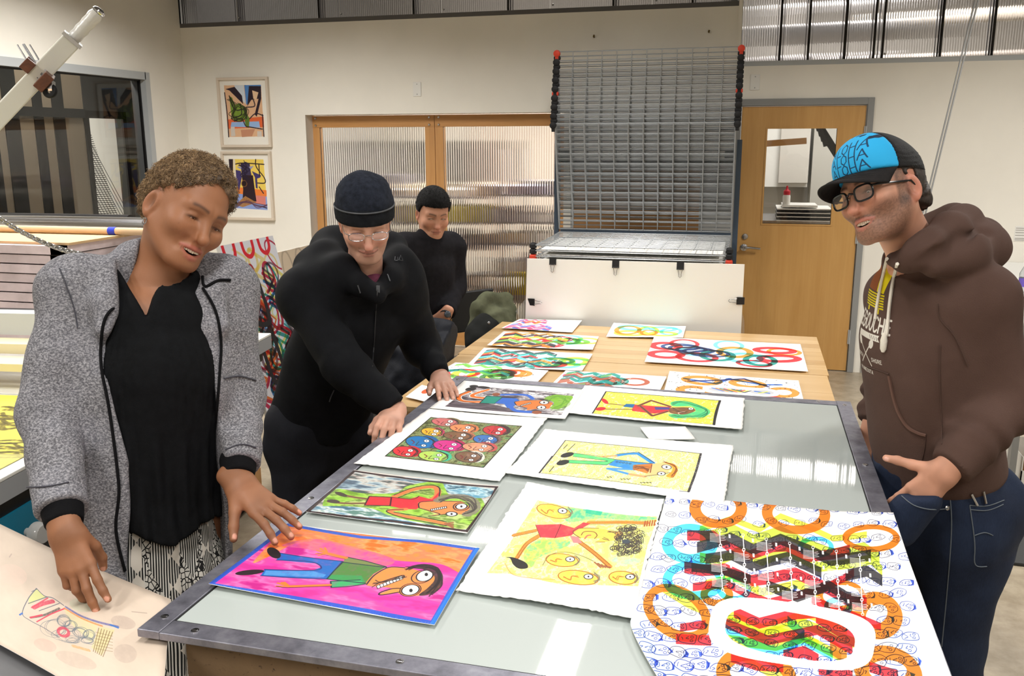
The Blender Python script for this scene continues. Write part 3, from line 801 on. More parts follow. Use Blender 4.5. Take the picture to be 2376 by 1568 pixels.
MB().lathe(p, [(.012, 0), (.012, .03), (.034, .03), (.036, .05), (.028, .062)], 20, (1, 0, 0)).build('knob', mat('clear_knob', (190, 190, 188), .15), press, smooth=True)
# raised screen over the bed: grey rail, cream batten and mesh frame
rail = MB(); rail.box(-1.1, -.10, .92, 1.0, BZt + .17, BZt + .26, BM); rail.build('screen_rail', mat('rail_grey_white', (196, 199, 202), .4), press)
MB().box(-1.1, -.14, .80, .91, BZt + .12, BZt + .16, BM).box(-1.1, -.2, .66, .78, BZt + .085, BZt + .115, BM).build('batten', mat('batten_cream', (222, 212, 176), .5), press)
MB().box(-1.1, -.28, 1.01, 1.06, BZt + .22, BZt + .255, BM).build('hinge_bar', M_black, press)
q = np.array(BM @ Vector((-.16, .92, BZt + .215))); MB().lathe(q, [(.014, 0), (.012, .006)], 10, (math.sin(ang), -math.cos(ang), 0)).build('bolt', M_chrome, press)
ya = Art(300, 300, None, (226, 214, 84))
ya.frame(0, 0, 1)
for k in range(9):
    ya.line(np.c_[np.linspace(150 + k * 6, 300, 7), 40 + k * 8 + rng.normal(0, 6, 7)], 5 + k % 3, (70, 60, 20), .8, tex=.6)
    ya.line(np.c_[np.linspace(120, 300, 9), 140 + k * 5 + rng.normal(0, 4, 9)], 4, (60, 52, 16), .8, tex=.7)
ya.fill([(0, 180), (300, 170), (300, 300), (0, 300)], (196, 190, 120), .8)
ym = art_material('yellow_ink', ya)
yp = MB(); yp.add([tuple(BM @ Vector(v)) for v in ((-.9, -.45, BZt + .003), (-.05, -.45, BZt + .003), (-.05, .62, BZt + .003), (-.9, .62, BZt + .003))], [(0, 1, 2, 3)])
o = yp.build('yellow_print', ym); uvl = o.data.uv_layers.new(name='UVMap')
for li, u in zip(o.data.polygons[0].loop_indices, ((0, 0), (1, 0), (1, 1), (0, 1))): uvl.data[li].uv = u
md = o.modifiers.new('thickness', 'SOLIDIFY'); md.thickness = .0015
tag(o, 'yellow print with dark brush marks lying on the press bed', 'print')
tag(MB().box(-.9, -.03, .64, .72, BZt + .001, BZt + .004, BM).build('white_strip', M_paper), 'white paper strip across the press bed', 'paper')
# stack of screens
cn = on_y(136, 571, 3.35)
M_fr = mat('screen_frame_pink', (205, 188, 190), .6, var=.07, vscale=9); M_mesh = mat('screen_mesh', (196, 176, 150), .6)
nf = 7; z1 = cn[2]; hh = .0445
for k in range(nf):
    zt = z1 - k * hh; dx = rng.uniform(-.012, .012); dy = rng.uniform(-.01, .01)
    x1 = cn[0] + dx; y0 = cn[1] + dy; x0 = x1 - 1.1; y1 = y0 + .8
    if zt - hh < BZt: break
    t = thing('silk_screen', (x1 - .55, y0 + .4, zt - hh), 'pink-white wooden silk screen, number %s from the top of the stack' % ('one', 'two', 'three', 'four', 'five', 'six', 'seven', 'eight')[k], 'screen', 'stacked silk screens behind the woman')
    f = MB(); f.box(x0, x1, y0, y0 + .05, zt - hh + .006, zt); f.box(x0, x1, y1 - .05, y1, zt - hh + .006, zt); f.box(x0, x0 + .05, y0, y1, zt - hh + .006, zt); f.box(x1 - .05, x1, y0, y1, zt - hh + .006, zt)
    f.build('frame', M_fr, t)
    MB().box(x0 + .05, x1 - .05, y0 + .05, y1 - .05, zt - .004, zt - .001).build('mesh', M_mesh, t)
    MB().box(x0 + .01, x1 - .012, y0 + .012, y1 - .012, zt - hh, zt - hh + .0055).build('gap_shade', mat('gap_dark', (44, 30, 28), .8), t)  # dark slab paints the shade in the gap between frames
LASTZ = zt - hh
tag(MB().box(x0, x1, y0, y1, BZt + .001, zt - hh if zt - hh > BZt else zt).build('wood_block', M_fr), 'pale wooden block under the stacked silk screens', 'block')
tag(MB().box(cn[0] - 1.08, cn[0] + .03, cn[1] + .03, cn[1] + .85, z1 + .001, z1 + .012).build('kraft_board', mat('kraft', (202, 168, 126), .8)), 'tan kraft board on top of the silk screen stack', 'board')
zt = z1 + .013
for k, (py, r, m, lab) in enumerate(((.36, .018, mat('kraft_tube', (206, 176, 140), .7), 'kraft paper tube with blue tape on the screen stack'), (.43, .027, M_chrome, 'shiny steel tube next to the kraft tube'), (.50, .031, M_alu, 'thin steel tube in the middle of the tube bundle'), (.57, .034, M_chrome, 'thick steel tube at the back of the tube bundle'), (.65, .036, mat('dark_tube', (50, 50, 52), .3, metal=.6), 'dark steel tube at the back of the screen stack'))):
    a = np.array([cn[0] - .95, cn[1] + py, zt + r]); b = np.array([cn[0] + .36 - (k == 4) * .5, cn[1] + py + .03, zt + r])
    t = thing('tube', a, lab, 'tube', 'tubes on the screen stack')
    MB().cyl(a, b, r, 14).build('pipe', m, t, smooth=True)
    if k == 0: MB().cyl(a + (b - a) * .70, a + (b - a) * .73, r + .002, 14).build('blue_tape', mat('blue_tape', (40, 60, 190), .6), t, smooth=True)
a = np.array([cn[0] + .12, cn[1] + .64, zt]); t = thing('paper_carton', a, 'white carton with a blue label on the screen stack', 'carton')
MB().box(a[0] - .12, a[0] + .2, a[1], a[1] + .15, zt, zt + .05).build('body', M_white, t)
MB().box(a[0] + .02, a[0] + .14, a[1] - .002, a[1], zt + .008, zt + .05).build('label_patch', mat('label_blue', (110, 118, 200), .6), t)
# squeegee arm with clamps
M_arm = mat('arm_white', (226, 224, 214), .4)
arm = thing('press_arm', at(60, 200, 2.95), 'white steel press arm slanting up with wrapped handle and wooden clamps', 'press arm')
A0, A1, A2 = at(-120, 395, 2.95), at(168, 92, 2.95), at(226, 30, 2.95)
dA = (A1 - A0) / np.linalg.norm(A1 - A0); nA = np.cross(dA, CF); nA /= np.linalg.norm(nA); bA = np.cross(dA, nA)
rot = lambda v, w, th: v * math.cos(th) + w * math.sin(th)
n1, b1 = rot(nA, bA, .55), rot(bA, -nA, .55)
MB().obox((A0 + A1) / 2, dA, n1, b1, np.linalg.norm(A1 - A0) / 2, .029, .026).build('square_tube', M_arm, arm, bevel=.004)
MB().obox(A1, dA, n1, b1, .006, .034, .031).build('collar', M_chrome, arm)
pts = [A1 + (A2 - A1) * s for s in np.linspace(0, 1, 9)]
MB().tube(pts, [.019, .022, .0205, .023, .021, .023, .022, .024, .02], 12).build('wrapped_handle', mat('plastic_wrap', (224, 222, 216), .25, bump=.6, bscale=30), arm, smooth=True)
MB().lathe(A2, [(.018, 0), (.022, .006), (.02, .012), (.008, .018)], 14, dA).build('end_cap', M_chrome, arm, smooth=True)
M_block = wood('clamp_block', (84, 46, 28), (118, 68, 42), 0, 3, .5)
for px, py, off in ((66, 150, 0), (103, 188, 1)):
    c = at(px, py, 2.93)
    MB().obox(c, dA, n1, b1, .03 if off else .02, .016, .042).build('clamp_block', M_block, arm, bevel=.002)
for k, (dx, dy, ln) in enumerate(((-8, -4, 1.0), (2, -9, .95), (10, -2, 1.05), (16, -12, .9))):
    MB().cyl(at(96 + dx, 186 + dy, 2.93), at(96 + dx - 48 * ln, 186 + dy - 78 * ln, 2.93), .0026, 6).build('threaded_rod', M_chrome, arm)
c = at(116, 211, 2.92); cs = MB()
MB().tube([c + CR * .016 * math.cos(k) + CD * .016 * math.sin(k) * 1. for k in np.linspace(0, 2 * math.pi, 18, endpoint=False)], .0085, 8, closed=True).build('caster_wheel', M_rubber, arm, smooth=True)
MB().obox(c - CD * .018, CR, CD, CF, .012, .014, .012).build('caster_fork', M_chrome, arm)
# chain hanging across
ca, cb = at(-40, 478, 3.0), at(196, 592, 2.75); ch = thing('steel_chain', cb, 'steel link chain sagging across the stacked screens', 'chain')
lk = MB()
lk.tube([(.011 * math.cos(a) + (.006 if math.cos(a) > 0 else -.006), .0065 * math.sin(a), 0) for a in np.linspace(0, 2 * math.pi, 12, endpoint=False)], .0024, 5, closed=True)
LM = lk.mesh('chain_link', M_chrome, True)
nl = 34
for i in range(nl):
    s0 = (i + .5) / nl; p = ca + (cb - ca) * s0 - np.array([0, 0, .05 * 4 * s0 * (1 - s0) * .5]); d = (cb - ca) / np.linalg.norm(cb - ca)
    o = bpy.data.objects.new('link', LM); COL.objects.link(o); o.parent = ch; o.matrix_parent_inverse = INV[ch.name]
    q = Vector(d).to_track_quat('X', 'Z').to_matrix().to_4x4() @ Matrix.Rotation(math.pi / 2 * (i % 2) + .4, 4, 'X')
    o.matrix_basis = Matrix.Translation(tuple(p)) @ q @ Matrix.Scale(1.15, 4)

# ================================================================== right-hand side
c0 = on_y(2340, 665, 6.75); t = thing('counter', (2.3, 6.95, 0), 'white counter with black edge by the right end of the back wall', 'counter')
zc = on_y(2372, 684, 6.72)[2]
MB().box(1.45, 3.2, 6.72, D + .02, zc - .012, zc).build('worktop', M_white, t); MB().box(1.45, 3.2, 6.72, D + .02, zc - .03, zc - .013).build('edge_strip', M_black, t)
MB().box(1.5, 3.2, 6.78, D + .02, .0, zc - .031).build('cabinet', M_white, t)
MB().box(1.45, 3.2, D - .01, D + .02, zc, zc + .16).build('backsplash', M_white, t)
bt = thing('water_bottle', on_y(2374, 662, 6.85), 'clear plastic bottle on the white counter at the right', 'bottle')
pb = on_y(2374, 672, 6.85); MB().lathe((pb[0], 6.85, zc + .001), [(.032, 0), (.034, .01), (.034, .13), (.012, .18), (.012, .2)], 16).build('body', mat('pet_clear', (232, 236, 240), .05, trans=.9), bt, smooth=True)
MB().lathe((pb[0], 6.85, zc + .04), [(.0348, 0), (.0348, .06)], 16).build('label_band', mat('label_purple', (110, 90, 190), .5), bt, smooth=True)
t = thing('utility_shelf', (1.35, 4.25, 0), 'grey utility shelf with white box behind the man in the cap', 'shelf')
sx, sy = on_z(2352, 1130, 0.12)[:2]
MB().box(sx - .03, sx, sy, sy + .05, 0, 1.0).build('post', M_steel, t)
MB().box(sx, sx + .8, sy, sy + .45, .06, .10).build('shelf_board', mat('shelf_beige', (176, 164, 140), .7), t)
MB().box(sx, sx + .8, sy, sy + .45, .60, .64).build('shelf_board', mat('shelf_beige', (176, 164, 140), .7), t)
t = thing('white_carton', (sx + .1, sy + .1, .10), 'open white carton on the low utility shelf', 'box')
bx = MB(); bx.box(sx + .03, sx + .035, sy + .02, sy + .36, .102, .27); bx.box(sx + .35, sx + .355, sy + .02, sy + .36, .102, .27); bx.box(sx + .03, sx + .355, sy + .02, sy + .025, .102, .2); bx.box(sx + .03, sx + .355, sy + .355, sy + .36, .102, .27); bx.box(sx + .03, sx + .355, sy + .02, sy + .36, .102, .107)
bx.build('carton', M_white, t); MB().box(sx + .035, sx + .35, sy + .03, sy + .35, .108, .16).build('brown_inside', M_card, t)
tag(MB().box(sx + .02, sx + .3, sy + .05, sy + .3, .641, .70).build('dark_pouch', mat('pouch', (36, 38, 48), .7)), 'dark pouch lying on the upper utility shelf', 'pouch')
m = [on_z(px, py, .0)[:2] for px, py in ((2290, 1165), (2420, 1150), (2470, 1325), (2318, 1308), (2282, 1240))]
tag(MB().prism([(x, y, .001) for x, y in m], (0, 0, .014)).build('floor_mat', mat('mat_rubber', (52, 53, 53), .75, bump=.3, bscale=60), bevel=.004), 'dark rubber anti-fatigue mat on the floor behind the man in the cap', 'mat')
cbt = thing('hanging_cable', on_y(2160, 440, 6.3), 'pair of thin steel cables slanting down in front of the right wall', 'cable')
for off in (-.006, .008):
    a, b = on_y(2266, 0, 6.3), on_y(2160, 430, 6.3); d = b - a
    MB().cyl(a - d * .9 + np.array([off * 1.2, 0, 0]), b + d * .45 + np.array([off * 1.2, 0, 0]), .0055, 8).build('strand', M_steel, cbt, smooth=True)
# ================================================================== the prints on the tables (drawn stroke by stroke)
BK = (34, 30, 34)
def eye(a, c, rx, ry, w=5, ang=0, dx=0, dy=0): a.ell(c, rx, ry, BK, ang, w, (250, 248, 244)); a.ell((c[0] + dx, c[1] + dy), rx * .2, rx * .2, BK)
def scrib(a, P, w, col, n=3, j=5, seed=1, alpha=.8):
    r = np.random.default_rng(seed)
    for _ in range(n): a.line(np.array(P, float) + r.normal(0, j, (len(P), 2)), w, col, alpha, tex=.3)
def teeth_row(a, p0, p1, h, n, seed=0):
    p0 = np.array(p0, float); p1 = np.array(p1, float); nrm = np.array([-(p1 - p0)[1], (p1 - p0)[0]]); nrm /= np.linalg.norm(nrm)
    a.fill([p0, p1, p1 + nrm * h, p0 + nrm * h], (248, 244, 236)); a.line([p0, p1], 5, BK, smooth=False); a.line([p0 + nrm * h, p1 + nrm * h], 5, BK, smooth=False)
    for i in range(n + 1): q = p0 + (p1 - p0) * i / n; a.line([q, q + nrm * h], 4, BK, smooth=False)

def band(a, P, w, col, alpha=.92, mode='mul'):
    P = np.array(P, float)
    for p, q in zip(P[:-1], P[1:]): a.fill([p - (0, w / 2), q - (0, w / 2), q + (0, w / 2), p + (0, w / 2)], col, alpha, mode, soft=1)
def pink_art():
    a = Art(1100, 720, [(667, 1218), (1114, 1277), (1008, 1456), (485, 1363)]).frame(460, 1080, .30303)
    a.wash([(690, 470), (2140, 670), (1790, 1225), (95, 930)], [(196, 44, 140), (216, 60, 160), (206, 70, 150), (226, 110, 176), (186, 36, 130)], 90, False, seed=2, stretch=2.5)
    a.wash([(690, 475), (2120, 680), (2050, 860), (1850, 780), (1500, 745), (1300, 680), (1000, 600), (760, 600), (560, 700), (420, 760), (560, 600)], [(238, 110, 40), (244, 132, 56), (232, 120, 80), (240, 150, 90), (236, 104, 30)], 80, True, seed=3, stretch=2, soft=8)
    a.wash([(640, 620), (900, 570), (1250, 650), (1500, 740), (1400, 790), (1100, 720), (850, 650)], [(190, 70, 140), (214, 90, 130), (226, 110, 110)], 60, True, .75, seed=4, soft=8)
    a.line([(100, 935), (690, 465), (1250, 560), (1700, 600), (2130, 665), (1960, 950), (1800, 1228), (1300, 1130), (700, 1030), (100, 940)], 34, (40, 84, 190), smooth=False, tex=.25)
    a.line([(2140, 660), (1980, 940), (1800, 1232)], 26, (46, 130, 226), .8, smooth=False)
    a.fill([(625, 680), (1105, 745), (990, 885), (480, 862), (510, 812), (880, 815), (945, 790), (900, 760), (600, 735)], (24, 96, 176), tex=.4, smooth=False)
    a.fill([(520, 820), (880, 822), (980, 850), (960, 870), (500, 858)], (96, 160, 214), .7, tex=.4)
    for P in ([(625, 680), (860, 715), (1105, 745)], [(600, 735), (850, 745), (940, 785), (880, 815), (510, 812)], [(480, 862), (700, 875), (990, 885)], [(1105, 745), (1050, 810), (990, 885)]): a.line(P, 9, (44, 50, 110))
    a.ell((580, 680), 58, 36, (30, 24, 28), .55); a.ell((395, 838), 112, 20, (40, 28, 36), -.12)
    a.fill([(1110, 750), (1440, 795), (1340, 850), (1285, 925), (985, 885)], (74, 122, 56), tex=.2); a.fill([(1010, 850), (1250, 860), (1280, 915), (985, 885)], (44, 150, 84), .7, tex=.3)
    a.fill([(1130, 710), (1440, 790), (1340, 790), (1110, 752)], (112, 124, 70)); a.fill([(1015, 905), (1240, 893), (1280, 925), (1020, 952)], (56, 160, 96), tex=.3)
    for P in ([(1110, 750), (1040, 820), (985, 885), (1285, 920)], [(1130, 710), (1280, 745), (1440, 795)], [(1110, 752), (1300, 780), (1440, 800)], [(1015, 905), (1020, 952), (1150, 945), (1285, 925)], [(1015, 903), (1240, 893)]): a.line(P, 8, (30, 50, 60), smooth=False)
    a.line([(1000, 685), (1130, 718)], 26, (222, 118, 48)); a.line([(690, 945), (1010, 932)], 20, (222, 118, 48))
    for dx, dy in ((-80, -25), (-85, 0), (-70, 15), (-55, -40), (-20, -45)): a.line([(990, 682), (990 + dx, 682 + dy)], 12, (222, 120, 50))
    for dx, dy in ((-90, -25), (-100, 0), (-60, -30), (-40, -32)): a.line([(700, 945), (700 + dx, 945 + dy)], 12, (222, 120, 50)); 
    a.line([(600, 945), (690, 955), (1010, 940)], 5, BK); a.line([(915, 680), (1000, 700), (1125, 728)], 5, (120, 60, 40))
    a.fill([(1285, 930), (1340, 855), (1450, 800), (1570, 800), (1690, 830), (1840, 880), (1860, 940), (1790, 1000), (1680, 1020), (1560, 1012), (1480, 960), (1390, 950)], (224, 134, 66), smooth=True, tex=.15)
    a.line([(1290, 928), (1350, 858), (1460, 800), (1580, 805)], 9, (50, 40, 60))
    a.fill([(1390, 1000), (1500, 960), (1560, 965), (1550, 990), (1410, 1012)], (232, 140, 70)); a.line([(1550, 962), (1480, 965), (1395, 992), (1400, 1010), (1540, 990)], 8, BK)
    teeth_row(a, (1365, 940), (1560, 868), 24, 8); scrib(a, [(1340, 920), (1400, 915), (1560, 870), (1590, 880)], 7, BK, 4, 9, 3)
    eye(a, (1735, 870), 66, 40, 7, -.25, 12, -10); a.ell((1715, 875), 84, 48, BK, -.25, 6); eye(a, (1625, 975), 68, 38, 7, -.15, 4, 4); a.ell((1625, 975), 82, 48, BK, -.15, 5)
    a.fill([(1590, 822), (1640, 790), (1740, 780), (1830, 805), (1875, 880), (1850, 965), (1770, 1012), (1690, 1015), (1760, 960), (1810, 900), (1790, 850), (1720, 820), (1650, 812)], (58, 42, 42), smooth=True, tex=.35)
    scrib(a, [(1600, 815), (1720, 795), (1830, 830), (1850, 930), (1760, 1005)], 8, (30, 22, 24), 6, 12, 5)
    return a
def red_dress_art():
    a = Art(1000, 640, [(822, 1096), (1158, 1132), (1084, 1242), (710, 1191)], (236, 230, 222)).frame(460, 1080, .30303)
    a.wash([(1195, 62), (2290, 182), (2055, 520), (840, 365)], [(84, 100, 116), (126, 148, 164), (170, 190, 196), (206, 204, 196), (150, 140, 136), (70, 84, 84)], 46, False, seed=7, stretch=3)
    a.wash([(960, 330), (1050, 200), (1250, 230), (1500, 230), (1620, 170), (1850, 140), (1930, 240), (2150, 250), (2190, 380), (2060, 500), (1800, 480), (1480, 400), (1230, 340)], [(110, 150, 40), (140, 190, 60), (164, 206, 84), (100, 130, 50), (180, 200, 120)], 50, True, seed=8, stretch=2, soft=6)
    a.wash([(900, 330), (1300, 340), (1500, 410), (1850, 480), (1500, 460), (1100, 410)], [(60, 100, 120), (120, 160, 180), (220, 226, 226), (90, 130, 120)], 30, True, seed=9, stretch=3, soft=5)
    a.wash([(1900, 160), (2250, 200), (2180, 260), (1960, 235)], [(90, 150, 176), (190, 214, 220), (60, 100, 120)], 26, True, seed=10, stretch=2)
    a.line([(845, 362), (1195, 62), (1700, 130), (2290, 182), (2250, 260), (2060, 520), (1500, 440), (850, 368)], 20, (56, 40, 42), smooth=False, tex=.2)
    for P in ([(1085, 235), (1180, 258), (1300, 275)], [(1000, 292), (1120, 305), (1285, 306)]): a.line(P, 20, (150, 110, 70)); a.line(P, 5, BK)
    a.ell((1095, 238), 50, 14, (70, 60, 50), .3); a.ell((1035, 290), 50, 14, (70, 60, 50), .1)
    a.line([(1500, 258), (1640, 205), (1770, 180), (1830, 195), (1825, 250), (1760, 290)], 34, (206, 120, 66)); a.line([(1500, 245), (1640, 190), (1770, 166), (1845, 185), (1845, 250)], 7, BK); a.line([(1520, 270), (1650, 222), (1780, 200)], 6, BK)
    a.fill([(1310, 255), (1480, 262), (1620, 275), (1690, 252), (1790, 275), (1850, 210), (1825, 280), (1730, 305), (1670, 352), (1570, 348), (1460, 325), (1275, 320)], (206, 38, 52), tex=.15)
    a.line([(1310, 255), (1480, 262), (1470, 325), (1275, 320), (1310, 255)], 8, (70, 20, 30), smooth=False); a.line([(1480, 262), (1640, 275), (1690, 252)], 6, (90, 20, 30))
    a.line([(1590, 350), (1460, 362), (1560, 398), (1750, 430), (1900, 462)], 26, (206, 122, 66)); a.line([(1570, 352), (1440, 362), (1560, 410), (1900, 475)], 6, BK); a.line([(1500, 372), (1700, 405), (1900, 446)], 6, BK)
    for k in range(4): a.line([(1890, 460), (1950, 450 + 14 * k)], 11, (150, 90, 60))
    a.fill([(1680, 300), (1800, 288), (2020, 286), (2090, 335), (2040, 385), (1900, 388), (1760, 402), (1840, 385), (1700, 345)], (222, 130, 72), smooth=False, tex=.12); a.line([(1690, 335), (1720, 292), (2010, 285)], 6, BK); a.line([(1690, 340), (1850, 385), (1765, 402), (1900, 385)], 6, BK)
    teeth_row(a, (1780, 348), (1900, 325), 14, 8); eye(a, (2015, 325), 44, 22, 7, -.1); a.ell((2015, 325), 62, 32, BK, -.1, 6); eye(a, (1940, 384), 42, 17, 7)
    a.line([(1840, 280), (1900, 255), (2030, 250), (2110, 290), (2115, 350), (2060, 385)], 52, (130, 122, 108), tex=.5); scrib(a, [(1850, 280), (1960, 250), (2090, 280), (2120, 350), (2040, 385)], 7, (60, 54, 50), 5, 10, 4)
    return a
def heads_art():
    a = Art(900, 760, [(996, 951), (1269, 974), (1160, 1119), (823, 1078)], (253, 252, 248)).frame(800, 860, .23569)
    a.wash([(850, 470), (1740, 560), (1365, 965), (400, 855)], [(74, 80, 44), (116, 122, 70), (150, 152, 104), (92, 110, 58), (176, 172, 130), (84, 140, 84)], 26, False, seed=12)
    a.line([(850, 470), (1740, 560), (1365, 965), (400, 855), (850, 470)], 9, (50, 46, 34), smooth=False)
    H = [((985, 515), 132, 40, (206, 112, 112), (120, 104, 64)), ((1160, 575), 128, 40, (232, 142, 92), (210, 120, 70)), ((1480, 598), 122, 48, (206, 44, 54), (60, 44, 44)), ((855, 612), 104, 40, (222, 178, 48), (180, 60, 90)), ((1110, 650), 140, 42, (124, 88, 62), (180, 110, 80)),
         ((1385, 688), 122, 46, (58, 112, 186), (120, 90, 90)), ((745, 715), 146, 60, (28, 112, 178), (30, 90, 150)), ((1015, 748), 146, 54, (208, 44, 138), (170, 40, 80)), ((1310, 765), 154, 46, (232, 156, 120), (190, 80, 80)), ((595, 810), 124, 52, (214, 48, 58), (190, 40, 50)), ((870, 855), 146, 52, (176, 208, 92), (60, 180, 140)), ((1215, 862), 130, 54, (120, 84, 62), (220, 214, 204))]
    for i, (c, rx, ry, col, hc) in enumerate(H):
        a.ell((c[0] + rx * .55, c[1] - ry * .05), rx * .72, ry * 1.05, hc, .1); a.ell(c, rx, ry, col, .08, tex=.35); a.ell(c, rx, ry, (50, 40, 40), .08, 6); scrib(a, [(c[0] + rx * .5, c[1] - ry * .9), (c[0] + rx, c[1] - ry * .1), (c[0] + rx * .6, c[1] + ry * .8)], 5, (50, 40, 40), 3, 8, i)
        eye(a, (c[0] + rx * .42, c[1] - ry * .22), 28, 14, 4); eye(a, (c[0] + rx * .22, c[1] + ry * .55), 26, 12, 4)
        a.line([(c[0] - rx * .1, c[1] - ry * .1), (c[0] - rx * .3, c[1] + ry * .5), (c[0] + rx * .05, c[1] + ry * .4)], 5, BK); a.line([(c[0] - rx * .6, c[1] - ry * .35), (c[0] - rx * .42, c[1]), (c[0] - rx * .55, c[1] + ry * .3)], 6, (120, 30, 40))
    return a
def green_hair_art():
    a = Art(1000, 560, [(1077, 883), (1356, 906), (1311, 973), (997, 948)], (253, 252, 249)).frame(800, 860, .23569)
    a.wash([(1250, 150), (2260, 235), (2130, 445), (985, 355)], [(50, 44, 52), (96, 86, 96), (150, 140, 148), (222, 218, 218), (70, 62, 70), (240, 238, 236)], 22, False, seed=14, stretch=4)
    a.wash([(985, 356), (1160, 270), (1700, 390), (2130, 440), (1600, 410)], [(60, 52, 60), (110, 98, 108), (80, 70, 78)], 20, False, seed=15, stretch=5)
    for P in ([(1225, 205), (1130, 245), (1130, 285), (1200, 305), (1340, 308)], [(1410, 188), (1275, 228), (1265, 255), (1385, 272)]): a.line(P, 36, (250, 246, 240)); a.line(P, 26, (232, 116, 34)); 
    a.line([(1210, 200), (1110, 245), (1120, 295), (1330, 325)], 6, BK); a.ell((1240, 180), 54, 18, (26, 22, 26), -.1); a.ell((1270, 152), 44, 12, (26, 22, 26)); a.ell((1370, 165), 66, 12, (26, 22, 26), .1)
    a.fill([(1400, 248), (1555, 262), (1475, 328), (1328, 320)], (16, 140, 122)); a.line([(1400, 248), (1555, 262), (1475, 328), (1328, 320), (1400, 248)], 6, BK, smooth=False)
    a.fill([(1550, 270), (1690, 278), (1720, 300), (1660, 360), (1600, 372), (1570, 332), (1480, 322)], (36, 98, 196), tex=.2)
    a.line([(1545, 240), (1700, 240), (1800, 250), (1850, 285)], 26, (44, 100, 200)); a.line([(1620, 345), (1680, 395), (1840, 412)], 28, (44, 100, 200)); a.ell((1490, 235), 40, 15, (140, 74, 44)); a.ell((1890, 415), 50, 16, (150, 80, 48))
    a.fill([(1675, 312), (1760, 300), (1960, 298), (2050, 325), (2010, 380), (1880, 382), (1790, 392), (1800, 372), (1690, 345)], (234, 120, 46), smooth=False); a.line([(1690, 345), (1675, 312), (1760, 300), (1960, 298)], 6, BK)
    teeth_row(a, (1730, 345), (1830, 318), 12, 7); eye(a, (1962, 320), 44, 18, 6); eye(a, (1935, 368), 44, 18, 6); a.line([(2000, 330), (2040, 320)], 5, BK)
    a.fill([(1960, 285), (2060, 245), (2160, 250), (2245, 262), (2200, 330), (2120, 382), (2020, 378), (2060, 330), (2020, 300)], (124, 182, 34), smooth=True, tex=.35); scrib(a, [(1990, 280), (2120, 260), (2200, 300), (2120, 360), (2040, 370)], 5, (90, 150, 20), 8, 18, 6)
    return a
def green_afro_art():
    a = Art(1000, 520, [(1357, 894), (1728, 923), (1722, 997), (1309, 957)], (253, 252, 249)).frame(1160, 860, .25253)
    a.wash([(975, 188), (2022, 275), (1966, 498), (850, 390)], [(236, 232, 70), (246, 240, 110), (240, 228, 50), (252, 248, 190)], 24, False, seed=17, stretch=.6)
    a.line([(850, 390), (975, 188), (1500, 230), (2022, 275), (1966, 498)], 8, BK, smooth=False); a.line([(2022, 275), (1985, 390), (1966, 498)], 13, BK); a.line([(850, 390), (1500, 455), (1966, 498)], 3, BK)
    for P in ([(995, 297), (1150, 312)], [(960, 347), (1215, 350)]): a.line(P, 12, (130, 84, 40)); 
    a.ell((965, 275), 36, 17, (206, 30, 40), .6); a.ell((925, 346), 48, 17, (206, 30, 40), -.1)
    a.fill([(1160, 298), (1240, 302), (1225, 335), (1130, 325)], (30, 104, 160)); a.fill([(1215, 345), (1240, 305), (1300, 310), (1420, 322), (1575, 330), (1545, 372), (1420, 392), (1215, 365)], (206, 44, 58), tex=.2); a.fill([(1420, 330), (1560, 335), (1560, 355), (1430, 355)], (70, 70, 140))
    for P in ([(1270, 318), (1390, 270), (1560, 325)], [(1290, 320), (1400, 412), (1540, 372)]): a.line(P, 20, (150, 84, 54), smooth=False); a.line(P, 5, BK, smooth=False)
    a.fill([(1570, 290), (1660, 275), (1800, 305), (1930, 370), (1880, 425), (1750, 432), (1600, 435), (1548, 400), (1640, 395), (1790, 378), (1760, 330), (1600, 325)], (78, 206, 132), smooth=True, tex=.3); scrib(a, [(1580, 300), (1700, 290), (1900, 365), (1860, 420), (1700, 430), (1570, 410)], 5, (40, 120, 80), 5, 12, 7)
    a.fill([(1560, 342), (1650, 335), (1750, 340), (1795, 368), (1700, 402), (1570, 388)], (126, 80, 52), smooth=True, tex=.2); eye(a, (1755, 350), 26, 11, 4); scrib(a, [(1600, 350), (1660, 372), (1720, 372)], 5, BK, 4, 10, 8); a.line([(1650, 400), (1640, 385), (1700, 375)], 5, (230, 190, 170))
    return a
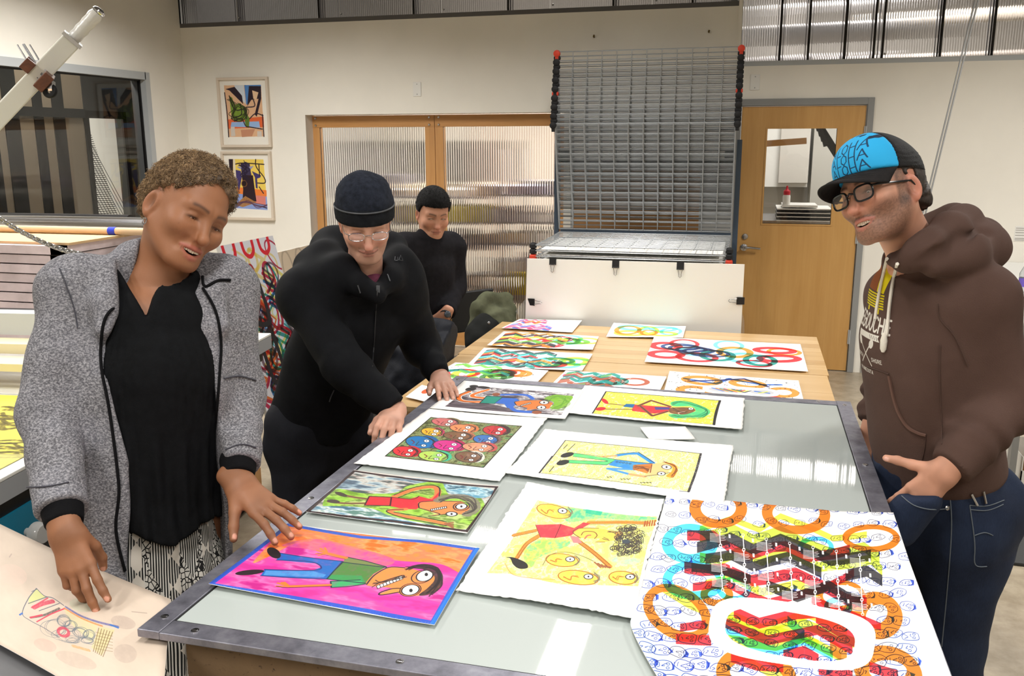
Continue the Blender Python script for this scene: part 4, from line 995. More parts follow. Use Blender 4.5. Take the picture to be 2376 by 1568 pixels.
def beard_art():
    a = Art(1200, 620, [(1264, 999), (1702, 1038), (1679, 1171), (1171, 1100)], (253, 253, 250)).frame(1160, 860, .25253)
    a.wash([(602, 648), (1842, 786), (1728, 1125), (362, 950)], [(246, 242, 130), (252, 248, 180), (240, 236, 90), (253, 252, 226), (248, 244, 160)], 30, False, seed=19, stretch=.6)
    a.line([(362, 950), (602, 646), (1200, 715), (1845, 785)], 7, BK, smooth=False); a.line([(1845, 785), (1800, 950), (1732, 1128)], 14, BK, tex=.5); a.line([(362, 950), (960, 1020), (1450, 1085)], 4, BK); a.line([(362, 950), (480, 790)], 12, BK, tex=.4); a.line([(1650, 1122), (1735, 1128)], 5, BK)
    for P in ([(620, 745), (690, 680)], [(585, 720), (620, 685)], [(455, 940), (495, 888)], [(530, 850), (560, 825)]): a.line(P, 6, BK)
    a.fill([(680, 765), (1070, 838), (980, 886), (622, 857), (630, 828), (955, 850), (982, 845), (668, 796)], (84, 206, 122), tex=.2); a.line([(680, 765), (900, 800), (1070, 838), (980, 886), (622, 857)], 5, BK, smooth=False); a.line([(668, 796), (930, 838), (985, 848), (940, 852), (630, 828)], 4, BK)
    a.ell((618, 780), 62, 22, (26, 24, 26), -.2); a.ell((578, 852), 60, 24, (26, 24, 26), -.2)
    a.fill([(1062, 836), (1240, 862), (1400, 880), (1235, 940), (995, 886)], (44, 140, 214), tex=.25); a.line([(1075, 800), (1180, 785), (1270, 785), (1405, 875)], 30, (52, 146, 220), smooth=False); a.line([(1235, 930), (990, 918), (1190, 972)], 22, (70, 150, 214), smooth=False); a.line([(1062, 836), (1240, 862), (1400, 880)], 5, BK); a.line([(1075, 786), (1270, 770), (1415, 872)], 5, BK, smooth=False)
    for k in range(5): a.ell((1075 + k * 30, 858 + k * 5), 9, 6, BK, 0, 3)
    a.line([(935, 805), (1070, 802)], 16, (232, 160, 100)); a.line([(1195, 972), (1330, 995)], 24, (232, 166, 110))
    a.fill([(1225, 890), (1400, 880), (1450, 890), (1400, 960), (1350, 968), (1220, 930)], (206, 120, 44), tex=.2); scrib(a, [(1230, 905), (1310, 915), (1390, 930)], 6, (110, 60, 30), 7, 12, 9)
    a.fill([(1400, 882), (1500, 872), (1565, 900), (1545, 962), (1440, 978), (1330, 992), (1360, 960)], (244, 196, 130), smooth=False); a.line([(1560, 962), (1440, 980), (1330, 992)], 5, BK); a.line([(1395, 890), (1380, 960)], 6, (120, 50, 30))
    eye(a, (1530, 912), 44, 20, 5, .1); eye(a, (1482, 970), 36, 17, 5); a.fill([(1495, 868), (1600, 885), (1632, 930), (1595, 1002), (1525, 992), (1580, 945), (1570, 900)], (240, 150, 40), smooth=True, tex=.25); scrib(a, [(1500, 872), (1600, 895), (1622, 940), (1580, 998)], 5, (120, 60, 20), 4, 8, 10)
    for (x, y, n) in ((985, 990, 3), (1110, 1010, 6), (1290, 1042, 7)):
        for k in range(n): a.line([(x + k * 15, y + 4 * (k % 2)), (x + 10 + k * 15, y + 10 - 8 * (k % 2))], 5, BK)
    return a
def yellow_faces_art():
    a = Art(900, 900, [(1225, 1130), (1540, 1166), (1469, 1442), (1060, 1371)], (253, 253, 250)).frame(1040, 1110, .23569)
    a.wash([(880, 250), (2065, 410), (1960, 700), (1870, 1095), (1100, 1080), (600, 960), (380, 950), (620, 640)], [(250, 244, 110), (240, 240, 120), (252, 250, 190), (206, 232, 120), (248, 240, 150), (252, 248, 120)], 70, False, seed=21)
    a.wash([(1200, 300), (2000, 410), (1950, 440), (1500, 400), (1180, 440)], [(120, 200, 120), (160, 214, 140), (60, 186, 150)], 40, True, .8, seed=22, soft=8); a.fill([(1360, 310), (1520, 330), (1500, 370), (1350, 350)], (22, 184, 150), .8, tex=.4)
    a.wash([(860, 640), (1150, 620), (1180, 680), (900, 800), (820, 900), (740, 780)], [(130, 230, 90), (190, 236, 90), (90, 210, 130)], 40, True, .75, seed=23, soft=8); a.wash([(1600, 800), (1880, 820), (1840, 880), (1620, 850)], [(150, 230, 200), (200, 240, 160)], 30, True, .6, seed=24, soft=8)
    OR = (222, 130, 44); DB = (110, 56, 36)
    for P, w in (([(1380, 442), (1700, 440), (1960, 465)], 34), ([(1250, 610), (1420, 740), (1590, 895)], 40), ([(890, 590), (770, 670), (680, 800)], 40), ([(870, 535), (640, 590)], 28)): a.line(P, w, OR, tex=.2); a.line(np.array(P) + (0, w * .48), 5, DB); a.line(np.array(P) - (0, w * .48), 4, DB)
    for k in range(5): a.line([(1940 + k * 24, 445), (1930 + k * 24, 495)], 14, (170, 88, 40)); a.line([(1440 + k * 34, 850 + k * 12), (1500 + k * 24, 905)], 13, (150, 84, 54), tex=.3)
    a.fill([(860, 482), (1110, 465), (1240, 500), (1330, 440), (1400, 452), (1265, 532), (1205, 580), (1050, 606), (910, 602)], (212, 54, 70), tex=.2); a.fill([(1195, 575), (1280, 590), (1320, 655), (1230, 650)], (232, 130, 130)); a.line([(860, 482), (890, 560), (910, 602)], 5, DB); a.line([(1110, 465), (1050, 606)], 6, (110, 24, 34))
    a.fill([(560, 800), (640, 800), (760, 850), (782, 905), (700, 912), (640, 870), (610, 810)], (34, 28, 28), smooth=True)
    a.fill([(1228, 545), (1290, 502), (1500, 500), (1700, 545), (1660, 620), (1520, 645), (1450, 640), (1500, 605), (1300, 600)], (246, 198, 84), smooth=False, tex=.2); a.line([(1300, 600), (1228, 545), (1290, 502), (1480, 498)], 7, DB); a.line([(1450, 640), (1540, 640)], 6, DB)
    a.line([(1310, 570), (1340, 535), (1430, 535), (1465, 570), (1440, 605)], 7, DB); a.line([(1345, 605), (1370, 575), (1400, 570)], 14, (200, 100, 90)); scrib(a, [(1570, 530), (1640, 545), (1690, 560)], 7, BK, 3, 7, 11); scrib(a, [(1520, 600), (1580, 620)], 6, BK, 3, 6, 12); a.ell((1690, 555), 30, 22, OR, .3, 7, (244, 190, 90))
    r = np.random.default_rng(30)
    for k in range(150):
        t = r.random(2); cx, cy = 1600 + 290 * t[0], 480 + 300 * t[1]
        if ((cx - 1745) / 160) ** 2 + ((cy - 630) / 160) ** 2 > 1 or (cx < 1650 and 520 < cy < 650): continue
        th = np.linspace(0, 7, 9); s = 18 + 14 * r.random(); a.line(np.c_[cx + s * np.cos(th) + th * 3, cy + s * .7 * np.sin(th)], 6, (58, 50, 46), .85)
    a.ell((1750, 640), 40, 22, (60, 70, 80), .1)
    def face(c, rx, ry, ang, sd):
        a.ell(c, rx, ry, (246, 190, 60), ang, 0, None, .75, tex=.4); a.ell(c, rx, ry, (170, 96, 34), ang, 8); eye(a, (c[0] + rx * .5, c[1] - ry * .15), 44, 26, 7); 
        scrib(a, [(c[0] - rx * .7, c[1] - ry * .1), (c[0] - rx * .4, c[1] + ry * .3), (c[0] - rx * .3, c[1] - ry * .2), (c[0], c[1] - ry * .1)], 7, (170, 96, 34), 2, 6, sd); scrib(a, [(c[0] + rx * .8, c[1] - ry * .7), (c[0] + rx * 1.05, c[1]), (c[0] + rx * .8, c[1] + ry * .7)], 7, (120, 110, 90), 4, 10, sd + 1)
    face((1040, 345), 170, 62, .15, 41); face((1120, 830), 160, 66, .1, 43); face((1280, 1010), 200, 72, .12, 45); face((1720, 1010), 140, 66, .1, 47)
    a.line([(930, 880), (1000, 780), (1140, 745), (1300, 780), (1430, 840)], 6, (110, 90, 60)); a.line([(560, 860), (640, 970), (850, 1015), (1050, 1030)], 8, (170, 120, 70), .7)
    return a

def blue_face(a, c, s, ang, r, col=(26, 52, 160)):
    ca, sa = math.cos(ang), math.sin(ang)
    T = lambda P: [(c[0] + s * (x * ca - y * sa), c[1] + s * .72 * (x * sa + y * ca)) for x, y in P]
    j = lambda P, k=.08: np.array(P) + r.normal(0, k, (len(P), 2))
    a.line(T(j([(-1, .1), (-.8, -.5), (0, -.7), (.8, -.5), (1, .1), (.7, .6), (0, .7), (-.8, .5), (-1, .1)])), 4.2, col, .9, 'mul')
    for sy in (-.28, .28): a.line(T([(.42 + .16 * math.cos(t), sy + .16 * math.sin(t)) for t in np.linspace(0, 6.3, 9)]), 3.6, col, .9, 'mul')
    a.line(T(j([(.1, -.3), (-.2, .05), (.1, .1)])), 4, col, .9, 'mul'); a.line(T(j([(-.6, -.25), (-.5, .0), (-.62, .25)])), 4, col, .9, 'mul')
    if r.random() < .45: a.fill(T(j([(.6, -.6), (1.1, -.3), (1.15, .3), (.7, .6), (.85, 0)], .1)), (34, 70, 200), .85, 'mul')
def big_print_art():
    q = [(1547, 1148), (2072, 1198), (2262, 1720), (1408, 1640)]
    a = Art(1500, 1250, q, (252, 253, 254)).frame(1440, 1130, .32828)
    a.wash([(-60, 1000), (120, 900), (300, 1200), (800, 1600), (-100, 1600)], [(214, 242, 252), (232, 248, 253)], 200, True, soft=20, seed=1); a.wash([(1900, 900), (2300, 1100), (2700, 1700), (2000, 1600)], [(226, 244, 252), (244, 250, 253)], 200, True, soft=20, seed=1)
    OR = (238, 128, 34); CY = (84, 208, 240); RD = (200, 36, 48); YE = (244, 236, 64); LI = (196, 214, 62); GY = (66, 64, 68)
    def ring(c, rx, ry, wd, col, ang=0): a.ell(c, rx, ry, col, ang, wd, None, 1., 'mul', 40)
    ring((690, 150), 165, 110, 95, OR); ring((1240, 185), 205, 115, 90, OR, .05); ring((1770, 365), 180, 75, 52, OR, .05); ring((1810, 900), 130, 120, 100, OR); ring((400, 890), 225, 150, 62, OR, .55); ring((960, 1330), 240, 150, 80, OR, .2); ring((1890, 1300), 190, 130, 90, OR, .2); ring((680, 760), 90, 60, 50, OR); ring((1560, 760), 150, 90, 40, OR)
    ring((490, 400), 160, 110, 84, CY); ring((520, 660), 190, 110, 66, CY); ring((1380, 420), 110, 60, 40, CY); ring((1540, 840), 80, 50, 40, CY); ring((800, 720), 100, 70, 40, CY)
    Z = [([(560, 300), (780, 225), (980, 300), (1130, 205), (1330, 280), (1500, 360), (1740, 340)], 34, YE), ([(560, 360), (680, 330), (800, 300), (940, 370), (1130, 305), (1300, 390), (1500, 465), (1720, 425), (1830, 500)], 56, LI), ([(540, 430), (780, 360), (940, 440), (1130, 365), (1330, 440), (1490, 515), (1770, 480)], 62, GY),
         ([(470, 345), (660, 345), (760, 420), (900, 485), (1080, 420), (1170, 415), (1330, 490), (1500, 470), (1620, 440)], 58, RD), ([(560, 500), (700, 520), (850, 450), (1000, 520), (1180, 450), (1400, 560), (1600, 540), (1770, 510), (1850, 590)], 56, LI), ([(600, 510), (780, 480), (940, 560), (1060, 520), (1180, 490), (1420, 600)], 58, GY), ([(1590, 620), (1740, 590), (1850, 660)], 64, GY),
         ([(450, 570), (580, 590), (740, 580), (920, 660), (1060, 640), (1230, 600), (1440, 700), (1600, 790), (1740, 815)], 66, RD), ([(500, 570), (720, 590), (920, 650)], 50, GY), ([(1030, 690), (1250, 770), (1470, 690), (1600, 770), (1700, 800)], 62, GY), ([(510, 710), (740, 675), (900, 760), (1050, 812), (1350, 735), (1500, 680), (1650, 600)], 46, RD), ([(1350, 790), (1600, 885), (1840, 985)], 46, RD), ([(600, 690), (800, 640), (1000, 740), (1250, 680), (1420, 760)], 50, YE), ([(420, 1000), (600, 970)], 46, RD), ([(390, 1080), (640, 1085)], 60, RD), ([(300, 720), (460, 820), (600, 880)], 50, YE), ([(780, 1200), (960, 1260), (1150, 1270)], 60, RD), ([(1400, 1290), (1640, 1330)], 56, RD), ([(1760, 1270), (1960, 1330)], 60, RD), ([(860, 1200), (1060, 1320), (1200, 1290)], 46, YE)]
    for P, w, c in Z: band(a, P, w * 1.25, c, .95 if c == GY else .9)
    r = np.random.default_rng(77)
    for i in range(17):
        for j in range(15):
            u, v = (i + .5 * (j % 2)) / 16.5, j / 14.
            x = 330 - 300 * v + (1640 + 420 * v) * u + r.normal(0, 12); y = 110 + 80 * u + 1330 * v + r.normal(0, 10)
            if ((x - 1210) / 590) ** 2 + ((y - 1040) / 250) ** 2 < 1: continue
            s = 34 + 34 * v + 10 * r.random()
            blue_face(a, (x, y), s, r.normal(.1, .15), r, (24, 48, 150) if r.random() < .75 else (60, 60, 90))
    W_ = (253, 253, 253)
    for k in range(4):
        for m in range(7):
            x, y = 700 + 165 * m + 5 * k, 385 + 105 * k + 28 * (m - 1)
            if x > 1750: continue
            a.line([(x, y - 40), (x + 6, y + 48)], 7, W_, smooth=False); a.ell((x, y - 46), 9, 10, W_, 0, 4); a.ell((x + 6, y + 54), 9, 10, W_, 0, 4)
            if (m + k) % 2 == 0 or k == 3:
                for t in range(7): a.line([(x - 68, y - 28 + t * 9), (x + 2, y - 20 + t * 9)], 3.6, W_, smooth=False)
                for t in range(4): a.line([(x + 10, y - 12 + t * 11), (x + 34 + 8 * (t % 2), y - 16 + t * 11)], 3.6, W_, smooth=False)
            a.fill([(x + 62, y - 24), (x + 76, y - 22), (x + 78, y + 4), (x + 64, y + 2)], W_)
    def rrect(cx, cy, rx, ry, ang, e=3.4):
        th = np.linspace(0, 2 * np.pi, 60, endpoint=False); c, s = np.cos(th), np.sin(th); x = rx * np.sign(c) * np.abs(c) ** (2 / e); y = ry * np.sign(s) * np.abs(s) ** (2 / e)
        return np.c_[cx + x * math.cos(ang) - y * math.sin(ang), cy + x * math.sin(ang) + y * math.cos(ang)]
    a.fill(rrect(1212, 1035, 590, 222, .14), W_)
    b = Art(1500, 1250, q, (252, 253, 254)).frame(1440, 1130, .32828)
    for P, w, c in (([(740, 930), (1000, 1050), (1290, 960), (1660, 1100)], 62, LI), ([(800, 880), (980, 960), (1250, 890), (1400, 880)], 66, RD), ([(740, 960), (1040, 1080), (1390, 1005), (1640, 1150)], 60, RD), ([(1380, 900), (1540, 1000), (1660, 1080)], 90, RD), ([(740, 1000), (900, 1100), (1100, 1160), (1290, 1080), (1500, 1190)], 56, CY), ([(760, 900), (1000, 1000), (1330, 890), (1600, 1000)], 60, YE), ([(1180, 940), (1300, 1040), (1180, 1130)], 60, CY), ([(760, 1080), (1100, 1120), (1300, 1060), (1560, 1200)], 60, LI), ([(1150, 1190), (1300, 1160), (1400, 1220)], 70, RD), ([(1480, 1120), (1600, 1200)], 90, OR), ([(900, 1060), (1100, 1000), (1400, 1100)], 40, YE)): band(b, P, w * 1.2, c)
    for i in range(7):
        for j in range(4): blue_face(b, (800 + i * 130 + r.normal(0, 12), 930 + j * 80 + i * 10 + r.normal(0, 8)), 48, r.normal(.1, .15), r)
    m = Art(1500, 1250, q, (0, 0, 0)).frame(1440, 1130, .32828); m.fill(rrect(1198, 1040, 462, 158, .17, 2.8), (255, 255, 255))
    a.im = a.im * (1 - m.im) + b.im * m.im
    return a

def abstract(w, h, pal, seed, chevron=0, rings=(), bg=(252, 252, 249), glyph=0, whitebits=0):
    a = Art(w, h, None, bg).frame(0, 0, 1); r = np.random.default_rng(seed)
    for (cx, cy, rx, ry, wd, c) in rings: a.ell((cx * w, cy * h), rx * w, ry * h, c, r.normal(0, .08), wd * h, None, .9, 'mul', 30)
    for k in range(chevron):
        y = h * (.12 + .78 * k / max(chevron - 1, 1)); n = 7; x = np.linspace(.04 * w, w * r.uniform(.5, .72), n); P = np.c_[x, y + np.where(np.arange(n) % 2, -.07, .07) * h + r.normal(0, 4, n)]
        band(a, P, h * .135, pal[k % len(pal)], .85, 'n')
        for i in range(n - 1):
            if r.random() < .6: a.fill([P[i], P[i + 1], P[i + 1] + (0, h * .11), P[i] + (0, h * .11)], pal[r.integers(len(pal))], .8)
    for k in range(whitebits):
        x, y = r.uniform(.08, .75) * w, r.uniform(.1, .9) * h; a.line([(x, y), (x + .02 * w, y - .07 * h)], 3, (252, 252, 250), smooth=False)
    for k in range(glyph):
        x, y = r.uniform(.02, .98) * w, r.uniform(.04, .96) * h; a.line(np.array([(x, y)]) + np.cumsum(r.normal(0, 6, (4, 2)), 0), 3.4, (30, 28, 40))
    return a
_r = np.random.default_rng(3)
RED, PNK, PUR, YEL, CYA, ORA, GRN, TEA, BLU, DRK, SAL = (206, 44, 52), (220, 70, 120), (150, 110, 180), (244, 226, 70), (110, 214, 232), (240, 140, 50), (110, 186, 70), (30, 140, 130), (60, 110, 200), (54, 56, 62), (236, 120, 100)
def rset(cols, n, x0, x1, y0=.25, y1=.75, seed=0, s=.12):
    r = np.random.default_rng(seed); return [(r.uniform(x0, x1), r.uniform(y0, y1), s * r.uniform(.7, 1.3), s * 1.5 * r.uniform(.8, 1.2), r.uniform(.08, .13), cols[i % len(cols)]) for i in range(n)]
def tq(*p): return [(900 + x * .44613, 680 + y * .44613) for x, y in p]
LT = 'lying on the light table'
sheet('print_cartoon_faces', [(996, 951), (1269, 974), (1160, 1119), (823, 1078)], TZ, heads_art(), 'deckle-edged sheet with twelve coloured cartoon heads on green, near the beanie man', deckle=.0012, lift=.004, wav=.003, seed=1, n=(50, 40))
sheet('print_green_hair', [(1077, 883), (1356, 906), (1311, 973), (997, 948)], TZ, green_hair_art(), 'print of an orange-faced figure with lime green hair on dark scribble', lift=.009, seed=2)
sheet('print_green_afro', [(1357, 894), (1728, 923), (1722, 997), (1309, 957)], TZ, green_afro_art(), 'yellow print of a figure in red jacket with mint green hair', lift=.011, deckle=.0012, seed=3, n=(50, 20))
sheet('print_bearded_man', [(1264, 999), (1702, 1038), (1679, 1171), (1171, 1100)], TZ, beard_art(), 'pale yellow print of a ginger bearded man in green trousers', lift=.008, wav=.009, deckle=.0012, seed=5, n=(60, 30))
sheet('print_red_dress', [(822, 1096), (1158, 1132), (1084, 1242), (710, 1191)], TZ, red_dress_art(), 'painting of a figure in red dress on green and blue ground', lift=.004, wav=.005, seed=6)
sheet('print_pink_figure', [(667, 1218), (1114, 1277), (1008, 1456), (485, 1363)], TZ, pink_art(), 'pink and orange painting of a big-eyed figure in green shirt and jeans', lift=.004, wav=.006, seed=7, n=(36, 24))
sheet('print_yellow_faces', [(1225, 1130), (1540, 1166), (1469, 1442), (1060, 1371)], TZ, yellow_faces_art(), 'white deckle-edged sheet with yellow watercolour faces and a red skirted figure', lift=.006, wav=.009, deckle=.0013, seed=8, n=(50, 50))
bigp = big_print_art()
sheet('print_large_pattern', [(1547, 1148), (2072, 1198), (2262, 1720), (1408, 1640)], TZ, bigp, 'large screenprint of zigzags, orange rings and blue line faces at the near corner', lift=.010, wav=.004, seed=9, n=(60, 60), edge=lambda v: .20 * max(0, (v - .72) / .28) ** 1.2, raise_corner=lambda u, v: .035 * max(0, .22 - u) * max(0, v - .6) * 4 + .012 * max(0, u - .75) * max(0, .3 - v) * 10)
tag(sheet('blank_card', [(1485, 993), (1590, 991), (1613, 1022), (1505, 1020)], TZ, M_paper, 'small blank white card on the glass of the light table', 'card', n=(8, 8), lift=.006, wav=.004, seed=3), group='prints laid out on the tables')
WT = WZ
sheet('print_pink_zigzag', tq((685, 136), (1010, 146), (958, 205), (590, 185)), WT, abstract(520, 300, [PNK, RED, (200, 200, 206), PUR, PNK, BLU], 4, 5, rset([(200, 200, 206), YEL], 3, .1, .4, seed=2), whitebits=20), 'pink and red zigzag print at the far left of the maple table', seed=11)
sheet('print_pastel_rings', tq((1175, 160), (1550, 175), (1535, 235), (1135, 228)), WT, abstract(520, 300, [], 5, 0, [(.28, .3, .17, .17, .14, CYA), (.68, .3, .17, .17, .14, CYA), (.28, .72, .18, .16, .13, YEL), (.7, .72, .18, .16, .13, YEL), (.22, .5, .14, .3, .10, ORA), (.8, .5, .14, .3, .09, CYA), (.48, .5, .12, .34, .10, YEL), (.5, .65, .1, .2, .08, ORA)]), 'print of four pastel cyan and yellow rings at the far edge of the table', seed=12)
sheet('print_orange_chevron', tq((600, 200), (1097, 228), (1065, 298), (515, 275)), WT, abstract(640, 380, [ORA, DRK, YEL, RED, GRN, DRK, ORA], 6, 7, rset([RED, GRN, CYA, YEL], 7, .55, .92, seed=3), whitebits=40), 'orange and black chevron print, second from the far left corner', seed=13)
sheet('print_teal_chevron', tq((500, 288), (1065, 318), (1010, 408), (410, 380)), WT, abstract(640, 380, [DRK, TEA, RED, CYA, ORA, DRK, TEA], 7, 7, rset([CYA, TEA, YEL, RED], 7, .5, .92, seed=4), whitebits=50), 'teal and black chevron print, third from the far left corner', seed=14)
sheet('print_red_rings', tq((1385, 230), (2145, 270), (2185, 410), (1335, 360)), WT, abstract(800, 460, [DRK, BLU, DRK, BLU, (60, 60, 110)], 8, 0, [(.1, .35, .09, .12, .09, RED), (.12, .68, .10, .12, .09, RED), (.22, .22, .09, .16, .05, RED), (.82, .32, .12, .10, .09, RED), (.84, .62, .12, .10, .09, RED), (.88, .36, .1, .12, .05, ORA), (.52, .2, .09, .18, .05, CYA), (.56, .46, .10, .18, .08, ORA), (.62, .66, .10, .16, .08, CYA), (.72, .72, .09, .17, .07, TEA), (.45, .62, .10, .18, .07, TEA), (.32, .72, .12, .15, .07, RED), (.68, .84, .1, .1, .05, RED), (.3, .5, .09, .14, .08, CYA)] + [(.2 + .05 * k, .36 + .05 * k, .12, .12, .05, (40, 70, 130)) for k in range(5)]), 'wide print of red, orange and cyan rings on the right of the maple table', seed=15)
sheet('print_green_rings', tq((350, 365), (835, 405), (770, 478), (232, 440)), WT, abstract(600, 360, [GRN, TEA], 9, 3, rset([GRN, (60, 130, 70), YEL, ORA, RED, GRN], 11, .2, .8, .35, .75, seed=6), glyph=60), 'green and yellow ring print tucked behind the light table corner', seed=16)
sheet('print_teal_rust', tq((925, 405), (1450, 438), (1400, 540), (840, 490)), WT, abstract(640, 360, [TEA, (176, 84, 60), TEA, (170, 90, 70), (120, 170, 90)], 10, 5, rset([TEA, (176, 84, 60), CYA], 7, .25, .8, .3, .8, seed=8) + [(.1, .3, .04, .08, .14, PNK)], whitebits=30), 'teal and rust print behind the middle of the light table', seed=17)
oa = abstract(760, 460, [], 11, 0, [(.24, .28, .12, .14, .10, ORA), (.58, .28, .12, .12, .10, ORA), (.2, .7, .10, .14, .10, ORA), (.85, .55, .10, .16, .10, ORA), (.72, .86, .1, .1, .12, RED)], glyph=190)
oa.line([(90, 120), (260, 170), (330, 60), (520, 130), (640, 110)], 26, BLU, .9, 'mul', smooth=False); oa.line([(120, 160), (300, 90), (420, 40), (560, 160)], 22, (40, 50, 120), .9, 'mul', smooth=False)
oa.fill(oa.curve(np.array([(250, 200), (560, 200), (620, 270), (560, 340), (250, 340), (190, 270)], float), True), (253, 253, 252)); oa.ell((330, 270), 110, 46, (190, 190, 194)); 
for k, c in enumerate((BLU, ORA, TEA, RED, YEL, DRK)): oa.line([(240 + 22 * k, 250), (300 + 24 * k, 290), (360 + 20 * k, 250)], 12, c, .9, smooth=False)
oa.ell((520, 270), 70, 44, (190, 190, 194)); oa.line([(480, 260), (560, 280)], 16, BLU); oa.line([(500, 286), (550, 256)], 12, YEL)
sheet('print_blue_zigzag', tq((1465, 410), (2135, 460), (2168, 585), (1428, 545)), WT, oa, 'orange ring print with blue zigzag and black glyphs behind the light table, right', seed=18)
da = abstract(300, 220, [], 12); da.ell((120, 80), 40, 44, (236, 92, 50))
sheet('print_orange_dot', tq((178, 484), (330, 500), (235, 580), (92, 543)), WT, da, 'white sheet with one orange dot beside the beanie man', n=(10, 8), seed=19)

# ---- sketch on brown-white paper under the woman's right hand, on a small cart
def sketch_art():
    q = [(-150, 1150), (398, 1402), (372, 1720), (-150, 1420)]
    a = Art(1100, 700, q, (214, 196, 178)).frame(0, 1180, .2475)
    nz = vnoise(700, 1100, 120, 9, 4)[..., None]; a.im *= 1 - .10 * nz
    for c, rx, ry, col in (((1160, 1100), 120, 60, (150, 132, 124)), ((430, 1330), 110, 60, (216, 150, 140)), ((1180, 1400), 110, 90, (158, 140, 130)), ((720, 1470), 200, 70, (170, 152, 140)), ((120, 640), 140, 100, (222, 190, 176)), ((760, 930), 110, 60, (170, 190, 160))): a.ell(c, rx, ry, col, .3, alpha=.35, tex=.5)
    PE = (96, 100, 110)
    a.fill([(345, 770), (430, 850), (280, 930), (270, 870)], (196, 206, 120), .7, tex=.4); a.fill([(600, 960), (930, 1110), (860, 1300), (660, 1100)], (206, 206, 140), .45, tex=.4); a.fill([(940, 1130), (1080, 1170), (960, 1420), (860, 1340)], (206, 196, 120), .45, tex=.3)
    a.line([(345, 768), (420, 840), (500, 860), (600, 930)], 8, PE); a.line([(345, 768), (270, 870), (215, 1020), (290, 1090), (420, 1160), (560, 1250)], 7, PE); a.line([(300, 800), (350, 775)], 5, PE)
    a.line([(320, 960), (400, 920), (500, 890)], 34, (196, 56, 80), .85, tex=.4); a.line([(300, 960), (450, 860)], 12, (196, 60, 80), .8); a.line([(270, 920), (440, 850)], 7, PE); a.line([(370, 990), (560, 910)], 6, PE)
    a.line([(290, 1060), (420, 1030), (560, 960)], 18, (84, 76, 74), .8, tex=.4); a.line([(290, 1060), (400, 1030)], 14, (196, 60, 80)); a.line([(350, 1100), (480, 1020), (610, 960)], 10, (206, 70, 90))
    a.line([(620, 945), (760, 1030), (920, 1090), (1110, 1140)], 20, (96, 96, 150), .8, tex=.3); a.line([(610, 960), (760, 1050), (900, 1110), (960, 1130)], 16, (222, 124, 70), .75, tex=.3); a.line([(1040, 1120), (1110, 1150)], 14, (60, 110, 180)); a.line([(190, 1035), (215, 1018)], 14, (70, 110, 180))
    r = np.random.default_rng(6)
    for c, rx, ry, n in (((600, 1080), 70, 50, 5), ((660, 1130), 60, 48, 4), ((760, 1200), 70, 44, 5), ((840, 1220), 50, 50, 4), ((640, 1220), 130, 70, 3), ((520, 1160), 110, 80, 3), ((690, 1270), 60, 30, 3), ((820, 1270), 60, 30, 4)):
        for k in range(n): a.ell((c[0] + r.normal(0, 7), c[1] + r.normal(0, 6)), rx * r.uniform(.8, 1.15), ry * r.uniform(.8, 1.15), (100, 110, 120), r.normal(.2, .2), 3.5, None, .75)
    a.ell((600, 1195), 50, 40, (200, 60, 84), .3, 26, None, .7)
    for k in range(6): a.line([(930 + 26 * k, 1150 + 8 * k), (880 + 18 * k, 1380 + 10 * k)], 5, (110, 90, 60), .8); a.line([(900, 1190 + 32 * k), (1060, 1230 + 30 * k)], 4, (120, 100, 66), .7)
    a.line([(690, 1330), (840, 1370)], 26, (200, 140, 70), .5, tex=.5)
    a.line([(110, 440), (90, 470)], 10, (160, 140, 130), .6); a.line([(1240, 1000), (1380, 1020)], 8, (150, 134, 124), .6)
    return a
PZ = .862
sheet('sketch_paper', [(-150, 1150), (398, 1402), (372, 1720), (-150, 1420)], PZ, sketch_art(), 'large buff paper with a crayon sketch held under the woman\'s right hand', 'drawing', lift=.004, wav=.010, n=(30, 20), group=None, seed=4)
ct = thing('side_cart', (-1.55, 1.15, 0), 'dark grey side cart under the buff sketch paper', 'cart')
M_cart = mat('cart_grey', (92, 92, 94), .6)
MB().box(-1.93, -1.075, .85, 1.40, PZ - .035, PZ - .002).build('cart_top', M_cart, ct, bevel=.003)
for x in (-1.88, -1.12):
    for y in (.9, 1.35): MB().box(x - .02, x + .02, y - .02, y + .02, 0, PZ - .035).build('leg', M_cart, ct)
MB().box(-1.88, -1.12, .9, 1.35, .25, .28).build('lower_shelf', M_cart, ct)

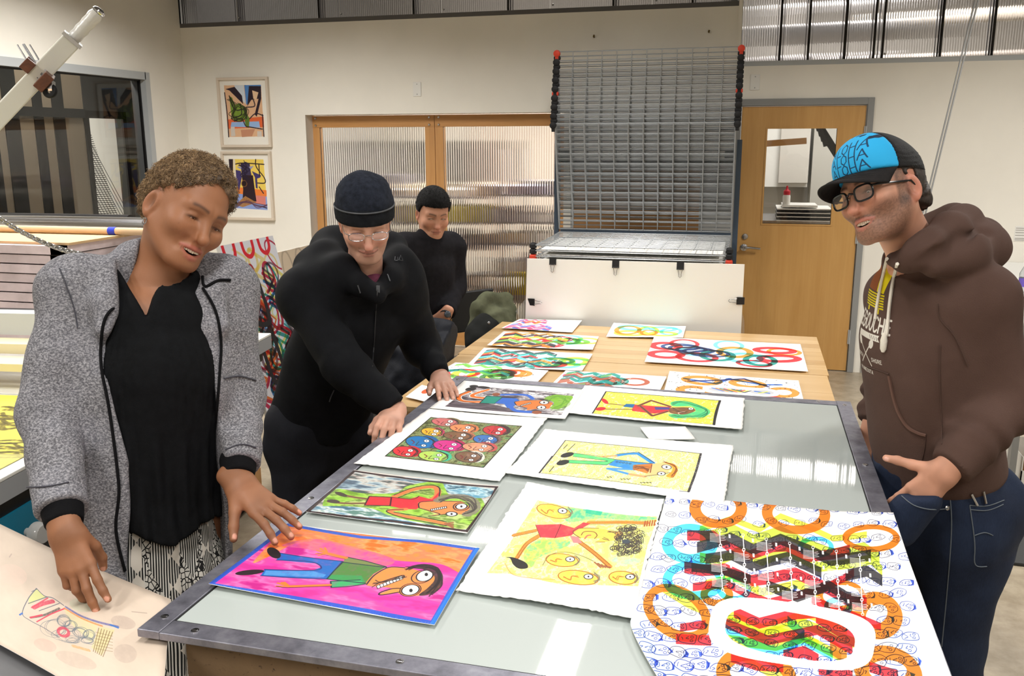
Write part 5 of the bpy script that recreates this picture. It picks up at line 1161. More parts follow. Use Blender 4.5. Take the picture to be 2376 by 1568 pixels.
# ---- painted panels leaning behind the press
def loops(a, w, h, n, cols, seed, y0=0., y1=1., x0=.05, x1=.95, s=.10, wd=(8, 20)):
    r = np.random.default_rng(seed)
    for i in range(n):
        c = cols[r.integers(len(cols))]; cx, cy = r.uniform(x0, x1) * w, r.uniform(y0, y1) * h; k = r.integers(3)
        if k == 0: a.ell((cx, cy), s * w * r.uniform(.6, 1.4), s * w * r.uniform(1., 2.2), c, r.normal(0, .3), r.uniform(*wd), None, .9, 'mul')
        else:
            m = r.integers(3, 6); P = np.c_[cx + np.where(np.arange(m) % 2, 1, -1) * s * w * r.uniform(.5, 1.1), cy + np.arange(m) * s * w * r.uniform(.8, 1.4)]; a.line(P, r.uniform(*wd), c, .9, 'mul', smooth=bool(k == 2))
def panel(name, tl, tr, x_top, x_bot, art, label, thick=.02):
    a, b = on_x(*tl, x_top), on_x(*tr, x_top); H_ = (a[2] + b[2]) / 2
    P = [(x_top, a[1], H_), (x_top, b[1], H_), (x_bot, b[1], .002), (x_bot, a[1], .002)]
    mb = MB(); mb.prism(P, (-thick, 0, -.004)); o = mb.build(name, [art_material(name + '_paint', art), mat('panel_side', (220, 218, 212), .7)])
    ul = o.data.uv_layers.new(name='UVMap'); uvq = [(0, 1), (1, 1), (1, 0), (0, 0)]
    for pl_ in o.data.polygons:
        front_ = all(vi < 4 for vi in pl_.vertices); pl_.material_index = 0 if front_ else 1
        for li in pl_.loop_indices:
            vi = o.data.loops[li].vertex_index
            if vi < 4: ul.data[li].uv = uvq[vi]
    return tag(o, label, 'painting', 'painted panels leaning behind the press')
pa = Art(420, 1000, None, (212, 212, 218)).frame(0, 0, 1)
pa.fill([(0, 300), (420, 260), (420, 420), (0, 430)], (170, 206, 226), .35)
loops(pa, 420, 1000, 26, [(244, 232, 120), (250, 230, 150)], 1, .02, .9); loops(pa, 420, 1000, 46, [(60, 170, 140), (40, 150, 150), (96, 190, 200), (40, 120, 190)], 2, .12, .95); loops(pa, 420, 1000, 70, [(214, 34, 48), (200, 30, 70), (236, 110, 40), (190, 30, 60)], 3, .08, .97); loops(pa, 420, 1000, 22, [(110, 84, 90), (130, 100, 110)], 4, .1, .95)
for cx in (60, 200, 330): pa.line([(cx - 40, 0), (cx - 34, 50), (cx, 72), (cx + 34, 50), (cx + 40, 0)], 20, (206, 36, 48))
for cy in (270, 540, 800): pa.line([(120, cy - 110), (185, cy - 120), (205, cy - 80), (215, cy + 80), (190, cy + 110), (130, cy + 100), (110, cy + 60), (100, cy - 80), (120, cy - 110)], 24, (38, 36, 40), 1, smooth=True)
panel('painted_panel', (508, 568), (633, 549), -2.74, -2.44, pa, 'tall white panel painted with tangled red, teal and black loops')
pb_ = Art(420, 800, None, (206, 188, 164)).frame(0, 0, 1)
for cx in (70, 190, 320): pb_.ell((cx, 90), 42, 90, (176, 160, 140), 0, 12)
loops(pb_, 420, 800, 10, [(90, 190, 150), (70, 170, 140)], 7, .15, .5, .25, .7, .10, (12, 20)); loops(pb_, 420, 800, 12, [(214, 40, 56)], 8, .18, .5, .25, .7, .09, (10, 16)); pb_.line([(170, 150), (260, 130), (285, 200), (290, 380), (250, 430), (190, 400), (165, 200), (170, 150)], 26, (38, 36, 40))
panel('painted_panel', (640, 588), (745, 560), -2.86, -2.62, pb_, 'tan panel painted with a black loop and red zigzags behind the beanie man')

# ---- two framed prints on the back wall
def frame_pic(corners, art, label):
    P = [on_y(x, y, D - .03) for x, y in corners]; x0, x1 = (P[0][0] + P[3][0]) / 2, (P[1][0] + P[2][0]) / 2; z1, z0 = (P[0][2] + P[1][2]) / 2, (P[2][2] + P[3][2]) / 2
    t = thing('framed_print', ((x0 + x1) / 2, D, z0), label, 'picture', 'framed prints on the back wall'); e = .022; M_f = mat('bleached_oak', (214, 200, 182), .5)
    f = MB(); f.box(x0, x1, D - .035, D, z1 - e, z1); f.box(x0, x1, D - .035, D, z0, z0 + e); f.box(x0, x0 + e, D - .035, D, z0 + e, z1 - e); f.box(x1 - e, x1, D - .035, D, z0 + e, z1 - e); f.build('frame', M_f, t, bevel=.002)
    o = MB().add([(x0 + e, D - .014, z0 + e), (x1 - e, D - .014, z0 + e), (x1 - e, D - .014, z1 - e), (x0 + e, D - .014, z1 - e)], [(0, 1, 2, 3)]).build('mounted_sheet', art_material('framed_sheet', art, .4), t)
    ul = o.data.uv_layers.new(name='UVMap')
    for li in o.data.polygons[0].loop_indices: vi = o.data.loops[li].vertex_index; ul.data[li].uv = ((0, 0), (1, 0), (1, 1), (0, 1))[vi]
    return t
f1 = Art(420, 560, [(93, 152), (543, 150), (570, 768), (118, 778)], (238, 234, 224)).frame(0, 0, 1)
DP = (46, 34, 44)
f1.fill([(136, 200), (495, 200), (520, 690), (165, 700)], (222, 178, 140)); f1.fill([(240, 200), (330, 200), (345, 380), (250, 290)], (206, 214, 222)); f1.fill([(335, 200), (495, 200), (495, 300), (400, 340), (350, 390)], (84, 134, 196)); f1.fill([(160, 530), (515, 500), (518, 600), (165, 620)], (222, 104, 60)); f1.fill([(200, 555), (470, 545), (480, 605), (190, 600)], (150, 180, 222))
f1.fill([(380, 210), (495, 212), (495, 330), (450, 500), (430, 480), (470, 330), (400, 340), (360, 400)], DP); f1.fill([(150, 235), (240, 215), (310, 300), (320, 380), (260, 320), (190, 250)], DP); f1.fill([(410, 250), (470, 270), (450, 340), (420, 330)], (230, 196, 160))
f1.fill([(185, 300), (215, 320), (230, 390), (290, 370), (350, 430), (350, 500), (300, 540), (230, 545), (200, 480)], (116, 146, 52), tex=.2); f1.fill([(330, 430), (380, 520), (370, 610), (340, 600), (330, 520)], (96, 122, 50)); f1.fill([(290, 630), (430, 620), (400, 690), (300, 700)], (196, 140, 110))
for P in ([(140, 270), (160, 480), (168, 700)], [(505, 480), (515, 690)], [(185, 300), (215, 400), (260, 440), (330, 430), (350, 520)], [(230, 545), (300, 520), (340, 590), (380, 600), (500, 620)], [(380, 520), (440, 470), (510, 490)], [(350, 410), (430, 400), (420, 340)], [(200, 520), (300, 480), (290, 380)]): f1.line(P, 10, DP, tex=.3)
scrib(f1, [(190, 320), (240, 420), (200, 500), (300, 530), (340, 440), (270, 380)], 7, (40, 44, 24), 6, 14, 2); f1.fill([(190, 600), (230, 600), (235, 690), (192, 695)], (210, 200, 190)); f1.fill([(450, 640), (492, 640), (494, 692), (452, 696)], (210, 200, 190))
frame_pic([(503, 180), (621, 178), (628, 340), (511, 343)], f1, 'framed print with a green figure between dark shapes, upper one on the wall')
f2 = Art(420, 560, [(123, 838), (568, 836), (596, 1444), (150, 1452)], (238, 234, 224)).frame(0, 0, 1)
f2.fill([(172, 888), (515, 888), (540, 1240), (190, 1200)], (236, 206, 96)); f2.fill([(185, 1150), (540, 1180), (542, 1260), (190, 1230)], (236, 130, 60)); f2.fill([(190, 1215), (542, 1240), (548, 1370), (200, 1360)], (140, 160, 214)); f2.fill([(400, 1230), (530, 1240), (530, 1320), (420, 1310)], (216, 130, 120))
f2.fill([(172, 888), (215, 888), (210, 1050), (215, 1170), (185, 1170)], DP); f2.fill([(215, 890), (235, 890), (245, 1160), (215, 1150)], (226, 214, 190)); f2.fill([(290, 930), (340, 912), (380, 930), (390, 1010), (400, 1060), (300, 1060), (295, 990)], (66, 56, 84)); f2.fill([(300, 1040), (410, 1040), (425, 1180), (440, 1290), (300, 1290), (310, 1180)], (48, 32, 40)); f2.fill([(240, 990), (290, 1000), (300, 1060), (270, 1190), (245, 1120)], (70, 60, 110)); f2.fill([(400, 1000), (490, 1040), (480, 1060), (450, 1070), (455, 1165), (435, 1160), (430, 1060)], (70, 60, 110))
f2.fill([(250, 960), (300, 960), (290, 985)], (150, 150, 190)); f2.fill([(370, 960), (420, 950), (390, 985)], (150, 150, 190)); f2.ell((322, 1120), 26, 30, (120, 80, 50), 0, 8, (40, 26, 30)); f2.fill([(270, 1290), (330, 1240), (440, 1300), (300, 1350), (240, 1330)], (170, 120, 70), tex=.3)
for P in ([(240, 935), (300, 925), (440, 930), (520, 935)], [(440, 890), (445, 960), (520, 1060), (525, 1110), (455, 1112)], [(470, 940), (475, 1040)], [(470, 1150), (510, 1210)], [(195, 1240), (240, 1260)], [(500, 1340), (540, 1350)]): f2.line(P, 10, DP, tex=.3)
scrib(f2, [(300, 930), (350, 980), (310, 1040), (380, 1080)], 8, (40, 30, 50), 6, 16, 4); scrib(f2, [(230, 1330), (350, 1300), (460, 1330), (540, 1340)], 8, (90, 60, 80), 5, 14, 5)
frame_pic([(512, 352), (628, 350), (634, 508), (522, 513)], f2, 'framed print with a dark bird-like figure on yellow, lower one on the wall')

# ---- jackets thrown over chairs beside the maple tables
# ================================================================== sculpting: smooth distance fields -> one continuous mesh
def V(*a): return np.array(a, np.float32)
def smin(a, b, k):
    if k <= 0: return np.minimum(a, b)
    h = np.maximum(k - np.abs(a - b), 0) / k
    return np.minimum(a, b) - h * h * k * .25
def smax(a, b, k): return -smin(-a, -b, k)
def d_cone(P, a, b, ra, rb):
    a = np.asarray(a, np.float32); b = np.asarray(b, np.float32); e = b - a; L = float(e @ e) + 1e-12
    q = P - a; t = np.clip(q @ e / L, 0, 1)
    return np.linalg.norm(q - t[:, None] * e, axis=1) - (ra + (rb - ra) * t)
def d_ell(P, c, r, R=None):
    q = P - np.asarray(c, np.float32)
    if R is not None: q = q @ np.asarray(R, np.float32).T
    r = np.asarray(r, np.float32)
    k0 = np.linalg.norm(q / r, axis=1); k1 = np.linalg.norm(q / (r * r), axis=1)
    return np.where(k0 < 1e-3, -float(r.min()), k0 * (k0 - 1) / np.maximum(k1, 1e-6))
def d_loft(P, nodes, side, ex=2.0):
    """elliptical tube through nodes (pos, rx, ry); side = unit vector of rx"""
    best = None
    for i in range(len(nodes) - 1):
        (a, ax, ay), (b, bx, by) = nodes[i], nodes[i + 1]
        a = np.asarray(a, np.float32); e = np.asarray(b, np.float32) - a; L = float(e @ e); w = e / math.sqrt(L)
        sd = side if not isinstance(side, list) else side[i]
        u = np.asarray(sd, np.float32); u = u - w * float(u @ w); u = u / np.linalg.norm(u); v = np.cross(w, u)
        q = P - a; tt = q @ e / L; t = np.clip(tt, 0, 1)
        ts = t * t * (3 - 2 * t) * .35 + t * .65
        rx = ax + (bx - ax) * ts; ry = ay + (by - ay) * ts; mr = np.minimum(rx, ry)
        over = (tt - t) * math.sqrt(L)
        k = (np.abs(q @ u / rx) ** ex + np.abs(q @ v / ry) ** ex) ** (1 / ex)
        d = np.sqrt(np.maximum(k, 0) ** 2 + (over / mr) ** 2)
        d = (d - 1) * mr
        best = d if best is None else np.minimum(best, d)
    return best
def wrinkle(P, amp, f, seed=0):
    r = np.random.default_rng(seed); o = 0
    for i in range(5):
        k = r.normal(0, 1, 3); k = k / np.linalg.norm(k) * f * (.6 + .35 * i); ph = r.random() * 6.3
        w = P @ k.astype(np.float32) + ph
        o = o + np.sin(w + 1.3 * np.sin(P @ (k[[1, 2, 0]] * .7).astype(np.float32) + ph)) * amp / (1 + .5 * i)
    return o.astype(np.float32)

class Sculpt:
    def __init__(s): s.ops = []
    def op(s, fn, lo, hi, k=.01, mode='add'):
        s.ops.append((fn, np.asarray(lo, np.float32), np.asarray(hi, np.float32), k, mode)); return s
    def cone(s, a, b, ra, rb=None, k=.01, mode='add', wr=None):
        rb = ra if rb is None else rb; a = np.asarray(a, np.float32); b = np.asarray(b, np.float32); r = max(ra, rb) + (.02 if wr else 0)
        if wr:
            amp, fr, seed = wr
            e = b - a; L = float(np.linalg.norm(e)); w = e / L
            def fn(P):
                d = d_cone(P, a, b, ra, rb); t = (P - a) @ w
                return d - amp * (np.sin(fr * t + 1.2 * np.sin(fr * .37 * t + seed) + wrinkle(P, 1.6, 16, int(seed * 7))) * (.4 + .6 * np.sin(fr * .11 * t + seed) ** 2))
        else: fn = lambda P: d_cone(P, a, b, ra, rb)
        return s.op(fn, np.minimum(a, b) - r, np.maximum(a, b) + r, k, mode)
    def sleeve(s, a, b, ra, rb, k=.01):
        """cone with a flat open end at b"""
        a = np.asarray(a, np.float32); b = np.asarray(b, np.float32); w = (b - a) / np.linalg.norm(b - a); r = max(ra, rb)
        return s.op(lambda P: smax(d_cone(P, a, b + w * .05, ra, rb), (P - b) @ w, .004), np.minimum(a, b) - r, np.maximum(a, b) + r, k)
    def ell(s, c, r, R=None, k=.01, mode='add'):
        m = max(r); c = np.asarray(c, np.float32); return s.op(lambda P: d_ell(P, c, r, R), c - m, c + m, k, mode)
    def loft(s, nodes, side, k=.01, mode='add', ex=2.0):
        pts = np.array([n[0] for n in nodes], np.float32); m = max(max(n[1], n[2]) for n in nodes)
        return s.op(lambda P: d_loft(P, nodes, side, ex), pts.min(0) - m, pts.max(0) + m, k, mode)
    def chain(s, pts, rs, k=.01, mode='add', kin=.008):
        pts = [np.asarray(p, np.float32) for p in pts]
        def fn(P):
            d = None
            for i in range(len(pts) - 1):
                e = d_cone(P, pts[i], pts[i + 1], rs[i], rs[i + 1]); d = e if d is None else smin(d, e, kin)
            return d
        A = np.array(pts); m = max(rs); return s.op(fn, A.min(0) - m, A.max(0) + m, k, mode)
    def cut(s, p, n, k=.004):
        """keep the side the normal points away from"""
        p = np.asarray(p, np.float32); n = np.asarray(n, np.float32); n = n / np.linalg.norm(n)
        return s.op(lambda P: (P - p) @ n, [-99] * 3, [99] * 3, k, 'int')
    def disp(s, fn): s.ops.append((fn, V(-99, -99, -99), V(99, 99, 99), 0, 'disp')); return s
    def evalp(s, P, blk=None):
        """P: (nb, m, 3) blocks of points"""
        nb, m, _ = P.shape; D = np.full((nb, m), 1.0, np.float32)
        lo = P.min(1); hi = P.max(1)
        for fn, a, b, k, mode in s.ops:
            pad = k + .03
            sel = np.nonzero(((hi >= a - pad) & (lo <= b + pad)).all(1))[0]
            if mode == 'disp': sel = sel[np.abs(D[sel]).min(1) < .1]
            if len(sel) == 0: continue
            Q = P[sel].reshape(-1, 3); cur = D[sel].reshape(-1); d = fn(Q).astype(np.float32)
            if mode == 'add': r = smin(cur, d, k)
            elif mode == 'sub': r = smax(cur, -d, k)
            elif mode == 'int': r = smax(cur, d, k)
            else: r = cur + d
            D[sel] = r.reshape(len(sel), m)
        return D
    def mesh(s, xs, ys, zs):
        X = [np.asarray(a, np.float32) for a in (xs, ys, zs)]; n = [len(a) for a in X]; B = 8
        nbk = [(q + B - 1) // B for q in n]
        D = np.ones(n, np.float32)
        lo = [np.array([a[i * B] for i in range(k)]) for a, k in zip(X, nbk)]
        hi = [np.array([a[min((i + 1) * B, len(a)) - 1] for i in range(k)]) for a, k in zip(X, nbk)]
        I, J, K = (g.ravel() for g in np.meshgrid(*[np.arange(k) for k in nbk], indexing='ij'))
        L = np.stack([lo[0][I], lo[1][J], lo[2][K]], 1); Hh = np.stack([hi[0][I], hi[1][J], hi[2][K]], 1)
        C = (L + Hh) / 2; hd = np.linalg.norm(Hh - L, axis=1) / 2
        dc = np.concatenate([s.evalp(c[:, None, :])[:, 0] for c in np.array_split(C, max(1, len(C) // 20000))])
        act = np.abs(dc) < hd * 1.25 + .014
        for i in np.nonzero((~act) & (dc < 0))[0]:
            D[I[i] * B:I[i] * B + B, J[i] * B:J[i] * B + B, K[i] * B:K[i] * B + B] = -1
        ids = np.nonzero(act)[0]
        ar = np.arange(B)
        for ch in np.array_split(ids, max(1, len(ids) // 600)):
            ii = np.minimum(I[ch][:, None] * B + ar, n[0] - 1); jj = np.minimum(J[ch][:, None] * B + ar, n[1] - 1); kk = np.minimum(K[ch][:, None] * B + ar, n[2] - 1)
            P = np.stack(np.broadcast_arrays(X[0][ii][:, :, None, None], X[1][jj][:, None, :, None], X[2][kk][:, None, None, :]), -1).reshape(len(ch), -1, 3)
            v = s.evalp(P).reshape(len(ch), B, B, B)
            D[ii[:, :, None, None], jj[:, None, :, None], kk[:, None, None, :]] = v
        return nets(D, X)

def nets(D, X):
    S_ = D < 0
    cnt = np.zeros([q - 1 for q in D.shape], np.uint8)
    for a in (0, 1):
        for b in (0, 1):
            for c in (0, 1):
                cnt += S_[a:a + cnt.shape[0], b:b + cnt.shape[1], c:c + cnt.shape[2]]
    cells = np.argwhere((cnt > 0) & (cnt < 8)); N = len(cells)
    idx = np.full(cnt.shape, -1, np.int32); idx[tuple(cells.T)] = np.arange(N)
    off = np.array([(a, b, c) for a in (0, 1) for b in (0, 1) for c in (0, 1)])
    cv = np.stack([D[tuple((cells + o).T)] for o in off], 1)
    cp = np.stack([np.stack([X[d][cells[:, d] + o[d]] for d in range(3)], 1) for o in off], 1)
    acc = np.zeros((N, 3)); num = np.zeros(N)
    for i in range(8):
        for j in range(i + 1, 8):
            if np.abs(off[i] - off[j]).sum() != 1: continue
            m = (cv[:, i] < 0) != (cv[:, j] < 0)
            t = cv[m, i] / (cv[m, i] - cv[m, j])
            acc[m] += cp[m, i] + t[:, None] * (cp[m, j] - cp[m, i]); num[m] += 1
    v = acc / num[:, None]
    fs = []
    for ax in range(3):
        sl0 = [slice(None)] * 3; sl1 = [slice(None)] * 3; sl0[ax] = slice(0, -1); sl1[ax] = slice(1, None)
        a, b = S_[tuple(sl0)], S_[tuple(sl1)]
        E_ = np.argwhere(a != b); o1, o2 = [d for d in range(3) if d != ax]
        ok = (E_[:, o1] > 0) & (E_[:, o2] > 0) & (E_[:, o1] < D.shape[o1] - 1) & (E_[:, o2] < D.shape[o2] - 1); E_ = E_[ok]
        if not len(E_): continue
        q = []
        for d1, d2 in ((-1, -1), (0, -1), (0, 0), (-1, 0)):
            c = E_.copy(); c[:, o1] += d1; c[:, o2] += d2; q.append(idx[tuple(c.T)])
        F = np.stack(q, 1); inside = a[tuple(E_.T)]
        flip = inside if ax != 1 else ~inside
        F[~flip] = F[~flip][:, ::-1]
        fs.append(F)
    return v, np.concatenate(fs)

def axis(lo, hi, coarse, fine=()):
    """grid line positions, denser inside the (a, b, step) zones"""
    out = [lo]
    while out[-1] < hi:
        x = out[-1]; st = coarse
        for a, b, f in fine:
            if a <= x <= b: st = min(st, f)
            elif x < a < x + st: st = min(st, max(a - x, f))
        out.append(x + st)
    return np.array(out)

def relax(v, f, it=1, lam=.5):
    n = len(v)
    e = np.concatenate([f[:, [0, 1]], f[:, [1, 2]], f[:, [2, 3]], f[:, [3, 0]]])
    e = np.concatenate([e, e[:, ::-1]])
    deg = np.bincount(e[:, 0], minlength=n)[:, None]
    for _ in range(it):
        a = np.stack([np.bincount(e[:, 0], v[e[:, 1], d], minlength=n) for d in range(3)], 1) / np.maximum(deg, 1)
        v = v + lam * (a - v)
    return v

def skin_mesh(name, v, f, mats, parent=None, colours=None, smooth_it=0, **tags):
    if smooth_it: v = relax(v, f, smooth_it)
    me = bpy.data.meshes.new(name)
    me.vertices.add(len(v)); me.vertices.foreach_set('co', np.asarray(v, np.float32).ravel())
    me.loops.add(f.size); me.loops.foreach_set('vertex_index', f.ravel().astype(np.int32))
    me.polygons.add(len(f)); me.polygons.foreach_set('loop_start', np.arange(0, f.size, 4, dtype=np.int32))
    me.update(calc_edges=True); me.validate()
    me.polygons.foreach_set('use_smooth', np.ones(len(me.polygons), bool))
    if colours is not None:
        at_ = me.color_attributes.new('tint', 'FLOAT_COLOR', 'POINT')
        c = np.ones((len(me.vertices), 4), np.float32); c[:, :3] = colours; at_.data.foreach_set('color', c.ravel())
    for m in (mats if isinstance(mats, (list, tuple)) else [mats]): me.materials.append(m)
    return link(name, me, parent, **tags)

def blob(name, s, lo, hi, res, mats, parent=None, it=1, colour_fn=None, **tags):
    v, f = s.mesh(axis(lo[0], hi[0], res), axis(lo[1], hi[1], res), axis(lo[2], hi[2], res))
    if it: v = relax(v, f, it)
    return skin_mesh(name, v, f, mats, parent, None if colour_fn is None else colour_fn(v), **tags)
# ================================================================== people
def frame_from(fwd, up):
    """rows: left, forward, up of a head"""
    y = np.asarray(fwd, float); y /= np.linalg.norm(y); z = np.asarray(up, float); z = z - y * (y @ z); z /= np.linalg.norm(z)
    x = np.cross(z, y) * -1.0
    x = np.cross(y, z) * -1 if False else np.cross(z, y)
    # person's left: up x forward
    return np.stack([x, y, z]).astype(np.float32)

def head_field(L, p):
    """distance to a head in its own frame (x left, y forward, z up; eyes at z=0)"""
    ax = np.abs(L[:, 0]); Q = np.stack([ax, L[:, 1], L[:, 2]], 1)
    g = p.get; wd = g('wide', 1.0); jw = g('jaw', 1.0); sm = g('smile', 0.); op = g('open', 0.); nl = g('nose', 1.)
    d = d_ell(Q, (0, -.012, .030), (.077 * wd, .101, .089))
    d = smin(d, d_ell(Q, (0, .026, -.040), (.059 * wd, .062, .080)), .045)
    d = smin(d, d_cone(Q, (.050 * wd, -.006, -.052), (.024 * jw, .066, -.101), .020, .017), .035)
    d = smin(d, d_ell(Q, (0, .078, -.106), (.024 * jw, .017, .016)), .022)
    d = smin(d, d_ell(Q, (.042 * wd, .060 + .004 * sm, -.032 + .004 * sm), (.024, .021 + .004 * sm, .022)), .03)
    d = smin(d, d_cone(Q, (.008, .087, .021), (.046, .069, .021), .0085, .008), .02)
    d = smin(d, d_ell(Q, (0, .074, -.072), (.030, .019, .026)), .022)
    # eyes
    d = smax(d, -d_ell(Q, (.032, .101, -.001), (.020, .019, .0125)), .014)
    d = smin(d, d_ell(Q, (.0325, .0725, -.001), (.0165, .0150, .0140)), .004)
    sl = g('lid', .0034); sz = g('gaze', -.0045)
    d = smax(d, -d_ell(Q, (.0325, .090, sz + .05 * (0)), (.0155, .009, sl)), .0015)
    d = smax(d, -d_cone(Q, (.020, .0935, .0085), (.046, .0800, .0080), .0014, .0010), .005)
    if g('bag', 0): d = smin(d, d_cone(Q, (.020, .079, -.014), (.042, .073, -.012), .0045, .0035), .006)
    # nose
    n = d_cone(Q, (0, .086, .010), (0, .105 * (.5 + .5 * nl), -.037), .0078, .0120)
    n = smin(n, d_ell(Q, (0, .107 * (.5 + .5 * nl) + .002, -.041), (.0135, .0125, .0115)), .008)
    n = smin(n, d_ell(Q, (.0140 * g('nosew', 1.), .095, -.044), (.0085, .0115, .0085)), .006)
    d = smin(d, n, .012)
    d = smax(d, -d_ell(Q, (.0075, .102, -.0535), (.0045, .0065, .0042)), .003)
    # smile fold
    if sm: d = smax(d, -d_cone(Q, (.020, .100, -.044), (.038, .084, -.072), .0042, .0034), .014)
    # mouth
    mw = .024 + .006 * sm; mz = -.073 + .006 * sm; zu = -.0675 + .0015 * sm; zl = -.0785 - op
    lp = g('lip', 1.)
    if op: d = smax(d, -d_ell(Q, (0, .096, (zu + zl) / 2 - .0005 + .002 * sm), (mw * .97, .020, .0035 + op * .52)), .003)
    up_ = smin(d_cone(Q, (0, .0965, zu), (.013, .0940, zu + .0008 * sm), .0042 * lp, .0040 * lp), d_cone(Q, (.013, .0940, zu + .0008 * sm), (mw, .0825, mz), .0040 * lp, .0014), .003)
    lo_ = smin(d_cone(Q, (0, .0945 - op * .3, zl), (.012, .0920 - op * .3, zl + .001), .0052 * lp, .0046 * lp), d_cone(Q, (.012, .0920 - op * .3, zl + .001), (mw, .0825, mz), .0046 * lp, .0014), .003)
    d = smin(d, up_, .004); d = smin(d, lo_, .004)
    if not op: d = smax(d, -smin(d_cone(Q, (0, .103, -.0730), (.013, .1000, -.0728), .0012, .0012), d_cone(Q, (.013, .1000, -.0728), (mw, .0870, mz), .0012, .0010), .001), .002)
    # ears
    ca, sa = math.cos(.22), math.sin(.22)
    E = np.stack([Q[:, 0] - .0745 * wd, (Q[:, 1] + .014) * ca - (Q[:, 2] + .016) * sa, (Q[:, 1] + .014) * sa + (Q[:, 2] + .016) * ca], 1)
    fl = E[:, 0] - .35 * np.maximum(-E[:, 1], 0)
    E2 = np.stack([fl, E[:, 1], E[:, 2]], 1)
    e = d_ell(E2, (.002, -.002, .002), (.0075, .0195, .0320))
    e = smax(e, -d_ell(E2, (.010, .002, .002), (.0075, .0125, .0215)), .003)
    e = smin(e, d_ell(E2, (.002, .003, -.024), (.006, .009, .010)), .006)
    d = smin(d, e, .006)
    return d.astype(np.float32)

def head_colour(L, base, p):
    """skin colour (linear rgb) per point in head coordinates"""
    n = len(L); ax = np.abs(L[:, 0]); y, z = L[:, 1], L[:, 2]; Q = np.stack([ax, y, z], 1)
    c = np.tile(np.asarray(base, np.float32), (n, 1)); g = p.get
    def blend(m, col):
        m = np.clip(m, 0, 1)[:, None]; c[:] = c * (1 - m) + m * np.asarray(col, np.float32)
    sm = g('smile', 0.); op = g('open', 0.)
    bl = lin(g('blush', (200, 110, 90)))
    blend(.28 * np.exp(-((ax - .042) / .022) ** 2 - ((z + .035) / .022) ** 2) * (y > .03), bl)
    blend(.4 * np.exp(-(ax / .018) ** 2 - ((z + .042) / .018) ** 2) * (y > .085), bl)
    blend(.4 * np.clip((ax - .072) / .006, 0, 1) * np.clip((.05 - np.abs(z + .016)) / .01, 0, 1) * np.clip((.012 - y) / .01, 0, 1), bl)
    blend(.75 * np.exp(-((y + .010) / .010) ** 2 - ((z + .014) / .017) ** 2) * (ax > .066), np.asarray(base) * .4)  # ear hollow darkened, its shade painted into the skin
    nz = wrinkle(L, .5, 120, 3); blend(g('mottle', .12) * np.clip(.5 + nz, 0, 1), np.asarray(base) * .72)
    if g('spots'):
        r = np.random.default_rng(5)
        for i in range(13):
            q = np.array([-(.030 + .035 * r.random()), .03 + .05 * r.random(), -.055 + .05 * r.random()]); s = .0012 + .0012 * r.random()
            blend(.22 * np.exp(-(((L[:, [0, 2]] - q[[0, 2]]) / s) ** 2).sum(1)) * (y > .0), np.asarray(base) * .45)
    if g('stubble'):
        reg = np.clip((-.040 - z + .45 * np.maximum(ax - .02, 0)) / .02, 0, 1) * np.clip((y + .02) / .03, 0, 1)
        reg = reg * (1 - .9 * np.exp(-((ax / .022) ** 2) - ((z + .073) / .010) ** 2))
        must = np.exp(-((z + .059) / .0065) ** 2) * (ax < .034) * (y > .06)
        side = np.clip((ax - .052) / .006, 0, 1) * np.clip((.04 - z) / .01, 0, 1) * np.clip((z + .062) / .02, 0, 1) * np.clip((y + .004) / .006, 0, 1) * np.clip((.036 - y) / .008, 0, 1)
        gr = np.random.default_rng(2).uniform(.72, 1., n)
        blend(g('stubble') * np.clip(np.maximum(reg * .9, must * 1.1), 0, 1) * gr, lin(g('hair', (40, 30, 24)))); blend(.72 * side * gr, lin(g('hair', (40, 30, 24))))
    if g('shadow_beard'):
        reg = np.clip((-.048 - z) / .02, 0, 1) * (y > .0)
        must = np.exp(-((z + .059) / .006) ** 2) * (ax < .032) * (y > .06)
        blend(g('shadow_beard') * np.maximum(reg * .5, must), lin(g('hair', (90, 80, 74))))
    # brows
    bz = .021 + .004 * np.sin(np.clip((ax - .012) / .036, 0, 1) * 2.4)
    br = np.exp(-((z - bz) / .0042) ** 2) * np.clip((ax - .009) / .004, 0, 1) * np.clip((.050 - ax) / .006, 0, 1) * (y > .05)
    blend(g('brow', .8) * br, lin(g('browc', g('hair', (40, 30, 24)))))
    # lash line and lids
    lid = np.exp(-(((ax - .0335) / .0165) ** 4)) * np.exp(-((z - g('gaze', -.0045) - g('lid', .0034) - .0004 + 9 * (ax - .032) ** 2) / .0026) ** 2) * (y > .062)
    blend(.9 * lid, (.012, .009, .008))
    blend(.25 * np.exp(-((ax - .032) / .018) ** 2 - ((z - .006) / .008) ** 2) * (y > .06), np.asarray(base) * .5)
    # lips and mouth inside
    mw = .024 + .006 * sm; mz = -.073 + .006 * sm; zu = -.0675 + .0015 * sm; zl = -.0785 - op
    lp = g('lip', 1.)
    dl = np.minimum(np.minimum(d_cone(Q, (0, .0965, zu), (.013, .094, zu), .0042 * lp, .004 * lp), d_cone(Q, (.013, .094, zu), (mw, .0825, mz), .004 * lp, .001)),
                    np.minimum(d_cone(Q, (0, .0945 - op * .3, zl), (.012, .092 - op * .3, zl), .0052 * lp, .0046 * lp), d_cone(Q, (.012, .092 - op * .3, zl), (mw, .0825, mz), .0046 * lp, .001)))
    blend(g('lipmix', .9) * np.clip(1.25 - np.maximum(dl, 0) / .0022, 0, 1) * (y > .078), lin(g('lipc', (170, 84, 76))))
    if op: blend(np.clip((.0885 - y) / .003, 0, 1) * (ax < mw * .95) * (z < zu - .001) * (z > zl + .001) * (y > .066), (.05, .012, .01))
    else: blend(.8 * np.exp(-((z + .073 - .006 * sm * (ax / mw) ** 2) / .0016) ** 2) * (ax < mw + .002) * (y > .08), lin((70, 30, 26)))
    return np.clip(c, 0, 1)

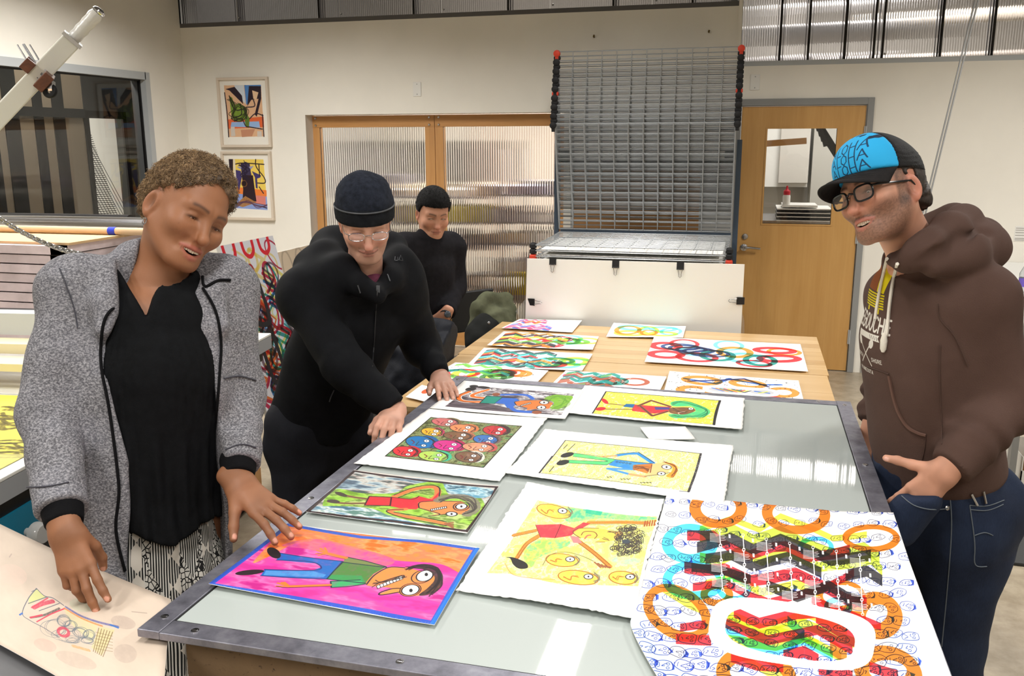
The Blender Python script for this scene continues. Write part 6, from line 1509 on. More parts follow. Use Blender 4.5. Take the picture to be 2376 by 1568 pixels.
def skin_mat(name, rough=.56):
    t = NT(name); a = t.new('ShaderNodeVertexColor', layer_name='tint'); t.link(a.outputs[0], t.b.inputs['Base Color'])
    t.b.inputs['Roughness'].default_value = rough; t.b.inputs['Specular IOR Level'].default_value = .4
    t.b.inputs['Subsurface Weight'].default_value = .08; t.b.inputs['Subsurface Radius'].default_value = (.01, .004, .002); t.b.inputs['Subsurface Scale'].default_value = .3
    t.bump(t.noise(t.coords(), 260, 3), .08, .002)
    return t.m

FLEN = ((.042, .026, .021), (.046, .030, .022), (.043, .028, .022), (.034, .021, .019))
def hand_ops(s, Wp, d, n, side, fingers, thumb, sc=1.0, wr=None):
    """Wp wrist, d towards the fingers, n out of the back of the hand, side = +1/-1 thumb direction along d x n.
    fingers: (spread, curl1, curl2, curl3) degrees for index..little; thumb: (out, down, bend1, bend2)."""
    d = np.asarray(d, float); d /= np.linalg.norm(d); n = np.asarray(n, float); n = n - d * (d @ n); n /= np.linalg.norm(n)
    t = np.cross(d, n) * side; Wp = np.asarray(Wp, float); nails = []; tips = []
    lat = (.030, .010, -.010, -.028); fwd = (.086, .090, .086, .078)
    K = []
    for i in range(4):
        k = Wp + (d * fwd[i] + t * lat[i] - n * (.0 if i in (1, 2) else .003)) * sc; K.append(k)
        b = Wp + (d * .008 + t * lat[i] * .55) * sc
        s.cone(b, k, .0155 * sc, .0118 * sc, k=.016 * sc)
    s.cone(Wp - d * .03 * sc + t * .011 * sc, Wp + d * .012 * sc + t * .013 * sc, .020 * sc, .0185 * sc, k=.02)
    s.cone(Wp - d * .03 * sc - t * .011 * sc, Wp + d * .012 * sc - t * .013 * sc, .020 * sc, .0185 * sc, k=.02)
    for i in range(4):
        sp, *cu = fingers[i]; sp = math.radians(sp); q = K[i]; dd = d * math.cos(sp) + t * math.sin(sp); ang = 0
        ax = np.cross(dd, n); pts = [q - n * .001]; r0 = (.0096, .0098, .0094, .0084)[i] * sc
        for j in range(3):
            ang += math.radians(cu[j]); v = dd * math.cos(ang) - n * math.sin(ang); q = q + v * FLEN[i][j] * sc; pts.append(q)
        s.chain(pts, [r0 * 1.08, r0 * 1.02, r0 * .94, r0 * .80], k=.006 * sc, kin=.004 * sc)
        nn = dd * math.sin(ang) + n * math.cos(ang); nails.append((q - v * .002 * sc + nn * r0 * .75, v, nn, r0)); tips.append(q)
    o, dn, b1, b2 = [math.radians(q) for q in thumb]
    q = Wp + (d * .018 + t * .024 - n * .006) * sc; v = d * math.cos(o) + t * math.sin(o); v = v * math.cos(dn) - n * math.sin(dn)
    pts = [q]; bend = np.cross(np.cross(v, n), v)  # bends across the palm
    inn = -t + d * .2; inn = inn - v * (inn @ v); inn /= np.linalg.norm(inn)
    for j, (ln, bb) in enumerate(((.046, 0), (.034, b1), (.027, b2))):
        v = v * math.cos(bb) + inn * math.sin(bb); inn = inn - v * (inn @ v); inn /= np.linalg.norm(inn)
        q = q + v * ln * sc; pts.append(q)
    s.chain(pts, [.0165 * sc, .0125 * sc, .0110 * sc, .0088 * sc], k=.014 * sc, kin=.006 * sc)
    nn = np.cross(v, inn); nn = nn if nn @ n > 0 else -nn; nails.append((q - v * .002 * sc + nn * .009 * sc, v, nn, .010)); tips.append(q)
    return nails, tips

def limb(s, a, b, c, r, k=.03):
    """two-bone limb with a muscle bulge"""
    a, b, c = (np.asarray(q, float) for q in (a, b, c))
    s.cone(a, b, r[0], r[1], k=k); m = b + (c - b) * .28
    s.cone(b, m, r[1], r[2], k=k * .6); s.cone(m, c, r[2], r[3], k=k * .6)

class Person:
    """joints in world space -> body (one continuous mesh) and clothing children"""
    def __init__(s, J, head_o, head_R, prm, skin, label, res=.003, hands=None):
        s.J = {k: np.asarray(v, float) for k, v in J.items()}; s.ho = np.asarray(head_o, float); s.hR = head_R; s.p = prm; s.skin = lin(skin); s.res = res
        base = (s.J['ankle_r'] + s.J['ankle_l']) / 2; base[2] = 0
        s.root = thing('person', base, label, 'person'); s.hands = hands or []
        l = s.J['shoulder_l'] - s.J['shoulder_r']; s.left = l / np.linalg.norm(l)
        up = s.J['neck'] - s.J['pelvis']; s.up = up / np.linalg.norm(up); s.front = np.cross(s.left, s.up); s.front /= np.linalg.norm(s.front)
    def hd(s, x, y, z): return s.ho + s.hR[0] * x + s.hR[1] * y + s.hR[2] * z
    def to_head(s, P): return (np.asarray(P, np.float32) - s.ho.astype(np.float32)) @ s.hR.T
    def body(s, torso=(.155, .10, .135, .095, .165, .105)):
        J = s.J; B = Sculpt(); nails = []
        wx, wy, mx, my, cx, cy = torso
        P0, P2 = J['pelvis'], J['neck']
        B.loft([(P0 - s.up * .06, wx * .9, wy * .95), (P0 + s.up * .06, wx, wy), (P0 + (P2 - P0) * .45, mx, my), (P0 + (P2 - P0) * .78, cx, cy), (P2 - s.up * .02, .075, .06)], s.left, k=.02)
        for sd in 'rl':
            limb(B, J['shoulder_' + sd], J['elbow_' + sd], J['wrist_' + sd], (.048, .038, .040, .025))
            limb(B, J['hip_' + sd], J['knee_' + sd], J['ankle_' + sd], (.085, .055, .056, .036), .04)
            a = J['ankle_' + sd]; t = a + s.toe * .17; B.cone(np.array([a[0], a[1], .045]), np.array([t[0], t[1], .028]), .04, .028, k=.03)
        nb = s.ho + s.hR[1] * -.022 + s.hR[2] * -.060
        nr = s.p.get('neck', .056)
        B.cone(nb, J['neck'], nr, nr * 1.06, k=.03)
        hR, ho, pr = s.hR, s.ho.astype(np.float32), s.p
        hs = pr.get('size', 1.0)
        B.op(lambda P: head_field(((P - ho) @ hR.T) / hs, pr) * hs, ho - .16 * hs, ho + .16 * hs, .022)
        for hdn in s.hands: nails += hand_ops(B, **hdn)[0]
        fine = [[], [], []]
        zones = [(ho - .145 * hs, ho + .145 * hs, s.res)]
        for hdn in s.hands:
            c = np.asarray(hdn['Wp']) + np.asarray(hdn['d']) / np.linalg.norm(hdn['d']) * .085 * hdn.get('sc', 1); zones.append((c - .105, c + .105, s.res))
        for a, b, f in zones:
            for k in range(3): fine[k].append((a[k], b[k], f))
        A = np.array(list(J.values()) + [ho]); lo = A.min(0) - .27; hi = A.max(0) + .27; lo[2] = -.01
        v, f = B.mesh(axis(lo[0], hi[0], .016, fine[0]), axis(lo[1], hi[1], .016, fine[1]), axis(lo[2], hi[2], .016, fine[2]))
        c = np.tile(s.skin.astype(np.float32), (len(v), 1))
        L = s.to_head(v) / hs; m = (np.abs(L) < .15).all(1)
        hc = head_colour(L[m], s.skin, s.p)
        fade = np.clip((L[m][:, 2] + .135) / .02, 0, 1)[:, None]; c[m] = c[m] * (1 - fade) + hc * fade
        for hdn in s.hands:
            W_ = np.asarray(hdn['Wp']); r = np.linalg.norm(v - W_ - np.asarray(hdn['d']) / np.linalg.norm(hdn['d']) * .1, axis=1); mm = r < .14
            c[mm] = c[mm] * (1 - .2 * np.clip(.5 + wrinkle(v[mm].astype(np.float32), .5, 90, 4), 0, 1))[:, None]
        for q, d, nn, r in nails:
            e = v - q; dd = np.sqrt((e @ d / .0072) ** 2 + (e @ np.cross(d, nn) / (r * .72)) ** 2 + (e @ nn / .0045) ** 2); mk = np.clip((1 - dd) * 4, 0, 1)[:, None]
            c[:] = c * (1 - mk) + mk * lin(s.p.get('nailc', (214, 168, 150)))
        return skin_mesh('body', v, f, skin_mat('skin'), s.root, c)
    def eyes(s, iris=(60, 40, 26)):
        hs = s.p.get('size', 1.0); me = MB(); me.lathe((0, 0, -.0125), [(.0125 * math.sin(a), .0125 - .0125 * math.cos(a)) for a in np.linspace(.12, math.pi - .12, 10)], 16)
        t = NT('eye'); 
        gz = t.new('ShaderNodeSeparateXYZ'); t.link(t.coords('Object'), gz.inputs[0])
        r = t.ramp(gz.outputs[2], [(0, (226, 216, 206)), (.0106, (222, 212, 204)), (.0109, (30, 22, 18)), (.0112, iris), (.0121, iris), (.0122, (8, 8, 8))], 'CONSTANT')
        t.link(r, t.b.inputs['Base Color']); t.b.inputs['Roughness'].default_value = .1
        m = me.mesh('eyeball', t.m, True)
        for sx in (-1, 1):
            o = bpy.data.objects.new('eye', m); COL.objects.link(o); o.parent = s.root; o.matrix_parent_inverse = INV[s.root.name]
            p = s.hd(sx * .0325 * hs, .0722 * hs, -.001 * hs); g = s.hR[1] * 1.0 + s.hR[2] * -.60 + s.hR[0] * s.p.get('look', 0); g = Vector(g / np.linalg.norm(g))
            o.matrix_basis = Matrix.Translation(tuple(p)) @ g.to_track_quat('Z', 'Y').to_matrix().to_4x4() @ Matrix.Scale(hs, 4)
    def teeth(s):
        hs = s.p.get('size', 1.0); sm = s.p.get('smile', 0); op = s.p.get('open', 0); zu = -.0675 + .0015 * sm
        mb = MB(); M4 = Matrix([[*map(float, (s.hR[0][i], s.hR[1][i], s.hR[2][i])), float(s.ho[i])] for i in range(3)] + [[0, 0, 0, 1]])
        tm = mat('tooth_enamel', (236, 226, 208), .25)
        t = MB()
        for i in range(-4, 4):
            x0, x1 = i * .0056, (i + 1) * .0056; xm = (x0 + x1) / 2; yy = .0905 - 9.0 * xm * xm; h = (.0100 if abs(xm) < .006 else .0086); zt = zu - .001 + 3.0 * xm * xm
            vs = [(x0 + .0004, yy, zt), (x1 - .0004, yy, zt), (x1 - .0007, yy + .0006, zt - h), (x0 + .0007, yy + .0006, zt - h), (x0, yy - .006, zt), (x1, yy - .006, zt), (x1, yy - .005, zt - h), (x0, yy - .005, zt - h)]
            t.add([tuple(M4 @ (Vector(q) * hs)) for q in vs], [(0, 1, 2, 3), (7, 6, 5, 4), (0, 4, 5, 1), (1, 5, 6, 2), (2, 6, 7, 3), (3, 7, 4, 0)])
        return t.build('teeth', tm, s.root, bevel=.0006)
# ================================================================== shared clothing tools
def snap(s, px, py, d0, d1, lift=0.0, n=260):
    """first point of a sculpt along the view ray: used to lay seams, zips and prints on the cloth"""
    t = np.linspace(d0, d1, n, dtype=np.float32); r = ray(px, py)
    P = (CAM + t[:, None] * r).astype(np.float32); D = s.evalp(P[:, None, :])[:, 0]
    i = int(np.argmax(D < .001)) if (D < .001).any() else int(np.argmin(np.abs(D)))
    t0, t1 = t[max(i - 1, 0)], t[i]
    return CAM + r * (.5 * (t0 + t1) - lift)
def seam(name, s, pts, d0, d1, r, m, parent, lift=0.001, n=5, sub=6):
    C = Art.curve(np.array(pts, float), False, sub) if len(pts) > 2 else np.linspace(pts[0], pts[1], sub + 1)
    P = [snap(s, x, y, d0, d1, lift) for x, y in C]
    P = np.array(P)
    for _ in range(2): P[1:-1] = .5 * P[1:-1] + .25 * (P[:-2] + P[2:])
    return MB().tube(list(P), r, n).build(name, m, parent, smooth=True)
def bounds(pts, pad):
    A = np.array(pts, float); return A.min(0) - pad, A.max(0) + pad
def cloth(name, col, rough=.9, var=.12, vscale=30, bump=.25, bscale=350, sheen=0):
    return mat(name, col, rough, var=var, vscale=vscale, bump=bump, bscale=bscale, spec=.12, sheen=sheen)
def heather():
    t = NT('heather_fleece'); v = t.mapping(t.coords(), (1, 1, 1.6)); a = t.noise(v, 190, 4, .75); b = t.noise(v, 9, 3)
    c = t.ramp(a, [(.36, (40, 40, 46)), (.47, (88, 88, 94)), (.55, (142, 141, 146)), (.66, (176, 175, 178))])
    t.link(t.mix(.30, c, t.ramp(b, [(.3, (110, 108, 108)), (.7, (150, 150, 158))])), t.b.inputs['Base Color'])
    t.b.inputs['Roughness'].default_value = .95; t.b.inputs['Specular IOR Level'].default_value = .15
    t.bump(a, .4, .003); return t.m
def denim(name, c0, c1):
    t = NT(name); v = t.coords(); a = t.noise(v, 6, 5, .6); b = t.noise(t.mapping(v, (600, 600, 60)), 1, 2)
    t.link(t.mix(.25, t.ramp(a, [(.3, c0), (.72, c1)]), t.ramp(b, [(.35, c0), (.65, c1)])), t.b.inputs['Base Color'])
    t.b.inputs['Roughness'].default_value = .85; t.b.inputs['Specular IOR Level'].default_value = .25; t.bump(b, .2, .002); return t.m
def vcol_mat(name, rough=.9, bump=0, bscale=300, sheen=0):
    t = NT(name); a = t.new('ShaderNodeVertexColor', layer_name='tint'); t.link(a.outputs[0], t.b.inputs['Base Color'])
    t.b.inputs['Roughness'].default_value = rough; t.b.inputs['Specular IOR Level'].default_value = .25
    if bump: t.bump(t.noise(t.coords(), bscale, 3), bump, .003)
    if sheen: t.b.inputs['Sheen Weight'].default_value = sheen
    return t.m
def shoe(P, side, m):
    a = P.J['ankle_' + side]; t = a + P.toe * .20; s = Sculpt()
    s.cone((a[0], a[1], .05) - P.toe * .03, (t[0], t[1], .035), .052, .04, k=.02); s.cone((a[0], a[1], .05), (a[0], a[1], .12), .055, .052, k=.02); s.cut((0, 0, .002), (0, 0, -1))
    lo, hi = bounds([(a[0], a[1], 0), (t[0], t[1], .1)], .1); blob('shoe', s, lo, hi, .011, m, P.root)
def curls(name, P, fn, n, ln, rad, cols, seed, parent, curl=1.0, res=3):
    """many short curled locks rooted on the scalp; fn gives (root, outward, colour index 0..1)"""
    r = np.random.default_rng(seed); vs = []; fs = []; cs = []
    for i in range(n):
        p, o, ci = fn(r); o = o / np.linalg.norm(o)
        a = r.normal(0, 1, 3); u = np.cross(o, a); u /= np.linalg.norm(u); w = np.cross(o, u)
        L = ln * (.6 + .8 * r.random()); b = r.random() * 6.3; q = []
        for j in range(6):
            t = j / 5; an = b + 4.2 * t * curl
            q.append(p + o * L * t * (1 - .25 * t) + (u * math.cos(an) + w * math.sin(an)) * L * .32 * curl * t ** .7)
        base = len(vs)
        for j in range(6):
            tt = q[min(j + 1, 5)] - q[max(j - 1, 0)]; tt /= np.linalg.norm(tt) + 1e-9; x = np.cross(tt, u); x /= np.linalg.norm(x) + 1e-9; y = np.cross(tt, x); rr = rad * (1 - .55 * j / 5)
            for k in range(res): vs.append(q[j] + rr * (x * math.cos(2.094 * k) + y * math.sin(2.094 * k))); cs.append(ci)
        for j in range(5):
            for k in range(res):
                l = (k + 1) % res; fs.append((base + j * res + k, base + j * res + l, base + (j + 1) * res + l, base + (j + 1) * res + k))
    C0 = np.array([lin(c) for c in cols]); ci = np.clip(np.array(cs), 0, .999) * (len(cols) - 1); i0 = ci.astype(int); f = (ci - i0)[:, None]
    return skin_mesh(name, np.array(vs), np.array(fs), vcol_mat(name + '_fibre', .7), parent, C0[i0] * (1 - f) + C0[i0 + 1] * f)
def chair(x, y, rz, label):
    t = thing('folding_chair', (x, y, 0), label, 'chair'); c, s = math.cos(rz), math.sin(rz); M = Matrix.Translation((x, y, 0)) @ Matrix.Rotation(rz, 4, 'Z')
    MB().box(-.2, .2, -.2, .2, .43, .46, M).build('seat', M_black, t, bevel=.01); MB().box(-.19, .19, .19, .21, .60, .86, M).build('backrest', M_black, t, bevel=.01)
    for a in (-.19, .19):
        MB().cyl(M @ Vector((a, -.19, 0)), M @ Vector((a, -.17, .43)), .012, 8).build('leg', M_steel, t); MB().cyl(M @ Vector((a, .22, 0)), M @ Vector((a, .2, .62)), .012, 8).build('leg', M_steel, t)
p1, p2 = at(1030, 760, 4.25), at(1150, 720, 5.22)
chair(p1[0] - .32, p1[1] + .05, 1.3, 'black folding chair under the dark jacket')
chair(p2[0] - .12, p2[1] + .22, .9, 'black folding chair under the olive coat')
c = Sculpt(); z = lambda px, py, d: at(px, py, d + (.32 if d < 4.5 else .31)) - np.array([.04 if d < 4.5 else 0., 0, 0])
c.chain([z(985, 800, 3.9), z(1010, 768, 3.95), z(1060, 772, 3.98), z(1078, 800, 3.95)], [.07, .055, .05, .05], k=.03, kin=.05); c.chain([z(1000, 840, 3.85), z(1050, 830, 3.9), z(1080, 808, 3.85)], [.09, .09, .045], k=.04, kin=.05); c.chain([z(1000, 900, 3.85), z(1050, 890, 3.9)], [.09, .10], k=.05); c.chain([z(1010, 980, 3.9), z(1040, 960, 3.95)], [.09, .09], k=.06); c.chain([z(950, 830, 3.9), z(955, 900, 3.9), z(965, 970, 3.92)], [.08, .10, .10], k=.06, kin=.05)
c.disp(lambda P: wrinkle(P, .007, 30, 3) + wrinkle(P, .003, 70, 4)); c.cut((-1.342, 0, 0), (1, 0, 0)); A = [z(940, 800, 3.9), z(1078, 800, 3.95), z(950, 990, 3.9)]; lo, hi = bounds(A, .16)
o = blob('dark_jacket', c, lo, hi, .012, cloth('navy_nylon', (24, 26, 32), .6, .2, 20, .2, 200), None, 1); tag(o, 'dark padded jacket draped over a chair beside the maple tables', 'jacket')
c = Sculpt()
c.chain([z(1118, 720, 5.0), z(1135, 697, 5.02), z(1165, 694, 5.05), z(1180, 720, 5.05)], [.07, .05, .05, .05], k=.03, kin=.05); c.chain([z(1125, 760, 4.98), z(1160, 752, 5.0), z(1185, 765, 5.0)], [.09, .10, .07], k=.05, kin=.05); c.chain([z(1130, 850, 5.0), z(1165, 840, 5.05)], [.09, .09], k=.06); c.chain([z(1150, 712, 4.96), z(1152, 740, 4.93), z(1160, 775, 4.93)], [.02, .022, .02], k=.01)
c.disp(lambda P: wrinkle(P, .009, 26, 5) + wrinkle(P, .004, 60, 6)); c.cut((0, 4.885, 0), (0, -1, 0)); A = [z(1118, 700, 5.), z(1185, 690, 5.05), z(1130, 850, 5.)]; lo, hi = bounds(A, .17)
coat = thing('olive_coat', z(1150, 800, 5.0), 'olive green coat with black lining bundled on a chair by the white board', 'coat')
blob('shell', c, lo, hi, .012, cloth('olive_cotton', (78, 80, 62), .9, .15, 15, .2, 200), coat, 1)
c = Sculpt(); c.chain([z(1105, 770, 4.88), z(1122, 745, 4.9), z(1140, 755, 4.88)], [.06, .045, .045], k=.03, kin=.05); c.chain([z(1098, 800, 4.85), z(1135, 795, 4.85)], [.06, .07], k=.05); c.chain([z(1095, 850, 4.85), z(1130, 850, 4.9)], [.07, .08], k=.05); c.disp(lambda P: wrinkle(P, .006, 30, 9)); lo, hi = bounds([z(1095, 740, 4.9), z(1140, 850, 4.85)], .13)
blob('lining', c, lo, hi, .012, cloth('black_lining', (26, 27, 26), .8), coat, 1)
MB().lathe(z(1134, 749, 4.80), [(.008, 0), (.009, .003), (.004, .004)], 10, -CF).build('snap_button', M_chrome, coat)
# ================================================================== woman in the grey jacket
HR = frame_from((.8838, -.4551, -.20), (.31, .37, .8526))
JW = dict(neck=at(372, 652, 2.12), pelvis=at(345, 1150, 2.15), shoulder_r=at(172, 676, 2.06), elbow_r=at(112, 960, 1.97), wrist_r=at(152, 1232, 1.80),
          shoulder_l=at(518, 664, 2.22), elbow_l=at(556, 915, 2.22), wrist_l=at(553, 1128, 2.04))
lw = JW['shoulder_l'] - JW['shoulder_r']; lw[2] = 0; lw /= np.linalg.norm(lw); fwd = np.array([lw[1], -lw[0], 0])
for sd, sg in (('l', 1), ('r', -1)):
    h = JW['pelvis'] + lw * .085 * sg; JW['hip_' + sd] = h; JW['knee_' + sd] = np.array([h[0], h[1], .50]) + lw * .02 * sg; JW['ankle_' + sd] = np.array([h[0], h[1], .09]) + lw * .02 * sg
JW['wrist_l'] = JW['wrist_l'] + np.array([0, 0, .010])
tipL = on_z(640, 1224, .930)
dL = tipL - JW['wrist_l']
rt = on_z(196, 1388, .898); dR = rt - JW['wrist_r']
HW = [dict(Wp=JW['wrist_l'], d=dL + np.array([0, 0, .03]), n=(.35, -.25, .9), side=1, sc=1.0,
           fingers=((9, -4, 14, 10), (1, -6, 12, 8), (-8, -6, 12, 8), (-22, -2, 10, 8)), thumb=(38, 18, -4, 4)),
      dict(Wp=JW['wrist_r'], d=dR, n=-CF * 1.0 + CR * .05 - CD * .1, side=-1, sc=.93,
           fingers=((9, -6, 10, 8), (0, 0, 14, 8), (-8, 14, 40, 22), (-14, 26, 55, 25)), thumb=(16, 48, 16, 16))]
W = Person(JW, (-1.274, 1.843, 1.614), HR, dict(smile=1., open=.0090, lip=1.3, lid=.0027, gaze=-.0060, nosew=1.3, spots=.6, browc=(52, 32, 22), brow=.8, lipc=(166, 88, 80), lipmix=.62, blush=(168, 108, 76), neck=.058, wide=1.0, jaw=1.05, nailc=(206, 150, 128), size=1.02), (146, 98, 68),
           'woman in heather grey jacket and black blouse resting one hand on the light table', .0030, HW)
W.toe = fwd; W.body((.165, .125, .15, .115, .17, .115)); W.eyes((46, 28, 18)); W.teeth()
up, lf, fr = W.up, W.left, W.front; PV, NK = W.J['pelvis'], W.J['neck']
def tz(w, u=0, v=0): return PV + up * w + lf * u + fr * v      # torso coordinates
TL = float(np.linalg.norm(NK - PV))
def tloc(P): q = P - PV.astype(np.float32); return q @ lf.astype(np.float32), q @ fr.astype(np.float32), q @ up.astype(np.float32)
# blouse
bl = Sculpt()
bl.loft([(tz(-.16, 0, .012), .178, .172), (tz(.02, 0, .01), .166, .158), (tz(.18, 0, .02), .158, .156), (tz(.30, 0, .03), .160, .160), (tz(.40, 0, .015), .155, .132), (tz(TL - .03), .125, .098), (tz(TL + .035), .078, .076)], lf, k=.03)
def vneck(P):
    u, v, w = tloc(P); c = .004; half = np.clip((w - .445) * .42, 0, .05) + .004
    return np.maximum(np.maximum(np.abs(u - c) - half, .44 - w), -v)
bl.op(vneck, tz(.5) - .3, tz(.5) + .3, .008, 'sub')
bl.op(lambda P: -d_cone(P, W.hd(0, -.02, -.05), NK + fr * .02, .060, .070), [-99] * 3, [99] * 3, .01, 'int')
def pleats(P):
    u, v, w = tloc(P); a = np.arctan2(u, v)
    up_ = np.clip((.40 - w) / .03, 0, 1) * np.clip((w - .16) / .06, 0, 1) * (np.abs(u) > .028)
    lo_ = np.clip((.20 - w) / .08, 0, 1)
    return np.where(v > 0, -.0022 * up_ * np.sin(a * 62) - .0055 * lo_ * np.sin(a * 19 + 2 * np.sin(w * 9)) - .003 * lo_ * np.sin(a * 37 + 1), 0)
bl.disp(pleats)
def hem_b(P):
    u, v, w = tloc(P); return -(w + .055 + .02 * np.sin(u * 30 + 1))
bl.op(hem_b, [-99] * 3, [99] * 3, .004, 'int')
lo, hi = bounds([tz(-.2, .2), tz(-.2, -.2), tz(TL, .2), tz(TL, -.2)], .14)
M_blouse = cloth('black_crepe', (15, 16, 18), .85, .15, 40, .3, 500)
blouse = blob('blouse', bl, lo, hi, .0055, M_blouse, W.root, 0)
# skirt with a geometric print
def skirt_mat():
    t = NT('geometric_skirt'); v = t.mapping(t.coords('UV'), (1, 1, 1))
    ck = t.new('ShaderNodeTexVoronoi', feature='DISTANCE_TO_EDGE'); ck.inputs['Scale'].default_value = 74; t.link(v, ck.inputs['Vector'])
    cells = t.math('GREATER_THAN', ck.outputs['Distance'], .09)
    w1 = t.new('ShaderNodeTexWave', wave_type='BANDS', bands_direction='X'); w1.inputs['Scale'].default_value = 38; w1.inputs['Distortion'].default_value = 1.0; t.link(t.mapping(v, (1, .25, 1), (0, 0, .15)), w1.inputs['Vector'])
    strip = t.math('GREATER_THAN', w1.outputs['Fac'], .55)
    di = t.new('ShaderNodeTexChecker'); di.inputs['Scale'].default_value = 20; t.link(t.mapping(v, (1, 1, 1), (0, 0, .785)), di.inputs['Vector'])
    zig = t.new('ShaderNodeTexChecker'); zig.inputs['Scale'].default_value = 12; t.link(t.mapping(v, (1.2, .55, 1), (0, 0, .6)), zig.inputs['Vector'])
    sel = t.new('ShaderNodeTexWave', wave_type='BANDS', bands_direction='X'); sel.inputs['Scale'].default_value = 2.6; sel.inputs['Distortion'].default_value = 2.5; t.link(v, sel.inputs['Vector'])
    a = t.mix(zig.outputs['Fac'], t.mix(cells, (14, 13, 13), (206, 202, 194)), t.mix(strip, (12, 12, 12), (220, 217, 210)))
    b = t.mix(di.outputs['Fac'], t.mix(strip, (20, 20, 20), (200, 196, 188)), (216, 208, 196))
    t.link(t.mix(t.math('GREATER_THAN', sel.outputs['Fac'], .80), a, b), t.b.inputs['Base Color'])
    t.b.inputs['Roughness'].default_value = .9; return t.m
sk = Sculpt()
sk.loft([(tz(.06), .15, .13), (tz(-.12), .168, .150), (np.array([PV[0], PV[1], .62]), .212, .195), (np.array([PV[0], PV[1], .40]), .238, .225)], lf, k=.01)
def folds(P):
    u, v, w = tloc(P); a = np.arctan2(u, v); g = np.clip((-.10 - w) / .25, 0, 1)
    return -(.016 * np.sin(a * 13 + .8 * np.sin(w * 8)) + .008 * np.sin(a * 29 + 2)) * g
sk.disp(folds); sk.cut((0, 0, .42), (0, 0, -1)); sk.cut(tz(.05), up)
lo, hi = bounds([(PV[0] - .28, PV[1] - .28, .4), (PV[0] + .28, PV[1] + .28, 1.1)], .03)
v, f = sk.mesh(axis(lo[0], hi[0], .009), axis(lo[1], hi[1], .009), axis(lo[2], hi[2], .009))
skirt = skin_mesh('skirt', v, f, skirt_mat(), W.root)
u_, v_, w_ = tloc(v.astype(np.float32)); uvv = np.stack([np.arctan2(u_, v_) * .22, w_], 1)
ul = skirt.data.uv_layers.new(name='UVMap'); li = np.empty(len(skirt.data.loops), np.int32); skirt.data.loops.foreach_get('vertex_index', li); ul.data.foreach_set('uv', uvv[li].astype(np.float32).ravel())
# jacket
M_heather = heather()
jk = Sculpt()
jk.loft([(tz(-.235, 0, .01), .202, .196), (tz(-.10, 0, .008), .200, .190), (tz(.10, 0, .01), .192, .180), (tz(.26, 0, .012), .192, .178), (tz(.38, 0, .0), .190, .148), (tz(TL - .055, 0, -.015), .165, .10), (tz(TL + .02, 0, -.02), .10, .085)], lf, k=.03)
for sd, sg, seed in (('r', -1, 1.0), ('l', 1, 2.2)):
    a, e, wr_ = W.J['shoulder_' + sd], W.J['elbow_' + sd], W.J['wrist_' + sd]
    jk.cone(a - lf * sg * .055 - up * .005, a + lf * sg * .0, .074, .074, k=.05)
    jk.cone(a, e, .074, .058, k=.05, wr=(.0035, 42, seed)); jk.cone(e, e + (wr_ - e) * .62, .058, .051, k=.03, wr=(.0045, 60, seed + 1)); jk.sleeve(e + (wr_ - e) * .60, e + (wr_ - e) * .83, .051, .050, k=.008)
# collar: stands up round the neck, open at the throat
cp = [tz(TL - .10, -.125, .115), tz(TL - .045, -.118, .085), tz(TL + .015, -.10, .025), tz(TL + .055, -.06, -.045), tz(TL + .065, .0, -.07), tz(TL + .05, .065, -.05), tz(TL + .01, .10, .01), tz(TL - .04, .105, .07), tz(TL - .105, .12, .105)]
jk.chain(cp, [.020, .030, .032, .032, .032, .032, .032, .030, .020], k=.02, kin=.02)
jk.chain([tz(TL - .02, -.20, -.0), tz(TL + .015, -.165, -.035), tz(TL + .03, -.09, -.085), tz(TL + .02, .0, -.11)], [.02, .03, .034, .03], k=.02, kin=.02)
jk.op(lambda P: -d_cone(P, W.hd(0, -.022, -.06), NK + fr * .01, .064, .066), [-99] * 3, [99] * 3, .012, 'int')
ew = np.array([-.26, -.12, .0, .12, .22, .32, .38, .44, .50, .60]); er = np.array([-.078, -.074, -.062, -.052, -.068, -.082, -.078, -.055, -.045, -.045]); el = np.array([.16, .155, .15, .145, .145, .14, .13, .10, .085, .08])
def opening(P):
    u, v, w = tloc(P); a = np.interp(w, ew, er); b = np.interp(w, ew, el)
    return np.maximum(np.maximum(a - u, u - b), .02 - v).astype(np.float32)
jk.op(opening, tz(.2) - .6, tz(.2) + .6, .012, 'sub')
jk.disp(lambda P: wrinkle(P, .0022, 28, 8))
def hem_j(P):
    u, v, w = tloc(P); return -(w + .225 - .03 * np.clip(-u, -.1, .1))
jk.op(hem_j, [-99] * 3, [99] * 3, .012, 'int')
lo, hi = bounds([tz(-.3, .2), tz(-.3, -.2)] + [W.J[k] for k in ('shoulder_r', 'shoulder_l', 'elbow_r', 'elbow_l', 'wrist_r', 'wrist_l')] + [tz(TL + .1)], .14)
jacket = blob('jacket', jk, lo, hi, .006, M_heather, W.root, 1)
M_knit = cloth('black_rib_knit', (18, 18, 20), .95, .1, 60, .3, 300)
for sd in 'rl':
    e, wr_ = W.J['elbow_' + sd], W.J['wrist_' + sd]; c = Sculpt(); c.cone(e + (wr_ - e) * .78, e + (wr_ - e) * .93, .043, .037, k=.01)
    d = wr_ - e; d /= np.linalg.norm(d); c.cut(wr_ - d * .016, d)
    lo, hi = bounds([e + (wr_ - e) * .7, wr_], .06); blob('cuff', c, lo, hi, .0045, M_knit, W.root, 1)
